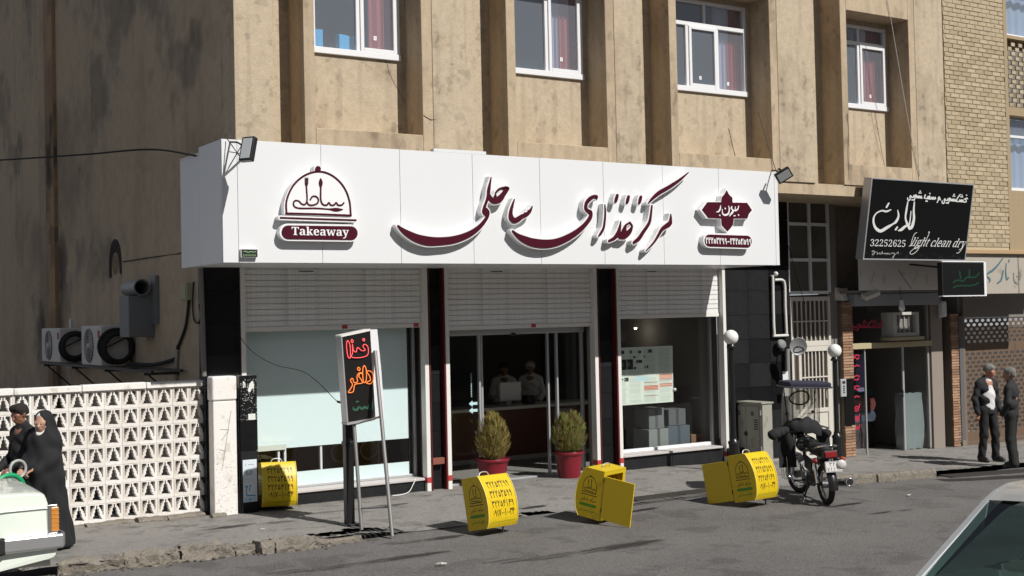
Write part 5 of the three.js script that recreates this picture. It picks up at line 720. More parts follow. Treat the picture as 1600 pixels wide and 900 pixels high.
// ---------- cream brick building ----------
{
  const z = 1.22, xa = 10.14, xb = onZ(1572, 200, z).x, yb = onZ(1540, 391, z).y, h = 0.088, L = 0.262;
  const t = thing('brick_building', 'cream brick building with narrow vertical joint beside the tan building', 'building', [xa, yb, z]);
  const mJoint = mat([0.48, 0.39, 0.26], { roughness: 0.95 }), mBr = [[0.52, 0.42, 0.28], [0.48, 0.385, 0.25], [0.56, 0.455, 0.305], [0.44, 0.35, 0.225]].map((c) => mat(c, { map: brickTex, roughness: 0.9 }));
  part(t, 'backing', bx(xa + 0.02, xb - 0.02, yb + 0.01, 12, z - 0.4, z - 0.004), mJoint);
  const g = rbx(-L / 2 + 0.006, L / 2 - 0.006, -h / 2 + 0.007, h / 2 - 0.007, -0.02, 0.009, 0.004, 1), gh = rbx(-L / 4 + 0.006, L / 4 - 0.006, -h / 2 + 0.007, h / 2 - 0.007, -0.02, 0.009, 0.004, 1), rest = []; let n = 0;
  for (let r = 0, y = yb + h / 2 + 0.06; y < 9.1; y += h, r++) { let x = xa + (hash2(r, 3, 7) * 0.5) * L * 0.5 - (r % 2 ? L / 2 : 0); for (; x < xb; x += L) { let a = Math.max(x, xa), b = Math.min(x + L, xb); const full = b - a > L * 0.98; if (b - a < 0.07) continue; const half = !full; const w = b - a; if (!half && n < 300) { copyPart(t, 'brick', g, mBr[(rnd() * 4) | 0], V((a + b) / 2, y, z + rr(-0.003, 0.002))); n++; } else rest.push(rbx(a + 0.006, b - 0.006, y - h / 2 + 0.007, y + h / 2 - 0.007, z - 0.02, z + 0.008 + rr(-0.003, 0.003), 0.004, 1)); } }
  part(t, 'brickwork', merge(rest), mBr[0], { kind: 'stuff' });
  part(t, 'soffit_course', rbx(xa, 14.5, yb - 0.07, yb + 0.012, z - 0.5, z + 0.015, 0.01, 1), mat([0.40, 0.27, 0.15], { roughness: 0.9 }));
  // set back strip beyond the joint, with windows and a lattice panel
  const xc = xb + 0.05, zw = z - 0.03, y = (py) => onZ(1590, py, zw).y, xw = onZ(1579, 240, zw).x, xl = onZ(1577, 120, zw).x;
  const bw = (x0, x1, y0, y1, zz = zw) => part(t, 'wall_strip', bx(x0, x1, y0, y1, z - 0.4, zz), mat([0.42, 0.32, 0.19], { map: rep(brickTex, 3, 9), roughness: 0.9 }));
  bw(xc, xw, yb + 0.01, 12); bw(xw, 14.5, yb + 0.01, y(298)); bw(xw, 14.5, y(181), y(168)); bw(xw, 14.5, y(62), y(57));
  for (const [p0, p1] of [[297, 182], [57, -40]]) { const a = y(p0), b = y(p1); part(t, 'window_frame', bx(xw, 14.5, a, a + 0.06, zw - 0.2, zw - 0.1), mPVC); part(t, 'window_frame', bx(xw, 14.5, mix(a, b, 0.72), mix(a, b, 0.72) + 0.05, zw - 0.2, zw - 0.1), mPVC); part(t, 'pane', new THREE.PlaneGeometry(14.5 - xw, b - a).translate((xw + 14.5) / 2, (a + b) / 2, zw - 0.2), mGlassUp); part(t, 'curtain', curtain(xw, 14.4, a, b, zw - 0.35, 0.02, 8), mat([0.4, 0.42, 0.43])); part(t, 'back_wall', bx(xw, 14.5, a - 0.05, b + 0.05, zw - 1.3, zw - 1.2), mRoomDark); }
  part(t, 'lattice_back', bx(xw, 14.5, y(168), y(62), z - 0.4, z - 0.2), mRoomDark);
  for (let r = 0, yy = y(168) + 0.05; yy < y(62) - 0.04; yy += 0.095, r++) for (let x = xw + (r % 2 ? 0.13 : 0.02); x < xw + 1.0; x += 0.24) copyPart(t, 'lattice_brick', gh, mBr[(rnd() * 4) | 0], V(x + 0.08, yy, zw - 0.02));
  part(t, 'dark_seam', bx(xa - 0.13, xa - 0.02, yb, 12, z - 0.3, z - 0.1), mRoomDark); part(t, 'joint', bx(xb - 0.005, xc + 0.0, yb, 12, z - 0.3, z - 0.08), mWire);  // first box: dark strip standing for the black seam between the buildings
}

// ---------- yellow delivery boxes ----------
const penStroke = (g, P, lw, S = 1, ox = 0, oy = 0) => { g.lineWidth = lw; g.beginPath(); P.forEach(([x, y], i) => { const X = ox + x * S, Y = oy + y * S; if (!i) g.moveTo(X, Y); else if (i < P.length - 1) g.quadraticCurveTo(X, Y, ox + (x + P[i + 1][0]) / 2 * S, oy + (y + P[i + 1][1]) / 2 * S); else g.lineTo(X, Y); }); g.stroke(); };
function grime(g, w, h, s) { const q = () => (s = (s * 16807) % 2147483647) / 2147483647; g.strokeStyle = 'rgba(95,75,20,0.5)'; for (let i = 0; i < 26; i++) { g.lineWidth = 1 + 1.5 * q(); g.beginPath(); const x = q() * w, y = q() * h; g.moveTo(x, y); g.lineTo(x + (q() - 0.5) * 90, y + (q() - 0.3) * 60); g.stroke(); } for (let i = 0; i < 700; i++) { g.fillStyle = `rgba(70,52,10,${0.04 + 0.13 * q()})`; const r = 1 + q() * q() * 14; g.beginPath(); g.ellipse(q() * w, h * (1 - q() * q()), r, r * (0.4 + q()), q() * 3, 0, 6.3); g.fill(); } }
const YEL = '#d3b416', INK = '#241a0a';
const sideArt = canvasTex(512, 700, (g, w, h) => {
  g.fillStyle = YEL; g.fillRect(0, 0, w, h); grime(g, w, h, 31); g.strokeStyle = INK; g.lineCap = g.lineJoin = 'round';
  g.lineWidth = 11; g.beginPath(); g.moveTo(130, 345); g.lineTo(130, 260); g.bezierCurveTo(140, 70, 380, 70, 390, 260); g.lineTo(390, 345); g.closePath(); g.stroke(); g.beginPath(); g.moveTo(105, 378); g.lineTo(412, 378); g.stroke(); g.fillStyle = INK; g.beginPath(); g.arc(260, 108, 13, 0, 6.3); g.fill();
  const P = [[[225, 200], [228, 275], [205, 295], [180, 280], [160, 285], [165, 315], [200, 322], [340, 328]], [[228, 275], [255, 295], [280, 280], [270, 255], [250, 270]], [[285, 195], [288, 275], [310, 295], [325, 282], [340, 296], [355, 282], [372, 290]]]; P.forEach((s) => penStroke(g, s, 11)); g.beginPath(); g.ellipse(225, 182, 9, 22, 0, 0, 6.3); g.ellipse(285, 175, 10, 24, 0, 0, 6.3); g.fill();
  g.globalAlpha = 0.75;
  g.fillStyle = INK; penCanvas(g, 'm,r,k,z, ,gh,zd,a,yf', 405, 455, 300, 44, 9); g.globalAlpha = 1;
  g.fillStyle = '#4f8a1c'; g.beginPath(); g.roundRect(90, 500, 330, 44, 18); g.fill(); g.strokeStyle = g.fillStyle = '#6d8a14'; penCanvas(g, 'sh,v,yi,d, ,r,a, ,s,f,r, ,m,k,yf', 405, 610, 310, 40, 9);
});
const figArt = canvasTex(640, 760, (g) => {
  g.fillStyle = YEL; g.fillRect(0, 0, 640, 760); grime(g, 640, 760, 177); g.lineCap = g.lineJoin = 'round';
  g.strokeStyle = '#b3b53c'; for (let k = 0; k < 13; k++) penStroke(g, [[590 - k * 42, 120], [578 - k * 42, 138 - (k % 3) * 10], [560 - k * 42, 122 + (k % 2) * 10]], 9);
  g.strokeStyle = INK; ['32253299', '32253599', '32254149', '09170010034'].forEach((s, r) => { let x = 92; const w0 = s.length > 8 ? 47 : 60; for (const d of s) { FIG[d].forEach((P) => penStroke(g, P, d === '0' ? 16 : 12, 5.4, x, 220 + r * 100)); x += d === '0' ? w0 * 0.78 : w0; } });
  g.strokeStyle = '#7d8c10'; for (let k = 0; k < 17; k++) penStroke(g, [[590 - k * 31, 655], [580 - k * 31, 675 - (k % 4) * 8], [566 - k * 31, 660 + (k % 3) * 8]], 9);
});
const mYel = phys([0.62, 0.44, 0.012], { roughness: 0.45 }), mYelSide = phys([1, 1, 1], { map: sideArt, roughness: 0.45 }), mYelFront = phys([1, 1, 1], { map: figArt, roughness: 0.42 }), mYelIn = mYel;
const mTrimY = phys([0.74, 0.6, 0.16], { roughness: 0.4 }), BW = 0.52, BH = 0.66, prof = [[0.34, 0], [0.385, 0.07], [0.41, 0.19], [0.415, 0.31], [0.395, 0.45], [0.345, 0.58], [0.30, 0.655], [0.285, BH]];
function yellowBox(label, at, yaw, tilt, roll, door) {
  const t = thing('delivery_box', label, 'box', [at.x, at.y, at.z], 'yellow delivery boxes with phone numbers'); t.rotation.order = 'YXZ'; t.rotation.set(-tilt, yaw, roll);
  const cv = new THREE.CatmullRomCurve3(prof.map(([z, y]) => V(0, y, z))).getPoints(24), n = cv.length, P = [], U = [], I = [];
  cv.forEach((p, i) => { for (const s of [0, 1]) { P.push((s - 0.5) * BW, p.y, p.z); U.push(s, i / (n - 1)); } }); for (let i = 0; i < n - 1; i++) { const a = i * 2; I.push(a, a + 1, a + 3, a, a + 3, a + 2); }
  const g = new THREE.BufferGeometry(); g.setAttribute('position', new THREE.Float32BufferAttribute(P, 3)); g.setAttribute('uv', new THREE.Float32BufferAttribute(U, 2)); g.setIndex(I); g.computeVertexNormals(); part(t, 'front_panel', g, mYelFront, { local: true });
  for (const s of [-1, 1]) { const sh = new THREE.Shape(); sh.moveTo(0, 0); cv.forEach((p) => sh.lineTo(p.z, p.y)); sh.lineTo(0, BH); const q = new THREE.ExtrudeGeometry(sh, { depth: 0.012, bevelEnabled: false, curveSegments: 2 }), A = q.attributes.position, u = q.attributes.uv; for (let i = 0; i < A.count; i++) u.setXY(i, s > 0 ? 1 - A.getX(i) / 0.415 : A.getX(i) / 0.415, A.getY(i) / BH); q.rotateY(-Math.PI / 2).translate(s > 0 ? BW / 2 : -BW / 2 + 0.012, 0, 0); part(t, 'side_panel', q, mYelSide, { local: true }); }
  part(t, 'top_panel', rbx(-BW / 2 + 0.012, BW / 2 - 0.012, BH - 0.012, BH + 0.002, 0, 0.286, 0.004, 1), mYel, { local: true }); part(t, 'bottom_panel', rbx(-BW / 2 + 0.012, BW / 2 - 0.012, -0.002, 0.012, 0, 0.34, 0.004, 1), mYel, { local: true });
  for (const [a, b, c, d] of [[-BW / 2 + 0.012, BW / 2 - 0.012, 0.012, 0.06], [-BW / 2 + 0.012, BW / 2 - 0.012, BH - 0.06, BH - 0.013], [-BW / 2 + 0.012, -BW / 2 + 0.06, 0.061, BH - 0.061], [BW / 2 - 0.06, BW / 2 - 0.012, 0.061, BH - 0.061]]) part(t, 'back_frame', bx(a, b, c, d, 0.0, 0.012), mYel, { local: true });
  if (door) { part(t, 'door', rbx(door * (BW / 2 - 0.008) - 0.01, door * (BW / 2 - 0.008) + 0.01, 0.03, BH - 0.06, -0.47, -0.012, 0.004, 1), mYel, { local: true }); part(t, 'liner', bx(-BW / 2 + 0.03, BW / 2 - 0.03, 0.03, BH - 0.03, 0.2, 0.21), mYelIn, { local: true }); } else part(t, 'door', bx(-BW / 2 + 0.06, BW / 2 - 0.06, 0.06, BH - 0.06, -0.004, 0.009), mYel, { local: true });
  part(t, 'handle', tube([V(-0.09, BH, 0.15), V(-0.06, BH + 0.045, 0.15), V(0.06, BH + 0.045, 0.15), V(0.09, BH, 0.15)], 0.008), mAlu, { local: true });
  for (const s of [-1, 1]) part(t, 'edge_trim', tube(prof.map(([z, y]) => V(s * (BW / 2 - 0.002), y, z + 0.002)), 0.006, 30, 6), mTrimY, { local: true });
  for (const y of [0.12, BH - 0.14]) part(t, 'hinge', cylAB(V((door || 1) * (BW / 2), y, -0.008), V((door || 1) * (BW / 2), y + 0.06, -0.008), 0.009), mDarkMetal, { local: true });
  const fh = 0.30 * Math.sin(tilt) + 0.02; part(t, 'foot', cylAB(V(0.06, 0, 0.3), V(0.06, -fh, 0.3 - fh * Math.tan(tilt)), 0.012), mDarkMetal, { local: true });
  return t;
}
yellowBox('closed yellow delivery box on the road, nearest the ladder sign', V(-1.66, roadY(-1.6) + 0.035, 3.12), 0.22, 0.20, -0.02, 0);
yellowBox('yellow delivery box with its side turned and back door open, in front of the pots', V(0.04, roadY(0) + 0.045, 3.56), -2.80, 0.16, 0, 1);
yellowBox('yellow delivery box with its door swung open beside the motorcycle', V(2.42, roadY(2.2) + 0.045, 3.62), 0.20, 0.20, -0.02, -1);
yellowBox('yellow delivery box standing on the pavement beside the granite pillar', V(-3.22, 0.03, 0.0), -0.2, 0.12, -0.02, 0).scale.setScalar(0.93);

// ---------- leaning neon board on a ladder frame ----------
{
  const z = 2.25, t = thing('neon_sign', 'black neon lettering board on a grey ladder frame at the pavement edge', 'sign', [-2.8, 0, z]);
  const c = [[533, 525], [577, 515.5], [584, 655], [543, 662]].map(([x, y], i) => { const p = onZ(x, y, z); return [p.x, p.y]; });
  part(t, 'board', ext(shapeOf(c), z - 0.14, z), mat([0.010, 0.009, 0.009], { roughness: 0.35 }));
  const edge = (a, b, w, z0, z1, m = mRail) => strokeGeo([[...a, w], [(a[0] + b[0]) / 2, (a[1] + b[1]) / 2, w], [...b, w]], z0, z1);
  part(t, 'frame_edge', edge(c[0], c[1], 0.014, z - 0.15, z + 0.012), mRail); part(t, 'frame_edge', edge(c[3], c[2], 0.016, z - 0.15, z + 0.012), mAlu); part(t, 'frame_edge', edge(c[0], c[3], 0.007, z - 0.15, z + 0.013), mAlu);
  const r = [[578.5, 516], [589.5, 514.5], [596, 580], [601.5, 655], [587, 655]].map(([x, y]) => { const p = onZ(x, y, z); return [p.x, p.y]; }); part(t, 'white_side', ext(shapeOf(r), z - 0.15, z - 0.002), mPVC);
  const zt = z + 0.008, cv = crop(520, 500, 5, zt), neon = (L, col) => part(t, 'neon_word', merge(L.map((s) => tube(s.map((p) => { const q = cv([p[0], p[1], 0]); return V(q[0], q[1], zt + 0.012); }), 0.0055, s.length * 7, 6, s.length > 2))), mat([0.5, 0.1, 0.05], { emissive: lin(...col), emissiveIntensity: 1 }));
  neon([[[112, 160], [128, 185], [130, 300], [118, 292], [104, 185]], [[150, 190], [160, 240], [178, 250], [190, 215], [225, 240], [250, 235], [232, 205], [245, 190], [268, 205], [272, 265], [250, 285], [170, 295], [140, 285], [150, 262]], [[146, 152], [156, 165], [150, 178], [140, 166]], [[238, 144], [246, 154], [240, 165], [230, 155]]], [1.0, 0.07, 0.11]);
  neon([[[242, 355], [256, 380], [254, 480], [240, 490], [232, 380]], [[262, 400], [290, 400], [310, 420], [312, 470], [290, 498], [258, 490], [290, 470], [285, 440]], [[228, 420], [215, 410], [200, 440], [215, 460], [228, 490], [170, 505], [155, 560], [118, 566], [130, 545], [150, 505], [135, 470], [150, 455], [165, 490], [190, 480], [185, 450], [200, 415]], [[196, 370], [210, 380], [202, 396], [190, 384]]], [1.0, 0.26, 0.03]);
  const gw = crop(520, 500, 5, zt); part(t, 'unlit_word', merge([[[310, 630, 6], [305, 690, 8], [290, 700, 5]], [[285, 660, 5], [270, 690, 9], [250, 680, 9], [230, 695, 9], [205, 680, 8], [190, 700, 10], [165, 700, 8], [160, 680, 4]], [[185, 640, 6], [200, 636, 6]]].map((s, i) => strokeGeo(s.map(gw), z + 0.002, z + 0.006 + i * 0.0007))), mat([0.02, 0.09, 0.05]));
  const L = (a, b, w, z0, z1) => { const p = onZ(a[0], a[1], z), q = onZ(b[0], b[1], z); return edge([p.x, p.y], [q.x, q.y], w, z0, z1); };
  const gy = mat([0.30, 0.29, 0.28], { roughness: 0.5, metalness: 0.4 });
  const p1 = onY(565, 828, -0.02), p2 = onY(613, 838, -0.06), q1 = onZ(553, 660, z - 0.06), q2 = onZ(586, 548, z + 0.03); part(t, 'rail', cylAB(p1, q1, 0.026, 0.026, 4), gy); part(t, 'rail', cylAB(p2, q2, 0.028, 0.028, 4), gy);
  for (const k of [0.2, 0.98]) part(t, 'rung', cylAB(p1.clone().lerp(q1, k), p2.clone().lerp(q2, k * 0.62 + 0.03), 0.014, 0.014, 6), gy);
  const pb = V(-3.02, paveY(-3, 2), 2.02), pp = thing('black_post', 'square black steel post behind the ladder frame', 'post', [pb.x, pb.y, pb.z]); part(pp, 'shaft', rbx(pb.x - 0.055, pb.x + 0.055, pb.y - 0.1, 1.62, pb.z - 0.055, pb.z + 0.055, 0.012), mBlackPaint); part(pp, 'collar', rbx(pb.x - 0.066, pb.x + 0.066, 1.02, 1.08, pb.z - 0.066, pb.z + 0.066, 0.01), mBlackPaint); part(pp, 'hook', cylAB(V(pb.x, 1.56, pb.z), V(pb.x - 0.14, 1.6, pb.z), 0.015), mBlackPaint);
  part(pp, 'base_plate', rbx(pb.x - 0.12, pb.x + 0.12, pb.y - 0.02, pb.y + 0.025, pb.z - 0.12, pb.z + 0.12, 0.008, 1), mDarkMetal);
  single('hanging_wire', 'thin black wire drooping from the post to the granite pillar', 'cable', tube([V(pb.x - 0.14, 1.6, pb.z), onZ(480, 584, 1.6), onZ(430, 570, 1.0), onZ(390, 545, 0.2), V(-3.75, 2.5, 0.02)], 0.005, 40, 5), mWire);
  const gg = thing('gutter_grate', 'rusty broken bar grate under the ladder frame feet', 'grating', [-2.9, -0.06, 2.45]); for (let k = 0; k < 9; k++) { const x = -3.2 + k * 0.075; part(gg, 'bar', rbx(x, x + 0.03, -0.075, -0.045, 2.26, 2.66, 0.004, 1), mDarkMetal); } for (const zz of [2.3, 2.6]) part(gg, 'cross_bar', bx(-3.24, -2.55, -0.10, -0.076, zz, zz + 0.03), mDarkMetal);
}
// ---------- potted shrubs ----------
const mPot = phys([0.20, 0.012, 0.022], { roughness: 0.35 }), leafCols = [[0.29, 0.235, 0.05], [0.22, 0.19, 0.04], [0.4, 0.32, 0.11], [0.16, 0.105, 0.035]], leafGreen = [[0.18, 0.21, 0.035], [0.14, 0.16, 0.03], [0.28, 0.28, 0.075], [0.25, 0.15, 0.06]];
function shrub(label, at, H, W, cols, pot, lobes) {
  const t = thing('potted_shrub', label, 'plant', [at.x, at.y, at.z], 'shrubs in red pots beside the shop door'), ph = 0.43, [r0, r1] = pot;
  const p = part(t, 'pot', lathe([[0, 0], [r0 - 0.01, 0], [r0, 0.012], [r0 + (r1 - r0) * 0.45, ph * 0.5], [r1 - 0.008, ph - 0.05], [r1 + 0.012, ph - 0.045], [r1 + 0.016, ph], [r1 - 0.006, ph], [r1 - 0.012, ph - 0.05], [0, ph - 0.05]], 10), mPot, { local: true }); part(p, 'soil', new THREE.CylinderGeometry(r1 - 0.015, r1 - 0.015, 0.01, 20).translate(0, ph - 0.04, 0), mSoil, { local: true });
  part(t, 'trunk', merge([0, 1, 2, 3, 4].map((k) => cylAB(V(0, ph - 0.05, 0), V(0.09 * Math.cos(k * 1.3), ph + 0.35 * H + 0.2 * rnd() * H, 0.09 * Math.sin(k * 1.3)), 0.016, 0.005, 6))), mat([0.09, 0.055, 0.03]), { local: true });
  // flat upright sprays of scale leaves, as a thuja carries them
  const sprays = cols.map(() => []);
  for (let i = 0; i < 3600; i++) {
    const lb = lobes[Math.min(lobes.length - 1, (rnd() * lobes.length) | 0)], a = rr(0, 6.283), v = rnd(), rad = Math.pow(rnd(), 0.42), prof2 = Math.pow(Math.max(0.02, 1 - Math.pow(2 * v - 0.86, 2) * (v > 0.43 ? 0.76 : 0.9)), 0.62), r = rad * lb[2] * W * prof2, y = ph + 0.0 + v * H * lb[3], x = lb[0] * W + r * Math.cos(a), z = lb[1] * W + r * Math.sin(a);
    const L = rr(0.035, 0.085), n = 5, g = [], lean = 0.25 + 0.5 * rad * (1 - v), up = V(Math.cos(a) * lean, 1, Math.sin(a) * lean).normalize(), side = V(-Math.sin(a + rr(-1, 1)), rr(-0.2, 0.2), Math.cos(a + rr(-1, 1))).normalize();
    const P = []; for (let k = 0; k < n; k++) { const q = k / n, b = V(x, y, z).addScaledVector(up, L * q), s = side.clone().multiplyScalar((k % 2 ? 1 : -1) * L * 0.32 * (1 - q * 0.55)), e = b.clone().add(s).addScaledVector(up, L * 0.42), w = up.clone().multiplyScalar(L * 0.13); P.push(b.clone().sub(w), b.clone().add(w), e); }
    P.push(V(x, y, z).addScaledVector(side, -0.004), V(x, y, z).addScaledVector(side, 0.004), V(x, y, z).addScaledVector(up, L * 1.15));
    const ge = new THREE.BufferGeometry().setFromPoints(P); ge.computeVertexNormals(); sprays[(rnd() * cols.length) | 0].push(ge);
  }
  sprays.forEach((s, i) => part(t, 'foliage', merge(s), phys(cols[i], { roughness: 0.8, side: THREE.DoubleSide, transmission: 0.0 }), { local: true, kind: 'stuff' }));
}
{
  const a = onZ(768, 740, 0.12), b = onZ(894, 735, 0.12);
  shrub('dry olive yellow shrub in a red pot by the arrow stickers', V(0.36, 0.0, 0.12), 0.68, 0.37, leafCols, [0.19, 0.26], [[0, 0, 0.72, 1], [-0.16, 0.05, 0.55, 0.72], [0.2, -0.05, 0.6, 0.85], [0.02, 0.1, 0.66, 0.95]]);
  shrub('greener two lobed shrub in a red pot beside the granite column', V(1.83, -0.005, 0.12), 0.60, 0.33, leafGreen, [0.185, 0.24], [[-0.3, 0, 0.55, 0.95], [0.32, 0, 0.62, 1.0], [0, 0.08, 0.6, 0.62]]);
}
// ---------- cabinet, lamp posts, pipes, dish ----------
{
  const x0 = onZ(1190, 690, 0.6).x, z1 = 0.62, x1 = onZ(1208, 690, z1).x, za = onX(1143, 680, x0).z, yb = slope(5.2) - 0.02, yt = onZ(1198, 631, z1).y, mCab = mat([0.40, 0.41, 0.37], { map: rep(paintTex, 0.9), roughness: 0.6 });
  const t = thing('electrical_cabinet', 'grey two door electrical cabinet standing against the black granite wall', 'cabinet', [(x0 + x1) / 2, yb, (za + z1) / 2]);
  part(t, 'body', rbx(x0 + 0.02, x1, yb + 0.04, yt, za, z1, 0.012), mCab); part(t, 'base', bx(x0 + 0.04, x1 - 0.02, yb - 0.05, yb + 0.04, za + 0.02, z1 - 0.02), mDarkMetal); part(t, 'roof', rbx(x0 - 0.02, x1 + 0.02, yt, yt + 0.03, za - 0.02, z1 + 0.02, 0.006, 1), mCab);
  const zm = mix(za, z1, 0.48); for (const [a, b] of [[za + 0.03, zm - 0.004], [zm + 0.004, z1 - 0.08]]) { const d = part(t, 'door', rbx(x0 + 0.004, x0 + 0.02, yb + 0.1, yt - 0.05, a, b, 0.006, 1), mCab); part(d, 'label', bx(x0 - 0.001, x0 + 0.005, yt - 0.22, yt - 0.14, mix(a, b, 0.4), mix(a, b, 0.6)), mat([0.1, 0.1, 0.1])); }
  part(t, 'lock', ball(x0, mix(yb, yt, 0.5), zm, 0.045, 0.5, 1, 1), mDarkMetal); part(t, 'louvre', merge([0, 1, 2, 3, 4].map((k) => bx(x0 + 0.0, x0 + 0.006, yt - 0.3 - k * 0.04, yt - 0.28 - k * 0.04, z1 - 0.2, z1 - 0.11))), mDarkMetal, { kind: 'stuff' }); for (const y of [yb + 0.25, yt - 0.2]) part(t, 'hinge', cylAB(V(x0, y, z1 - 0.03), V(x0, y + 0.09, z1 - 0.03), 0.012), mAlu);
  const bw = single('plinth_ledge', 'low tiled ledge running from the shop window to the cabinet', 'ledge', rbx(5.38, 6.2, -0.3, 0.2, -0.04, 0.16, 0.01), mGranite[1]);
}
function lampPost(label, p, yg, hGlobe) {
  const t = thing('globe_lamp', label, 'lamp post', [p.x, yg, p.z], 'white globe lamps on black posts'); const r = 0.125;
  part(t, 'globe', ball(p.x, hGlobe, p.z, r, 1, 1, 1, 28), phys([0.78, 0.77, 0.75], { roughness: 0.3 })); part(t, 'collar', lathe([[0, 0], [0.07, 0], [0.08, 0.02], [0.06, 0.06], [0.05, 0.08], [0, 0.08]], 18).translate(p.x, hGlobe - r - 0.06, p.z), mBlackPaint); part(t, 'finial', cylAB(V(p.x, hGlobe + r - 0.01, p.z), V(p.x, hGlobe + r + 0.1, p.z), 0.01, 0.006), mBlackPaint);
  part(t, 'shaft', lathe([[0.055, 0], [0.05, 0.5], [0.045, 0.52], [0.042, hGlobe - yg - r - 0.05], [0, hGlobe - yg - r - 0.05]], 18).translate(p.x, yg, p.z), mBlackPaint); part(t, 'base', lathe([[0.0, 0], [0.13, 0], [0.13, 0.03], [0.09, 0.06], [0.085, 0.48], [0.1, 0.52], [0.06, 0.56], [0.056, 0.6]], 20).translate(p.x, yg, p.z), mBlackPaint);
}
{ const a = onZ(1142, 527, 1.2); lampPost('white globe lamp on a black post beside the electrical cabinet', a, slope(a.x) - 0.02, a.y); const b = onZ(1304, 548, 0.9); lampPost('white globe lamp on a black post beside the grille door', b, slope(b.x) - 0.02, b.y); }
{
  const at = (px, py, z = 0.07) => onZ(px, py, z), w = mat([0.62, 0.61, 0.58], { roughness: 0.5 });
  const t = thing('gas_pipes', 'white gas pipes with a valve on the black granite wall', 'pipes', [6.7, 0.3, 0.07]);
  part(t, 'riser', tube([at(1206.5, 430), at(1207, 432), at(1208, 470), at(1209, 510), at(1210, 524)], 0.028), w); part(t, 'riser', tube([at(1210, 437.5), at(1222, 437.5), at(1225, 440), at(1227, 480), at(1229, 522)], 0.026), w); part(t, 'cross_pipe', cylAB(at(1208, 525), at(1231, 524), 0.026), w); part(t, 'valve', ball(at(1211, 428).x, at(1211, 428).y, 0.09, 0.045), w); part(t, 'regulator', lathe([[0, -0.05], [0.08, -0.04], [0.1, 0], [0.08, 0.04], [0, 0.06]], 16).rotateX(1.2).translate(at(1218, 538).x, at(1218, 538).y, 0.12), mat([0.2, 0.2, 0.2]));
  part(t, 'hose', tube([at(1216, 536), at(1222, 548), at(1228, 542), at(1231, 560)], 0.02), mWire);
  const d = thing('down_pipe', 'grey down pipe with pale joints beside the grille door', 'pipe', [7.0, slope(7), 0.08]); const pts = [[1230, 545], [1231, 590], [1233, 640], [1234.5, 700]].map(([x, y]) => at(x, y, 0.1)); part(d, 'pipe', tube(pts, 0.045), mat([0.22, 0.22, 0.215], { roughness: 0.5 })); for (const [x, y] of [[1228, 585], [1229, 610]]) { const p = at(x, y, 0.13); part(d, 'paper_tag', bx(p.x - 0.1, p.x + 0.04, p.y - 0.1, p.y + 0.06, 0.145, 0.15), mat([0.62, 0.63, 0.66])); }
  const c = at(1246, 541, 0.45), f = thing('round_dish', 'round dusty grey dish mirror on a bracket beside the grille door', 'mirror', [c.x, c.y, c.z]); const g = new THREE.Group(); g.name = 'head'; f.add(g); g.rotation.set(0.1, -0.5, 0); part(g, 'dish', lathe([[0, 0.015], [0.1, 0.02], [0.155, 0.05], [0.165, 0.05], [0.11, 0], [0, -0.015]], 28).rotateX(Math.PI / 2), mat([0.33, 0.33, 0.33], { roughness: 0.45, metalness: 0.4 }), { local: true }); part(g, 'arm', tube([V(-0.05, -0.02, 0.03), V(0.0, 0.0, 0.1), V(0.09, -0.04, 0.06), V(0.12, -0.12, 0)], 0.014), mDarkMetal, { local: true }); part(f, 'bracket', cylAB(c, V(c.x - 0.05, c.y - 0.05, 0.02), 0.015), mDarkMetal);
  single('street_cable', 'thin black cable slanting down the glazed screen', 'cable', tube([at(1229, 375, 0.06), at(1236, 400, 0.06), at(1247, 440, 0.06), at(1258, 475, 0.06)], 0.006, 20, 5), mWire);
  single('window_cable', 'white cable slanting across the last recessed window', 'cable', tube([onZ(1386, 0, 1.335), onZ(1391, 25, 1.335), onZ(1408, 125, 1.335), onZ(1424, 215, 1.335), onZ(1437, 275, 1.335)], 0.007, 40, 5), mat([0.45, 0.42, 0.38]));
  single('window_cable', 'dark cable hanging from the third recessed window to the floodlight', 'cable', tube([onZ(1179, 150, 1.32), onZ(1195, 210, 1.335), onZ(1207, 250, 1.335), onZ(1214, 270, 1.4)], 0.008, 40, 5), mat([0.12, 0.09, 0.07]));
  single('outlet_wire', 'white wire trailing from the shop window sill to the pavement', 'cable', tube([V(-0.95, 0.21, 0.0), V(-1.0, 0.16, 0.03), V(-1.1, 0.04, 0.06), V(-1.25, 0.01, 0.1), V(-1.4, 0.008, 0.09)], 0.007, 30, 5), mPVC);
}

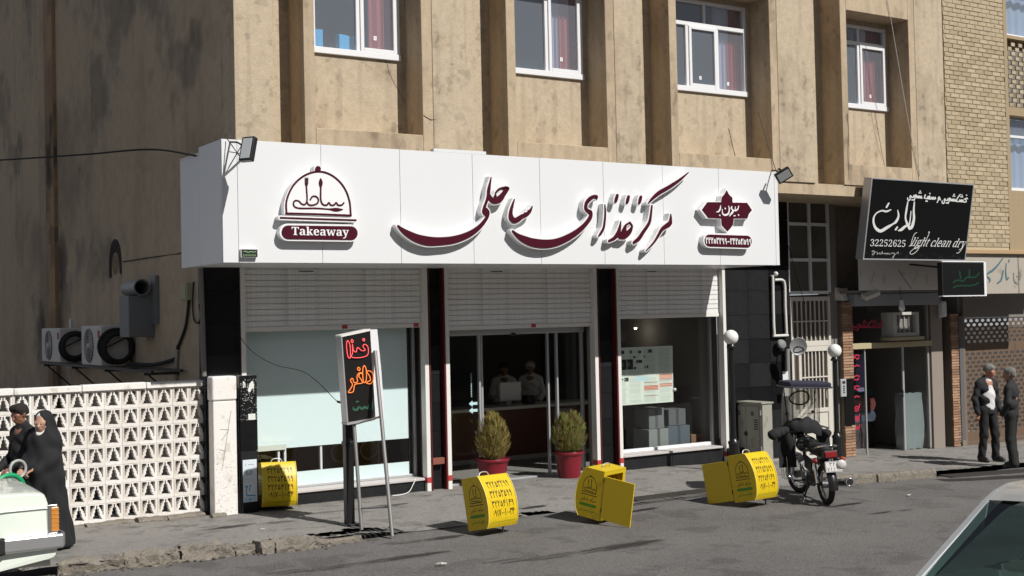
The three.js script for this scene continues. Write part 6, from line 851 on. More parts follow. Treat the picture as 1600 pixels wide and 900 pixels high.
// ---------- figures: distance fields meshed as one skin ----------
function meshField(f, lo, hi, h) {                 // surface nets
  const n = [0, 1, 2].map((k) => Math.ceil((hi[k] - lo[k]) / h) + 1), [nx, ny, nz] = n, D = new Float32Array(nx * ny * nz), id = (i, j, k) => (k * ny + j) * nx + i;
  for (let k = 0; k < nz; k++) for (let j = 0; j < ny; j++) for (let i = 0; i < nx; i++) D[id(i, j, k)] = f(lo[0] + i * h, lo[1] + j * h, lo[2] + k * h);
  const vi = new Int32Array(nx * ny * nz).fill(-1), P = [], I = [];
  for (let k = 0; k < nz - 1; k++) for (let j = 0; j < ny - 1; j++) for (let i = 0; i < nx - 1; i++) {
    let m = 0, c = 0, x = 0, y = 0, z = 0; const v = [];
    for (let q = 0; q < 8; q++) { const d = D[id(i + (q & 1), j + (q >> 1 & 1), k + (q >> 2))]; v.push(d); if (d < 0) m |= 1 << q; }
    if (m === 0 || m === 255) continue;
    for (let a = 0; a < 8; a++) for (const b of [1, 2, 4]) if (!(a & b)) { const e = a | b; if ((v[a] < 0) !== (v[e] < 0)) { const t = v[a] / (v[a] - v[e]); x += (a & 1) + (b === 1 ? t : 0); y += (a >> 1 & 1) + (b === 2 ? t : 0); z += (a >> 2) + (b === 4 ? t : 0); c++; } }
    vi[id(i, j, k)] = P.length / 3; P.push(lo[0] + (i + x / c) * h, lo[1] + (j + y / c) * h, lo[2] + (k + z / c) * h);
  }
  const quad = (a, b, c, d, s) => { if (a < 0 || b < 0 || c < 0 || d < 0) return; s ? I.push(a, b, c, a, c, d) : I.push(a, c, b, a, d, c); };
  for (let k = 1; k < nz - 1; k++) for (let j = 1; j < ny - 1; j++) for (let i = 1; i < nx - 1; i++) {
    const d = D[id(i, j, k)] < 0;
    if (d !== D[id(i + 1, j, k)] < 0) quad(vi[id(i, j - 1, k - 1)], vi[id(i, j, k - 1)], vi[id(i, j, k)], vi[id(i, j - 1, k)], d);
    if (d !== D[id(i, j + 1, k)] < 0) quad(vi[id(i - 1, j, k - 1)], vi[id(i - 1, j, k)], vi[id(i, j, k)], vi[id(i, j, k - 1)], d);
    if (d !== D[id(i, j, k + 1)] < 0) quad(vi[id(i - 1, j - 1, k)], vi[id(i, j - 1, k)], vi[id(i, j, k)], vi[id(i - 1, j, k)], d);
  }
  const g = new THREE.BufferGeometry(); g.setAttribute('position', new THREE.Float32BufferAttribute(P, 3)); g.setIndex(I); g.computeVertexNormals(); return g;
}
const smin = (a, b, k) => { const h = Math.max(k - Math.abs(a - b), 0) / k; return Math.min(a, b) - h * h * k * 0.25; };
const cap = (a, b, ra, rb = ra, sq = 1) => ({ a, b, ra, rb, sq });       // tapered capsule between joints; sq flattens in depth
function capD(c, x, y, z) { const dx = c.b[0] - c.a[0], dy = c.b[1] - c.a[1], dz = (c.b[2] - c.a[2]) * c.sq, px = x - c.a[0], py = y - c.a[1], pz = (z - c.a[2]) * c.sq, l = dx * dx + dy * dy + dz * dz || 1e-9, t = clamp((px * dx + py * dy + pz * dz) / l, 0, 1), ex = px - dx * t, ey = py - dy * t, ez = pz - dz * t; return Math.sqrt(ex * ex + ey * ey + ez * ez) - (c.ra + (c.rb - c.ra) * t); }
function skin(list, h, k, extra, clip) {
  const lo = [9, 9, 9], hi = [-9, -9, -9]; for (const c of list) for (const p of [c.a, c.b]) for (let q = 0; q < 3; q++) { const r = Math.max(c.ra, c.rb) / (q === 2 ? Math.min(1, c.sq) : 1) + 3 * h; lo[q] = Math.min(lo[q], p[q] - r); hi[q] = Math.max(hi[q], p[q] + r); }
  return meshField((x, y, z) => { let d = 9; for (const c of list) d = smin(d, capD(c, x, y, z), k); if (extra) d += extra(x, y, z); if (clip) d = Math.max(d, clip(x, y, z)); return d; }, lo, hi, h);
}
// hand: palm, four fingers of different length and a thumb from the side of the palm; origin at the wrist, fingers along -y, palm facing -z (right) mirrored by s
function handGeo(m, s, curl) {
  const L = [cap([0, 0, 0], [0, -0.045, 0], 0.022, 0.026, 1.6), cap([-0.022, -0.075, 0], [0.022, -0.075, 0], 0.018, 0.018, 1.4), cap([0, -0.03, 0], [0, -0.07, 0], 0.03, 0.03, 2)];
  [[-0.028, 0.066], [-0.0095, 0.076], [0.0095, 0.072], [0.028, 0.056]].forEach(([x, l], i) => { const c = curl + i * 0.08, p0 = [x, -0.085, 0], p1 = [x * 1.05, -0.085 - l * 0.45 * Math.cos(c), -l * 0.45 * Math.sin(c)], p2 = [x * 1.05, p1[1] - l * 0.32 * Math.cos(c * 2.2), p1[2] - l * 0.32 * Math.sin(c * 2.2)], p3 = [x * 1.04, p2[1] - l * 0.25 * Math.cos(c * 3), p2[2] - l * 0.25 * Math.sin(c * 3)]; L.push(cap(p0, p1, 0.0095, 0.009), cap(p1, p2, 0.009, 0.0085), cap(p2, p3, 0.0085, 0.0075)); });
  L.push(cap([-0.024, -0.03, 0], [-0.046, -0.058, -0.012], 0.013, 0.0105), cap([-0.046, -0.058, -0.012], [-0.048, -0.088, -0.026], 0.0105, 0.009));
  const g = skin(L, 0.005, 0.006); if (s < 0) { g.scale(-1, 1, 1); const I = g.index.array; for (let i = 0; i < I.length; i += 3) { const t = I[i]; I[i] = I[i + 1]; I[i + 1] = t; } g.computeVertexNormals(); } g.applyMatrix4(m); return g;
}
// head looking along +z, chin low, origin at the neck base; about 0.235 high
function headList() {
  return [cap([0, 0, -0.01], [0, 0.09, 0.0], 0.058, 0.052), cap([0, 0.19, -0.018], [0, 0.205, -0.012], 0.083, 0.08), cap([0, 0.13, 0.02], [0, 0.165, 0.015], 0.062, 0.068), cap([0, 0.095, 0.05], [0, 0.11, 0.04], 0.036, 0.05), cap([-0.03, 0.15, 0.062], [0.03, 0.15, 0.062], 0.026), cap([0, 0.165, 0.082], [0, 0.137, 0.102], 0.011, 0.014), cap([-0.018, 0.11, 0.078], [0.018, 0.11, 0.078], 0.011), cap([-0.05, 0.178, 0.055], [0.05, 0.178, 0.055], 0.022), cap([-0.079, 0.15, -0.01], [-0.084, 0.178, -0.018], 0.011, 0.014), cap([0.079, 0.15, -0.01], [0.084, 0.178, -0.018], 0.011, 0.014)];
}
const eyeCarve = (x, y, z) => { let d = 0; for (const s of [-1, 1]) { const q = Math.hypot(x - s * 0.031, (y - 0.163) * 1.4, z - 0.09); d += 0.009 * Math.max(0, 1 - q / 0.02); } const m = Math.hypot(x * 0.35, (y - 0.111) * 2.2, z - 0.09); return d + 0.004 * Math.max(0, 1 - m / 0.012); };
const mEye = mat([0.02, 0.014, 0.01], { roughness: 0.25 });
const skinM = (c) => phys(c, { roughness: 0.55 });
const noiseFold = (s, amp, fx, fy) => (x, y, z) => amp * Math.sin(x * fx + 3 * Math.sin(y * fy + s) + z * fx * 0.7 + s);
// one standing figure; joints in metres, facing +z, origin between the feet
function person(label, at, yaw, o) {
  const t = thing('person', label, 'person', [at.x, at.y, at.z]); t.rotation.y = yaw; t._b = null; const S = o.scale || 1; t.scale.setScalar(S);
  const hp = 0.93, sh = 1.43, fl = o.feet[0], fr = o.feet[1], L = [], jack = [], tr = [], shoes = [];
  const kn = (f, s) => [mix(s * 0.095, f[0], 0.5) + (f[2] || 0), 0.49, f[1] * 0.5 + 0.025];
  const leg = (f, s) => { const h = [s * 0.09, hp, 0], k = kn(f, s), a = [f[0], 0.085, f[1] - 0.03]; L.push(cap(h, k, 0.075, 0.05), cap(k, a, 0.05, 0.034), cap(a, [f[0] + s * 0.02, 0.04, f[1] + 0.1], 0.034, 0.03)); tr.push(cap(h, k, 0.094, 0.075), cap(k, [a[0], 0.07, a[2]], 0.072, 0.07), cap(h, [0, hp + 0.04, 0], 0.11, 0.13, 1.15)); shoes.push([cap([f[0], 0.045, f[1] - 0.055], [f[0] + s * 0.022, 0.036, f[1] + 0.125], 0.044, 0.036), cap([f[0], 0.02, f[1] - 0.05], [f[0] + s * 0.022, 0.02, f[1] + 0.12], 0.042, 0.04), cap([f[0], 0.085, f[1] - 0.035], [f[0] + s * 0.012, 0.052, f[1] + 0.075], 0.045, 0.04)]); };
  leg(fl, -1); leg(fr, 1);
  const hunch = o.hunch || 0, nk = [0, 1.47, hunch * 0.05];
  L.push(cap([0, 0.98, 0], [0, 1.2, 0], 0.12, 0.125, 1.25), cap([0, 1.2, 0], [0, 1.38, 0.0], 0.135, 0.13, 1.3), cap([-0.15, 1.41, 0], [0.15, 1.41, 0], 0.06));
  jack.push(cap([0, 0.90, 0], [0, 1.15, 0.005], 0.158, 0.15, 1.25), cap([-0.07, 1.12, 0], [0.07, 1.12, 0], 0.13, 0.13, 1.15), cap([-0.06, 1.32, -0.01], [0.06, 1.32, -0.01], 0.145, 0.145, 1.2), cap([-0.165, 1.40, -0.005], [0.165, 1.40, -0.005], 0.078), cap([-0.15, 1.43, -0.01], [-0.03, 1.485, -0.005], 0.06, 0.06), cap([0.15, 1.43, -0.01], [0.03, 1.485, -0.005], 0.06, 0.06), cap([0, 1.42, -0.02], [0, 1.50, -0.004], 0.09, 0.068));
  const hands = []; const arm = (e, w, s, hq) => { const a = [s * 0.185, 1.40, 0]; L.push(cap(a, e, 0.045, 0.036), cap(e, w, 0.036, 0.026)); jack.push(cap(a, e, 0.06, 0.056), cap(e, w, 0.056, 0.05)); if (hq) hands.push([w, hq, s]); };
  arm(o.le, o.lw, -1, o.lh); arm(o.re, o.rw, 1, o.rh);
  const sk = skinM(o.skin), body = [skin(L, 0.014, 0.03)], head = skin(headList(), 0.0065, 0.022, eyeCarve); const hm = new THREE.Matrix4().compose(V(...nk), new THREE.Quaternion().setFromEuler(new THREE.Euler(o.head[0], o.head[1], o.head[2] || 0, 'YXZ')), V(1, 1, 1)); head.applyMatrix4(hm); body.push(head);
  for (const [w, q, s] of hands) body.push(handGeo(new THREE.Matrix4().compose(V(...w), new THREE.Quaternion().setFromEuler(new THREE.Euler(...q)), V(1, 1, 1)), s, 0.35));
  const bm = part(t, 'body', merge(body), sk, { local: true });
  for (const s of [-1, 1]) part(bm, 'eye', new THREE.SphereGeometry(0.0095, 10, 8).translate(s * 0.031, 0.163, 0.0795).applyMatrix4(hm), mEye, { local: true });
  // hair cap
  const hair = o.hair; if (hair) { const hl = [cap([0, 0.205, -0.03], [0, 0.212, -0.012], 0.094, 0.09), cap([0, 0.15, -0.055], [0, 0.2, -0.04], 0.07, 0.088), cap([-0.05, 0.255, 0.03], [0.05, 0.255, 0.03], hair.top || 0.03)]; const hg = skin(hl, 0.008, 0.03, (x, y, z) => 0.004 * Math.sin(x * 190 + y * 60) * Math.sin(z * 150 + y * 90), (x, y, z) => Math.max(-(y - (hair.low || 0.12)), z * 0.9 - (y - 0.2) * 0.55 - (hair.front || 0.06), z - 0.055 - (y > 0.225 ? 0.06 : 0))); hg.applyMatrix4(hm); part(bm, 'hair', hg, mat(hair.c, { roughness: 0.9 }), { local: true }); part(bm, 'eyebrow', merge([-1, 1].map((s) => tube([V(s * 0.014, 0.181, 0.083), V(s * 0.032, 0.186, 0.079), V(s * 0.048, 0.18, 0.068)], 0.004, 8, 5))).applyMatrix4(hm), mat(hair.c), { local: true, kind: 'stuff' }); }
  if (o.jacket) part(t, o.jacketName || 'jacket', skin(jack, 0.012, 0.028, (x, y, z) => 0.005 * Math.sin(y * 38 + x * 22 + 2 * Math.sin(z * 20)) * (1 - smooth(1.3, 1.45, y)) + (o.open ? 0.11 * smooth(0.02, 0.07, z) * (1 - smooth(o.open * 0.6, o.open, Math.abs(x - 0.012 - 0.05 * (1.2 - y)))) * smooth(0.94, 0.97, y) : 0), (x, y) => (o.hem || 0.86) - y), mat(o.jacket, { roughness: 0.85 }), { local: true });
  if (o.shirt) part(t, 'shirt', skin([cap([0, 0.99, 0.02], [0, 1.2, 0.02], 0.135, 0.135, 1.25), cap([0, 1.2, 0.02], [0, 1.4, 0.012], 0.14, 0.1, 1.25), cap([0, 1.40, 0.0], [0, 1.495, 0.008], 0.075, 0.058)], 0.012, 0.04, (x, y, z) => 0.003 * Math.sin(y * 45 + x * 30)), mat(o.shirt, { roughness: 0.85 }), { local: true });
  part(t, 'trousers', skin(tr, 0.013, 0.035, (x, y, z) => 0.005 * Math.sin(y * 26 + x * 40 + z * 30) * smooth(1.0, 0.3, y), (x, y) => 0.045 - y), mat(o.trousers, { roughness: 0.9 }), { local: true });
  shoes.forEach((s) => part(t, 'shoe', skin(s, 0.008, 0.02, null, (x, y) => 0.004 - y), mat([0.012, 0.011, 0.011], { roughness: 0.45 }), { local: true }));
  return t;
}
{
  const gA = onY(1545, 721, slope(9.3)), gB = onY(1583, 730, slope(9.2));
  person('grey haired man in an open black jacket over a white shirt, looking down', gA, -0.15, { scale: 1.02, feet: [[-0.12, -0.02], [0.14, 0.06]], le: [-0.27, 1.13, -0.02], lw: [-0.25, 0.87, 0.03], lh: [0.1, 0, 0.05], re: [0.26, 1.14, -0.03], rw: [0.22, 0.93, 0.08], rh: [0.2, 0, 0], head: [0.42, 0.45], skin: [0.38, 0.18, 0.11], hair: { c: [0.17, 0.165, 0.155], top: 0.02, low: 0.14, front: 0.035 }, jacket: [0.012, 0.012, 0.014], open: 0.062, shirt: [0.62, 0.61, 0.62], trousers: [0.011, 0.011, 0.012] });
  person('grey haired man in a dark jacket seen from behind beside the pierced shutter', gB, -2.75, { scale: 1.0, feet: [[-0.13, 0.02], [0.14, -0.02]], le: [-0.28, 1.15, -0.02], lw: [-0.21, 0.95, 0.1], re: [0.28, 1.15, -0.02], rw: [0.21, 0.95, 0.1], head: [0.15, 0.1], skin: [0.36, 0.18, 0.115], hair: { c: [0.15, 0.145, 0.135], top: 0.03, low: 0.10, front: 0.03 }, jacket: [0.014, 0.015, 0.016], hem: 0.9, trousers: [0.013, 0.014, 0.014] });
  // the couple by the screen wall
  const pM = onZ(36, 660, 1.0), gM = V(pM.x, slope(-7), 1.0), gW = onY(72, 858, slope(-7) + 0.01);
  person('young man in a black shirt with thick dark hair walking beside the woman', gM, -1.25, { scale: 0.97, feet: [[-0.1, 0.22], [0.1, -0.2]], le: [-0.25, 1.13, 0.0], lw: [-0.17, 0.98, 0.22], lh: [-1.0, 0, 0], re: [0.24, 1.12, 0.03], rw: [0.12, 1.0, 0.24], rh: [-1.1, 0, 0], head: [0.32, 0.1], skin: [0.27, 0.125, 0.075], hair: { c: [0.016, 0.012, 0.010], top: 0.045, low: 0.15, front: 0.06 }, jacket: [0.012, 0.012, 0.013], jacketName: 'shirt_sleeves', shirt: [0.012, 0.012, 0.013], trousers: [0.014, 0.015, 0.018] });
  const w = thing('person', 'woman in a long black veil with a white head band, walking past the screen wall', 'person', [gW.x, gW.y, gW.z]); w.rotation.y = -0.95; w._b = null; w.scale.setScalar(0.92);
  const sk = skinM([0.42, 0.24, 0.165]), hm = new THREE.Matrix4().compose(V(0, 1.45, 0.03), new THREE.Quaternion().setFromEuler(new THREE.Euler(0.12, 0.25, 0, 'YXZ')), V(1, 1, 1));
  const hd = skin(headList(), 0.0065, 0.022, eyeCarve).applyMatrix4(hm), h1 = handGeo(new THREE.Matrix4().compose(V(-0.10, 1.06, 0.30), new THREE.Quaternion().setFromEuler(new THREE.Euler(-1.25, 0.3, 0.5)), V(1, 1, 1)), -1, 0.5), h2 = handGeo(new THREE.Matrix4().compose(V(0.08, 1.05, 0.29), new THREE.Quaternion().setFromEuler(new THREE.Euler(-1.25, -0.3, -0.6)), V(1, 1, 1)), 1, 0.5);
  const trunk = skin([cap([0, 0.2, 0.02], [0, 1.0, 0], 0.1, 0.13), cap([0, 1.0, 0], [0, 1.42, 0], 0.13, 0.1), cap([-0.1, 0.9, 0], [-0.12, 0.08, 0.1], 0.08, 0.04), cap([0.1, 0.9, 0], [0.12, 0.08, -0.12], 0.08, 0.04), cap([-0.16, 1.36, 0], [-0.2, 1.1, 0.1], 0.05, 0.045), cap([-0.2, 1.1, 0.1], [-0.1, 1.06, 0.3], 0.042, 0.026), cap([0.16, 1.36, 0], [0.2, 1.1, 0.1], 0.05, 0.045), cap([0.2, 1.1, 0.1], [0.08, 1.05, 0.29], 0.042, 0.026)], 0.014, 0.03);
  const bm = part(w, 'body', merge([hd, h1, h2, trunk]), sk, { local: true }); for (const s of [-1, 1]) part(bm, 'eye', new THREE.SphereGeometry(0.0095, 10, 8).translate(s * 0.031, 0.163, 0.0795).applyMatrix4(hm), mEye, { local: true });
  const faceClip = (g) => g; const inv = hm.clone().invert(), v = V();
  part(w, 'head_band', skin([cap([0, 1.66, 0.015], [0, 1.60, 0.02], 0.098, 0.09), cap([0, 1.45, 0.06], [0, 1.56, 0.05], 0.07, 0.075), cap([0, 1.30, 0.13], [0, 1.45, 0.09], 0.03, 0.05)], 0.008, 0.03, null, (x, y, z) => { v.set(x, y, z).applyMatrix4(inv); return v.z > 0.0 ? 0.068 - Math.hypot(v.x, (v.y - 0.145) * 0.78) : -1; }), mat([0.62, 0.6, 0.57], { roughness: 0.9 }), { local: true });
  const fold = (x, y, z) => { const a = Math.atan2(x, z), k = smooth(1.35, 0.5, y); return 0.014 * k * Math.sin(a * 11 + 2.2 * Math.sin(y * 3)) + 0.008 * Math.sin(y * 16 + a * 5); };
  part(w, 'veil', skin([cap([0, 1.665, -0.005], [0, 1.60, -0.015], 0.112, 0.112), cap([0, 1.58, -0.03], [0, 1.4, -0.03], 0.105, 0.15), cap([-0.12, 1.37, -0.01], [0.12, 1.37, -0.01], 0.115), cap([0, 1.36, 0], [0, 0.95, 0.02], 0.2, 0.24, 1.1), cap([0, 0.95, 0.0], [0, 0.08, -0.06], 0.22, 0.26, 0.95), cap([0, 0.5, -0.1], [0, 0.06, -0.2], 0.18, 0.22), cap([-0.2, 1.18, 0.06], [-0.13, 1.05, 0.24], 0.085, 0.075), cap([0.2, 1.18, 0.06], [0.11, 1.05, 0.23], 0.085, 0.075), cap([0, 1.0, 0.16], [0, 0.75, 0.15], 0.12, 0.1)], 0.0145, 0.08, fold, (x, y, z) => { v.set(x, y, z).applyMatrix4(inv); const f = v.z > 0.012 ? 0.079 - Math.hypot(v.x, (v.y - 0.14) * 0.72) : -1; return Math.max(f, 0.012 - y); }), mat([0.011, 0.011, 0.013], { roughness: 0.9 }), { local: true });
  for (const s of [-1, 1]) part(w, 'shoe', skin([cap([s * 0.11, 0.03, s * -0.08], [s * 0.12, 0.028, s * -0.08 + 0.24], 0.04, 0.034)], 0.01, 0.02, null, (x, y) => 0.002 - y), mat([0.015, 0.014, 0.014]), { local: true });
  const c = w.localToWorld(V(-0.02, 0.985, 0.37)); w.updateMatrixWorld(true);
  const rc = onZ(28, 733, w.localToWorld(V(0, 1, 0.36)).z); single('ring_handle', 'grey plastic ring held up by the couple at the screen wall', 'ring', new THREE.TorusGeometry(0.098, 0.017, 12, 40).rotateY(0.35).translate(rc.x, rc.y, rc.z), mat([0.36, 0.37, 0.36], { roughness: 0.5 }));
  const gc = onZ(14, 768, 1.75), gr = thing('round_tray', 'green rimmed round grey tray standing up behind the white car', 'tray', [gc.x, gc.y - 0.2, gc.z]); part(gr, 'rim', new THREE.TorusGeometry(0.185, 0.028, 10, 48).rotateY(0.3).translate(gc.x, gc.y, gc.z), mat([0.01, 0.30, 0.12], { roughness: 0.4 })); part(gr, 'disc', new THREE.CylinderGeometry(0.17, 0.17, 0.02, 40).rotateX(Math.PI / 2).rotateY(0.3).translate(gc.x, gc.y, gc.z), mat([0.20, 0.24, 0.22], { roughness: 0.5 }));
  // staff behind the counter
  for (const [px, yaw, lb] of [[787, -0.4, 'man in white behind the counter, beside the door stile'], [829, -0.7, 'man in white and a pale cap behind the cash register']]) { const q = onZ(px, 600, -3.6); person(lb, V(q.x, 0.0, -3.6), yaw, { scale: 1, feet: [[-0.1, 0], [0.1, 0]], le: [-0.26, 1.13, 0.05], lw: [-0.2, 1.03, 0.28], lh: [-1.2, 0, 0], re: [0.26, 1.13, 0.05], rw: [0.2, 1.03, 0.28], rh: [-1.2, 0, 0], head: [0.3, 0], skin: [0.3, 0.16, 0.1], hair: { c: px > 800 ? [0.55, 0.53, 0.5] : [0.05, 0.04, 0.03], top: 0.03 }, jacket: [0.75, 0.74, 0.72], jacketName: 'coat', hem: 0.75, trousers: [0.1, 0.1, 0.1] }); }
}

// ---------- motorcycle with screen and canopy ----------
{
  const yg = roadY(3.4) - 0.015, t = thing('motorcycle', 'black motorcycle with clear screen, navy canopy and handlebar muffs, parked at the kerb', 'motorcycle', [3.36, yg, 4.28]); t.rotation.set(0, -0.48, 0.05); t._b = null;
  const A = (n, g, m, o = {}) => part(t, n, g, m, { local: true, ...o }), R = 0.292, WB = 1.2, blk = mBlackPaint;
  const plastic = phys([0.012, 0.012, 0.013], { roughness: 0.45 }), seatM = mat([0.014, 0.013, 0.013], { roughness: 0.75 }), clothM = mat([0.010, 0.010, 0.011], { roughness: 0.9 }), eng = mat([0.16, 0.16, 0.16], { roughness: 0.45, metalness: 0.7 });
  for (const [z, n] of [[0, 'rear_wheel'], [-WB, 'front_wheel']]) {
    const g = new THREE.Group(); g.name = n; g.position.set(0, R, z); t.add(g); if (z < 0) g.rotation.y = 0.28; const P = (m, ge, ma, o = {}) => part(g, m, ge, ma, { local: true, ...o });
    P('tyre', new THREE.TorusGeometry(R - 0.042, 0.043, 14, 48).rotateY(Math.PI / 2).scale(1.05, 1, 1), mRubber); P('rim', new THREE.TorusGeometry(R - 0.082, 0.014, 8, 48).rotateY(Math.PI / 2).scale(1.4, 1, 1), mChrome);
    P('hub', new THREE.CylinderGeometry(0.055, 0.055, 0.12, 20).rotateZ(Math.PI / 2), eng); const sp = []; for (let k = 0; k < 28; k++) { const a = k / 28 * 6.283, s = k % 2 ? 1 : -1; sp.push(cylAB(V(s * 0.045, 0.05 * Math.cos(a), 0.05 * Math.sin(a)), V(0, (R - 0.085) * Math.cos(a + 0.2 * s), (R - 0.085) * Math.sin(a + 0.2 * s)), 0.0022, 0.0022, 5)); } P('spokes', merge(sp), mChrome, { kind: 'stuff' });
  }
  const mud = (z, a0, a1, r, w) => { const s = []; const n = 16; const P = [], I = []; for (let i = 0; i <= n; i++) { const a = mix(a0, a1, i / n); for (let k = 0; k <= 4; k++) { const u = (k / 4 - 0.5) * 2, rr2 = r - 0.035 * u * u; P.push(u * w, R + rr2 * Math.sin(a), z + rr2 * Math.cos(a)); } } for (let i = 0; i < n; i++) for (let k = 0; k < 4; k++) { const a = i * 5 + k; I.push(a, a + 1, a + 6, a, a + 6, a + 5); } const g = new THREE.BufferGeometry(); g.setAttribute('position', new THREE.Float32BufferAttribute(P, 3)); g.setIndex(I); g.computeVertexNormals(); return g; };
  const dbl = (c) => phys(c, { roughness: 0.35, side: THREE.DoubleSide });
  A('rear_mudguard', mud(0, -0.15, 2.3, R + 0.06, 0.07), dbl([0.014, 0.014, 0.014])); A('front_mudguard', mud(-WB, 0.2, 2.7, R + 0.04, 0.062), dbl([0.4, 0.4, 0.41]));
  for (const s of [-1, 1]) { A('fork_leg', cylAB(V(s * 0.085, R, -WB), V(s * 0.085, 0.92, -WB + 0.24), 0.022), mChrome); A('shock_absorber', cylAB(V(s * 0.11, R + 0.02, -0.02), V(s * 0.11, 0.66, -0.12), 0.028, 0.022), mChrome); A('swing_arm', cylAB(V(s * 0.075, R, 0), V(s * 0.075, R + 0.03, -0.5), 0.02), blk); A('footrest', cylAB(V(s * 0.12, 0.30, -0.52), V(s * 0.3, 0.30, -0.5), 0.014), mRubber); A('side_cover', new RoundedBoxGeometry(0.03, 0.2, 0.3, 3, 0.014).rotateX(0.2).translate(s * 0.125, 0.56, -0.32), plastic); A('crash_bar', tube([V(s * 0.08, 0.62, -0.86), V(s * 0.26, 0.58, -0.86), V(s * 0.28, 0.34, -0.82), V(s * 0.1, 0.22, -0.74)], 0.014), mChrome); }
  A('frame', merge([tube([V(0, 0.92, -WB + 0.28), V(0, 0.84, -0.72), V(0, 0.7, -0.4), V(0, 0.68, -0.1), V(0, 0.66, 0.12)], 0.026), tube([V(0, 0.86, -WB + 0.3), V(0, 0.5, -0.84), V(0, 0.24, -0.72), V(0, 0.24, -0.46), V(0, 0.5, -0.4)], 0.022)]), blk);
  A('engine', merge([new RoundedBoxGeometry(0.22, 0.2, 0.34, 3, 0.05).translate(0, 0.32, -0.6), new THREE.CylinderGeometry(0.085, 0.085, 0.16, 20).rotateX(1.2).translate(0, 0.44, -0.76), new THREE.CylinderGeometry(0.1, 0.1, 0.26, 24).rotateZ(Math.PI / 2).translate(0, 0.32, -0.56)]), eng); A('cooling_fins', merge([0, 1, 2, 3, 4].map((k) => new THREE.BoxGeometry(0.2, 0.16, 0.008).rotateX(-0.35).translate(0, 0.44 + k * 0.008, -0.7 - k * 0.024))), eng, { kind: 'stuff' });
  A('fuel_tank', skin([cap([0, 0.80, -0.8], [0, 0.80, -0.45], 0.115, 0.075, 1), cap([-0.06, 0.79, -0.72], [0.06, 0.79, -0.72], 0.1)], 0.014, 0.06), phys([0.016, 0.017, 0.018], { roughness: 0.2, clearcoat: 0.8 })); A('tank_cap', new THREE.CylinderGeometry(0.03, 0.03, 0.02, 18).translate(0, 0.915, -0.66), mChrome);
  A('seat', skin([cap([0, 0.765, -0.42], [0, 0.79, 0.05], 0.085, 0.09, 1), cap([-0.07, 0.775, -0.3], [-0.06, 0.79, 0.03], 0.05), cap([0.07, 0.775, -0.3], [0.06, 0.79, 0.03], 0.05)], 0.014, 0.06), seatM);
  A('carrier', merge([tube([V(-0.13, 0.80, -0.05), V(-0.13, 0.85, 0.2), V(0, 0.87, 0.3), V(0.13, 0.85, 0.2), V(0.13, 0.80, -0.05)], 0.012), cylAB(V(-0.13, 0.85, 0.12), V(0.13, 0.85, 0.12), 0.01)]), mChrome);
  A('tail_light', new RoundedBoxGeometry(0.21, 0.12, 0.1, 3, 0.02).translate(0.0, 0.745, 0.26), plastic); A('tail_lens', new RoundedBoxGeometry(0.17, 0.085, 0.03, 3, 0.014).translate(0, 0.745, 0.31), phys([0.26, 0.012, 0.018], { roughness: 0.2, clearcoat: 0.6 }));
  for (const s of [-1, 1]) { A('indicator', ball(s * 0.2, 0.66, 0.2, 0.042, 1, 0.8, 1.1), phys(s < 0 ? [0.2, 0.015, 0.015] : [0.35, 0.05, 0.02], { roughness: 0.2 })); A('indicator_stem', cylAB(V(s * 0.1, 0.68, 0.2), V(s * 0.17, 0.665, 0.2), 0.01), blk); }
  const plate = canvasTex(256, 160, (g, w, h) => { g.fillStyle = '#d7d5d0'; g.fillRect(0, 0, w, h); g.strokeStyle = '#333'; g.lineWidth = 5; g.strokeRect(8, 8, w - 16, h - 16); g.strokeStyle = '#23232a'; g.lineCap = 'round'; [...'325'].forEach((d, i) => FIG[d].forEach((P) => penStroke(g, P, 8, 4, 60 + i * 52, 18))); [...'71194'].forEach((d, i) => FIG[d].forEach((P) => penStroke(g, P, 8, 4, 22 + i * 44, 88))); });
  A('number_plate', new THREE.BoxGeometry(0.24, 0.15, 0.006).rotateX(-0.15).translate(0.02, 0.58, 0.335), mat([1, 1, 1], { map: plate })); A('plate_bag', ball(0.13, 0.60, 0.33, 0.075, 1, 0.9, 0.5), phys([0.55, 0.53, 0.52], { roughness: 0.35 }));
  A('exhaust_pipe', tube([V(0.08, 0.42, -0.84), V(0.13, 0.26, -0.8), V(0.15, 0.24, -0.5), V(0.17, 0.27, -0.2)], 0.021), mChrome); const mu = A('silencer', cylAB(V(0.17, 0.27, -0.2), V(0.2, 0.36, 0.42), 0.045, 0.055, 20), phys([0.03, 0.03, 0.03], { roughness: 0.35, metalness: 0.6 })); part(mu, 'silencer_ring', new THREE.TorusGeometry(0.05, 0.01, 8, 24).translate(0.2, 0.36, 0.425), mChrome, { local: true }); part(mu, 'silencer_bore', new THREE.CylinderGeometry(0.036, 0.036, 0.01, 18).rotateX(Math.PI / 2).translate(0.2, 0.36, 0.422), mDarkMetal, { local: true });
  A('side_stand', cylAB(V(-0.1, 0.26, -0.45), V(-0.26, 0.0, -0.3), 0.014), blk); A('stand_foot', rbx(-0.30, -0.22, 0.0, 0.012, -0.34, -0.26, 0.003, 1), blk); A('chain_guard', new RoundedBoxGeometry(0.03, 0.09, 0.5, 2, 0.012).translate(-0.09, 0.36, -0.25), plastic);
  A('handlebar', tube([V(-0.36, 1.0, -0.72), V(-0.2, 1.04, -0.86), V(0, 1.0, -0.92), V(0.2, 1.04, -0.86), V(0.36, 1.0, -0.72)], 0.014), mChrome); A('headlight', new THREE.SphereGeometry(0.095, 20, 14).scale(1, 1, 0.9).translate(0, 0.92, -WB + 0.12), plastic);
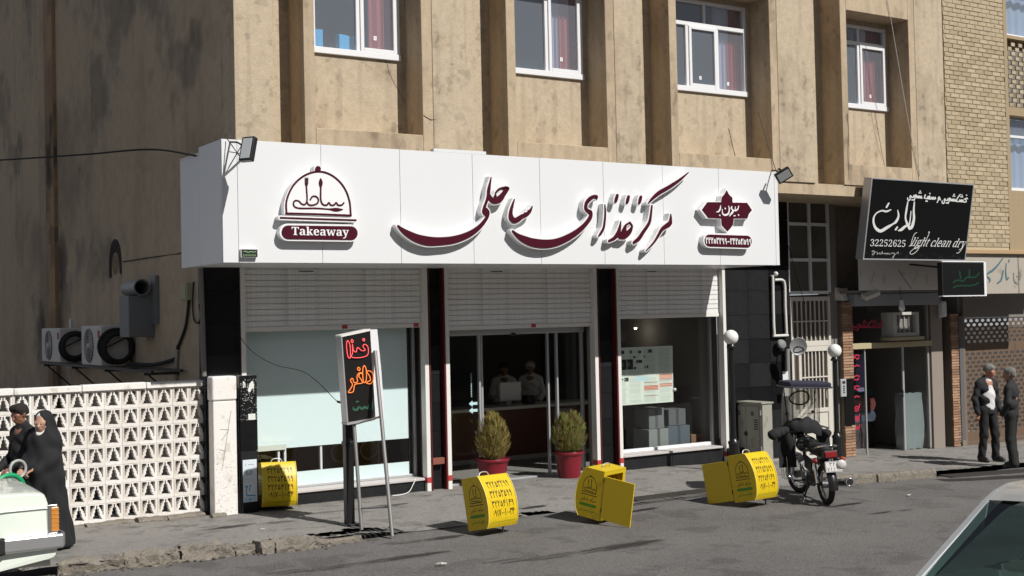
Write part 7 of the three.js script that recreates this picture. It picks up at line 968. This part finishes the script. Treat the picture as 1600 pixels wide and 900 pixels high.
  // winter muffs and leg apron
  A('hand_muff', skin([cap([-0.2, 1.02, -0.84], [-0.42, 1.0, -0.68], 0.05, 0.068), cap([-0.42, 1.0, -0.68], [-0.54, 0.985, -0.58], 0.068, 0.078)], 0.013, 0.03, (x, y, z) => 0.004 * Math.sin(x * 60 + y * 40)), clothM); A('hand_muff', skin([cap([0.2, 0.97, -0.84], [0.33, 0.92, -0.72], 0.045, 0.06)], 0.013, 0.03, (x, y, z) => 0.004 * Math.sin(x * 60 + y * 40)), clothM);
  const cov = new THREE.SphereGeometry(1, 36, 18, 0, 6.2832, 0, Math.PI / 2), CP = cov.attributes.position; for (let i = 0; i < CP.count; i++) { const x = CP.getX(i), y = CP.getY(i), z = CP.getZ(i); CP.setXYZ(i, x * 0.31 + 0.03, 0.95 + y * (0.225 + 0.02 * Math.sin(x * 4)) - 0.07 * x + 0.014 * Math.sin(x * 11 + z * 6), -0.87 + z * 0.2 + 0.05 * y); } cov.computeVertexNormals(); A('screen_cover', cov, mat([0.010, 0.010, 0.011], { roughness: 0.85, side: THREE.DoubleSide }));
  for (const s of [-1, 1]) { const ap = new THREE.BoxGeometry(0.24, 0.52, 0.02, 12, 12, 1), AP = ap.attributes.position; for (let i = 0; i < AP.count; i++) { const x = AP.getX(i), y = AP.getY(i); AP.setXYZ(i, x * (1 - 0.25 * y), y, AP.getZ(i) + 0.02 * Math.sin(x * 26 + y * 5) + 0.015 * Math.sin(y * 11)); } ap.computeVertexNormals(); A('leg_apron', ap.rotateY(s * 0.35).translate(s * 0.28, 0.72, -0.80), clothM); }
  // clear screen with an oval of black piping, and the padded canopy
  const scr = new THREE.PlaneGeometry(0.56, 0.62, 14, 10), SP = scr.attributes.position; for (let i = 0; i < SP.count; i++) { const x = SP.getX(i), y = SP.getY(i); SP.setXYZ(i, x * (1.08 - 0.25 * (y + 0.31)), y, 0.5 * x * x + 0.0); } scr.computeVertexNormals(); const tiltM = new THREE.Matrix4().makeRotationX(0.22).setPosition(0, 1.38, -0.93);
  A('screen', scr.applyMatrix4(tiltM), phys([0.9, 0.88, 0.8], { roughness: 0.3, transmission: 0.45, thickness: 0, side: THREE.DoubleSide })); A('screen_oval', tube([...Array(16)].map((_, k) => { const a = k / 16 * 6.283; return V(0.15 * Math.cos(a), 0.09 + 0.105 * Math.sin(a) * (1 + 0.12 * Math.cos(a)), 0.02).applyMatrix4(tiltM); }), 0.011, 80, 8, true), mRubber);
  A('screen_edge', tube([[-0.28, -0.31], [-0.29, 0], [-0.245, 0.31], [0, 0.315], [0.245, 0.31], [0.29, 0], [0.28, -0.31]].map(([x, y]) => V(x * (1.08 - 0.25 * (y + 0.31)), y, 0.5 * x * x + 0.004).applyMatrix4(tiltM)), 0.006, 60, 6), mat([0.1, 0.1, 0.1]));
  for (const s of [-1, 1]) { A('screen_strut', cylAB(V(s * 0.2, 1.06, -0.9), V(s * 0.24, 1.66, -0.86), 0.009), mDarkMetal); for (const y of [-0.12, 0.06]) A('screen_bolt', ball(s * 0.2, 1.36 + y, -0.93, 0.022), mRubber); }
  A('canopy', new RoundedBoxGeometry(0.64, 0.085, 0.56, 4, 0.035).applyMatrix4(new THREE.Matrix4().makeRotationZ(-0.09)).translate(0.03, 1.68, -0.70), mat([0.022, 0.022, 0.042], { roughness: 0.9 })); A('canopy_piping', tube([V(-0.29, 1.67, -0.43), V(0.03, 1.64, -0.425), V(0.34, 1.615, -0.43), V(0.34, 1.615, -0.97), V(-0.29, 1.67, -0.97)], 0.012, 60, 6, true), mat([0.05, 0.05, 0.075]));
  A('luggage_basket', merge([0, 1, 2, 3].map((k) => tube([V(-0.28, 0.28 + k * 0.1, -0.78), V(-0.3, 0.28 + k * 0.1, -0.95), V(-0.28, 0.28 + k * 0.1, -1.1)], 0.005, 10, 5)).concat([0, 1, 2, 3].map((k) => cylAB(V(-0.29, 0.26, -0.8 - k * 0.1), V(-0.29, 0.62, -0.8 - k * 0.1), 0.005, 0.005, 5)))), mChrome, { kind: 'stuff' });
}
// ---------- cars ----------
function carBody(profile, W, tuck, crown) {         // profile [x, y] closed outline; rounded sides by lofting across the width
  const n = profile.length, sl = [-1, -0.97, -0.9, -0.7, -0.35, 0, 0.35, 0.7, 0.9, 0.97, 1], P = [], I = [];
  for (const s of sl) { const e = Math.abs(s), k = e > 0.9 ? (e - 0.9) / 0.1 : 0, sh = 1 - 0.035 * k * k; const cx = profile.reduce((a, p) => a + p[0], 0) / n, cy = 0.55; for (const [x, y] of profile) { const wy = tuck(y); P.push(cx + (x - cx) * (1 - 0.015 * k * k), cy + (y - cy) * sh + crown * (1 - e * e) * (y > 0.8 ? 1 : 0), s * W / 2 * wy); } }
  for (let a = 0; a < sl.length - 1; a++) for (let i = 0; i < n; i++) { const p = a * n + i, q = a * n + (i + 1) % n; I.push(p, q, p + n, q, q + n, p + n); }
  const sideTri = (off, flip) => { const sh = THREE.ShapeUtils.triangulateShape(profile.map(([x, y]) => new THREE.Vector2(x, y)), []); sh.forEach(([a, b, c]) => (flip ? I.push(off + a, off + c, off + b) : I.push(off + a, off + b, off + c))); }; sideTri(0, true); sideTri((sl.length - 1) * n, false);
  const g = new THREE.BufferGeometry(); g.setAttribute('position', new THREE.Float32BufferAttribute(P, 3)); g.setIndex(I); const q = g.toNonIndexed(); q.computeVertexNormals(); return q;
}
const smoothProfile = (pts, m) => new THREE.CatmullRomCurve3(pts.map((p) => V(p[0], p[1], 0)), true, 'catmullrom', 0.35).getPoints(m).slice(0, -1).map((p) => [p.x, p.y]);
function wheelSet(t, list, y) { for (const [x, z] of list) { const g = new THREE.Group(); g.name = 'wheel'; g.position.set(x, y, z); t.add(g); part(g, 'tyre', new THREE.TorusGeometry(0.24, 0.07, 12, 36).scale(1, 1, 1.25), mRubber, { local: true }); part(g, 'rim', lathe([[0, 0.04], [0.1, 0.05], [0.15, 0.03], [0.175, 0.06], [0.185, -0.06], [0, -0.06]], 28).rotateX(Math.PI / 2 * (z > 0 ? 1 : -1)), mAlu, { local: true }); } }
{ // old pale saloon, its tail towards the shop sign
  const tail = onZ(97, 845, 4.0), gy = roadY(-8) - 0.01, t = thing('parked_car', 'old mint white saloon car with chrome bumper and amber tail lamp', 'car', [tail.x - 2.0, gy, 3.2]); t._b = null; const X = (v) => v - 0.03 + 2.0;
  const top = onZ(40, 770, 3.9).y - gy, yl = onZ(40, 797, 3.99).y - gy, paint = phys([0.76, 0.82, 0.735], { roughness: 0.22, clearcoat: 0.7, clearcoatRoughness: 0.08 });
  const lower = smoothProfile([[X(-0.03), 0.46], [X(0.0), 0.56], [X(-0.015), 0.72], [X(-0.06), 0.90], [X(-0.12), top - 0.03], [X(-0.3), top], [X(-0.85), top + 0.015], [X(-1.1), top + 0.02], [X(-2.6), top + 0.02], [X(-3.9), top - 0.06], [X(-4.15), 0.78], [X(-4.18), 0.45], [X(-4.1), 0.27], [X(-3.0), 0.24], [X(-1.3), 0.26], [X(-0.8), 0.33], [X(-0.3), 0.41]], 110);
  part(t, 'body', carBody(lower, 1.6, (y) => 0.93 + 0.07 * smooth(0.2, 0.55, y) - 0.03 * smooth(0.75, 1.0, y), 0.02), paint, { local: true });
  const cab = smoothProfile([[X(-1.0), top], [X(-1.15), 1.16], [X(-1.45), 1.40], [X(-1.8), 1.43], [X(-2.5), 1.42], [X(-2.8), 1.34], [X(-3.1), top]], 60); part(t, 'cabin', carBody(cab, 1.4, (y) => 1.06 - 0.16 * smooth(1.0, 1.42, y), 0.02), paint, { local: true });
  for (const z of [-0.69, 0.69]) part(t, 'side_glass', ext(shapeOf([[X(-1.35), 1.08], [X(-1.55), 1.34], [X(-2.6), 1.35], [X(-2.9), 1.08]]), 0, 0.01).translate(0, 0, z > 0 ? z + 0.02 : z - 0.03), phys([0.02, 0.025, 0.025], { roughness: 0.05 }), { local: true });
  for (const s of [-1, 1]) { const side = (x0, x1, y0, y1, d0, d1, n, m, r = 0.01) => part(t, n, rbx(x0, x1, y0, y1, s > 0 ? 0.8 + d0 : -0.8 - d1, s > 0 ? 0.8 + d1 : -0.8 - d0, r), m, { local: true });
    const l0 = onZ(78, 790, 4.0), l1 = onZ(93, 832, 4.0), ly1 = l0.y - gy, ly0 = l1.y - gy; side(X(-0.105), X(-0.005), ly0 - 0.01, ly1 + 0.01, -0.06, 0.008, 'lamp_bezel', mChrome, 0.012); side(X(-0.075), X(0.002), ly0 + 0.015, ly1 - 0.015, -0.05, 0.016, 'tail_lamp', phys([0.55, 0.22, 0.03], { roughness: 0.2, clearcoat: 0.5 }), 0.012); for (let k = 0; k < 6; k++) side(X(-0.07), X(0.004), mix(ly0 + 0.02, ly1 - 0.03, k / 5.4), mix(ly0 + 0.02, ly1 - 0.03, k / 5.4) + 0.008, 0.0, 0.019, 'lens_rib', phys([0.4, 0.14, 0.02], { roughness: 0.3 }), 0.003);
    const b0 = onZ(50, 838, 4.06).y - gy, b1 = onZ(50, 862, 4.06).y - gy; side(X(-0.56), X(0.045), b1, b0, 0.0, 0.06, 'bumper_side', mat([0.8, 0.8, 0.81], { roughness: 0.3, metalness: 0.9 }), 0.03); side(X(-0.72), X(-0.5), b1 - 0.012, b0 + 0.008, -0.005, 0.066, 'bumper_end', mRubber, 0.03); side(X(-1.05), X(-0.02), yl - 0.004, yl + 0.004, -0.01, 0.001, 'waist_crease', paint, 0.002);
    if (s > 0) part(t, 'bumper_bar', rbx(X(-0.03), X(0.07), b1, b0, -0.79, 0.79, 0.03), mChrome, { local: true }); }
  part(t, 'boot_lid_gap', rbx(X(-0.85), X(-0.835), top + 0.005, top + 0.02, -0.6, 0.6, 0.004, 1), mDarkMetal, { local: true });
  part(t, 'tail_pipe', cylAB(V(X(-0.4), 0.36, 0.45), V(X(-0.02), 0.36, 0.5), 0.026, 0.03, 16), mat([0.62, 0.6, 0.57], { roughness: 0.4 }), { local: true }); part(t, 'underside', bx(X(-4), X(-0.8), 0.2, 0.4, -0.7, 0.7), mDarkMetal, { local: true }); wheelSet(t, [[X(-0.95), 0.72], [X(-0.95), -0.72], [X(-3.3), 0.72], [X(-3.3), -0.72]], 0.31);
}
{ // silver car passing close to the camera: only its rear quarter shows
  const z = 11.0, gy = roadY(0) - 0.01, a = onZ(1437, 900, z), b = onZ(1548, 771, z), c = onZ(1600, 759, z), t = thing('passing_car', 'silver car with dark green glass passing on the road', 'car', [a.x + 2, gy, z + 0.8]); t._b = null; const ox = a.x + 2, P = (p) => [p.x - ox, p.y - gy], W = 1.62;
  const pa = P(a), pb = P(b), pc = P(c), silver = phys([0.52, 0.54, 0.55], { roughness: 0.3, metalness: 0.45, clearcoat: 0.8 }), roofY = pc[1] + 0.015;
  const d = 0.12, belt = 0.86; const sl = (pb[1] - pa[1]) / (pb[0] - pa[0]), bx0 = pb[0] - (pb[1] - belt) / sl;
  const lower = smoothProfile([[bx0 - 0.75, 0.3], [bx0 - 0.8, 0.55], [bx0 - 0.72, 0.82], [bx0 - 0.55, belt + 0.02], [bx0, belt + 0.02], [bx0 + 2.4, belt], [bx0 + 3.3, 0.82], [bx0 + 3.55, 0.6], [bx0 + 3.55, 0.35], [bx0 + 3.3, 0.24], [bx0 - 0.4, 0.24]], 80); part(t, 'body', carBody(lower, W, (y) => 0.94 + 0.06 * smooth(0.2, 0.5, y), 0.02), silver, { local: true });
  const out = [[bx0 - 0.04, belt], [pb[0] - 0.08, pb[1] - 0.045], [pb[0] + 0.03, pb[1] + 0.008], [pb[0] + 0.2, pb[1] + 0.05], [pc[0] + 0.1, roofY + 0.02], [pc[0] + 1.0, roofY + 0.0], [pc[0] + 1.35, roofY - 0.1], [pc[0] + 1.9, belt]], inn = [[bx0 + 0.1, belt], [pb[0] - 0.0, pb[1] - 0.085], [pb[0] + 0.12, pb[1] - 0.04], [pb[0] + 0.3, pb[1] - 0.02], [pc[0] + 0.1, roofY - 0.06], [pc[0] + 0.95, roofY - 0.07], [pc[0] + 1.25, roofY - 0.15], [pc[0] + 1.72, belt]];
  for (const s of [-1, 1]) { const sh = shapeOf(out), h = new THREE.Path(); inn.forEach((p, i) => (i ? h.lineTo(...p) : h.moveTo(...p))); sh.holes.push(h); part(t, 'side_frame', new THREE.ExtrudeGeometry(sh, { depth: 0.035, bevelEnabled: true, bevelSize: 0.01, bevelThickness: 0.01, bevelSegments: 2 }).translate(0, 0, s > 0 ? 0.76 : -0.8), silver, { local: true }); const off = (k) => inn.map(([x, y], i) => [x + (i < 4 ? k : -k) * 0.6, y - (i > 0 && i < 7 ? k : 0)]); const rub = shapeOf(inn.map(([x, y]) => [x, y])), rh = new THREE.Path(); off(0.07).forEach((p, i) => (i ? rh.lineTo(...p) : rh.moveTo(...p))); rub.holes.push(rh); part(t, 'window_rubber', ext(rub, 0, 0.02).translate(0, 0, s > 0 ? 0.765 : -0.785), mRubber, { local: true }); part(t, 'side_glass', new THREE.ShapeGeometry(shapeOf(inn)).translate(0, 0, s > 0 ? 0.768 : -0.768), phys([0.35, 0.45, 0.42], { roughness: 0.04, transmission: 1, thickness: 0 }), { local: true }); }
  const roof = new THREE.PlaneGeometry(1, 1, 16, 10), RP = roof.attributes.position; const xs = out.slice(1, 7); for (let i = 0; i < RP.count; i++) { const u = RP.getX(i) + 0.5, v = RP.getY(i) * 2, q = u * (xs.length - 1), k = Math.min(xs.length - 2, q | 0), f = q - k, x = mix(xs[k][0], xs[k + 1][0], f), y = mix(xs[k][1], xs[k + 1][1], f); RP.setXYZ(i, x, y + 0.008 + 0.035 * (1 - v * v), -v * 0.775); } roof.computeVertexNormals(); part(t, 'roof', roof, new THREE.MeshPhysicalMaterial({ color: lin(0.52, 0.54, 0.55), roughness: 0.3, metalness: 0.45, clearcoat: 0.8, side: THREE.DoubleSide }), { local: true });
  part(t, 'rear_glass', new THREE.PlaneGeometry(1, 1.5).rotateX(Math.PI / 2).rotateY(0).applyMatrix4(new THREE.Matrix4().makeBasis(V(pb[0] - 0.08 - bx0, pb[1] - 0.045 - belt, 0), V(0, 1, 0), V(0, 0, 1)).setPosition((bx0 - 0.04 + pb[0] - 0.08) / 2, (belt + pb[1] - 0.045) / 2, 0)), phys([0.3, 0.4, 0.37], { roughness: 0.04, transmission: 1, thickness: 0, side: THREE.DoubleSide }), { local: true });
  for (const s of [-1, 1]) part(t, 'seat', skin([cap([bx0 + 1.0, 0.55, s * 0.36], [bx0 + 0.86, 1.0, s * 0.36], 0.12, 0.09, 0.6), cap([bx0 + 1.0, 0.55, s * 0.36], [bx0 + 1.4, 0.52, s * 0.36], 0.12, 0.12, 0.6)], 0.025, 0.05), mat([0.03, 0.035, 0.035]), { local: true }); part(t, 'interior_floor', bx(bx0, bx0 + 2.3, 0.5, 0.56, -0.7, 0.7), mat([0.03, 0.03, 0.03]), { local: true });
  wheelSet(t, [[bx0 + 0.1, 0.72], [bx0 + 0.1, -0.72], [bx0 + 2.6, 0.72], [bx0 + 2.6, -0.72]], 0.31);
}
// ---------- the shaded row of shops across the street, mirrored in the dark glass and granite ----------
{
  const t = thing('opposite_building', 'plain brown plaster shop row across the street behind the viewer', 'building', [4, 0, 25]); const m = mat([0.2, 0.18, 0.155], { roughness: 0.95 }), d = mat([0.03, 0.03, 0.032], { roughness: 0.4 });
  part(t, 'wall', bx(-22, 60, -0.6, 8.2, 25, 30), m); for (let k = 0; k < 16; k++) { part(t, 'shop_opening', bx(-21 + k * 5, -17.4 + k * 5, -0.1, 2.9, 24.9, 24.99), d); part(t, 'window', bx(-20.2 + k * 5, -18.4 + k * 5, 4.4, 6.4, 24.92, 24.99), d); } part(t, 'cornice', bx(-22, 60, 8.2, 8.45, 24.8, 30.1), m);
}

// ---------- stains and cracks that lie in the surfaces ----------
function blotTex(s, n, c, soft) { return canvasTex(256, 256, (g) => { g.clearRect(0, 0, 256, 256); const q = () => (s = (s * 16807) % 2147483647) / 2147483647; g.fillStyle = c; for (let b = 0; b < n; b++) { const x = 40 + q() * 176, y = 60 + q() * 136, r = 14 + q() * 42; g.globalAlpha = soft * (0.4 + 0.6 * q()); g.beginPath(); for (let k = 0; k <= 22; k++) { const a = k / 22 * 6.283, e = r * (0.65 + 0.55 * q()); g.lineTo(x + e * Math.cos(a) * 1.3, y + e * Math.sin(a) * 0.8); } g.fill(); } for (let k = 0; k < 90; k++) { g.globalAlpha = soft * q(); g.beginPath(); g.arc(20 + q() * 216, 30 + q() * 196, 1 + q() * 4, 0, 6.3); g.fill(); } }); }
const stains = [blotTex(11, 7, '#1b1917', 0.5), blotTex(23, 9, '#23201d', 0.38), blotTex(57, 5, '#141312', 0.6)].map((t) => mat([1, 1, 1], { map: t, transparent: true, roughness: 0.7 }));
[[385, 826, 1.5, 0.42, 0, 'dark damp stain on the pavement in front of the granite pillar'], [300, 812, 0.9, 0.3, 1, 'small damp stain on the pavement at the foot of the whitewashed pier'], [560, 800, 1.6, 0.3, 1, 'long faint stain on the pavement behind the ladder sign'], [1010, 790, 1.2, 0.32, 2, 'dark oil stain on the road between the open yellow boxes'], [1330, 778, 1.3, 0.3, 2, 'dark oil patch on the road behind the motorcycle'], [1390, 790, 1.0, 0.22, 0, 'thin oil streak on the road near the silver car'], [660, 845, 1.2, 0.35, 1, 'faint oil stain on the road in front of the closed yellow box'], [900, 862, 2.6, 0.5, 1, 'wide worn patch on the road in front of the boxes'], [560, 880, 2.4, 0.4, 1, 'worn dark patch on the road below the ladder sign'], [840, 790, 0.9, 0.3, 2, 'dark patch on the pavement edge by the drain opening']].forEach(([px, py, w, d, k, lb]) => {
  const c = onY(px, py, py > 835 ? -0.1 : -0.04); const g = new THREE.PlaneGeometry(w, d, 24, 10).rotateX(-Math.PI / 2), P = g.attributes.position; for (let i = 0; i < P.count; i++) { const x = P.getX(i) + c.x, z = P.getZ(i) + c.z; const y = z < kerbZ(x) - 0.03 ? paveY(x, z) + bumpy(x, z) : Math.max(roadY(x) - 0.012 * smooth(2.6, 5, z) + bumpy(x * 0.8, z) * 0.9 + ramp(x) * 0.02 * (1 - smooth(2.6, 3.4, z)), z < kerbZ(x) ? paveY(x, z) + bumpy(x, z) : -9); P.setXYZ(i, x, y + 0.006, z); }
  g.computeVertexNormals(); const me = single('ground_stain', lb, 'stain', g, stains[k], null, 'stains on the ground', { kind: 'structure' }); me.castShadow = false;
});
const crack = (P, z, w = 0.004) => tube(P.map(([x, y]) => { const p = onZ(x, y, z); p.z += 0.0; return p; }), w, P.length * 5, 5);
const mCrack = mat([0.09, 0.07, 0.05]);
{ const t = bld, put = (P, z, w) => part(t, 'crack', crack(P, z, w), mCrack); put([[596, 92], [604, 98], [607, 110], [612, 122], [617, 132], [622, 140], [628, 152], [634, 162], [640, 172]], ZB, 0.004); put([[662, 180], [668, 184], [674, 187], [680, 186]], ZU, 0.004); put([[1361, 175], [1365, 200], [1371, 225], [1378, 250]], ZB, 0.003); put([[1434, 262], [1437, 268], [1437, 276]], ZU, 0.003); put([[1324, 178], [1326, 205], [1325, 240], [1327, 280]], ZU, 0.003); }
// floor gratings, twigs and litter on the pavement
for (const [px, py, s, lb] of [[410, 838, 0.03, 'small white scrap of litter on the pavement by the broken kerb'], [690, 880, 0.05, 'flattened pale scrap of paper on the road'], [1420, 766, 0.04, 'pale scrap of litter on the road near the kerb']]) { const c = onY(px, py, -0.08), g = new THREE.PlaneGeometry(s * 2.2, s, 5, 3), P = g.attributes.position; for (let i = 0; i < P.count; i++) P.setZ(i, rr(0, s * 0.3)); g.rotateX(-Math.PI / 2).rotateY(rr(0, 3)).translate(c.x, (c.z < kerbZ(c.x) ? paveY(c.x, c.z) : roadY(c.x)) + 0.012, c.z); g.computeVertexNormals(); single('paper_scrap', lb, 'litter', g, mat([0.6, 0.58, 0.54], { side: THREE.DoubleSide }), null, 'scraps of litter'); }
renderer.render(scene, camera);
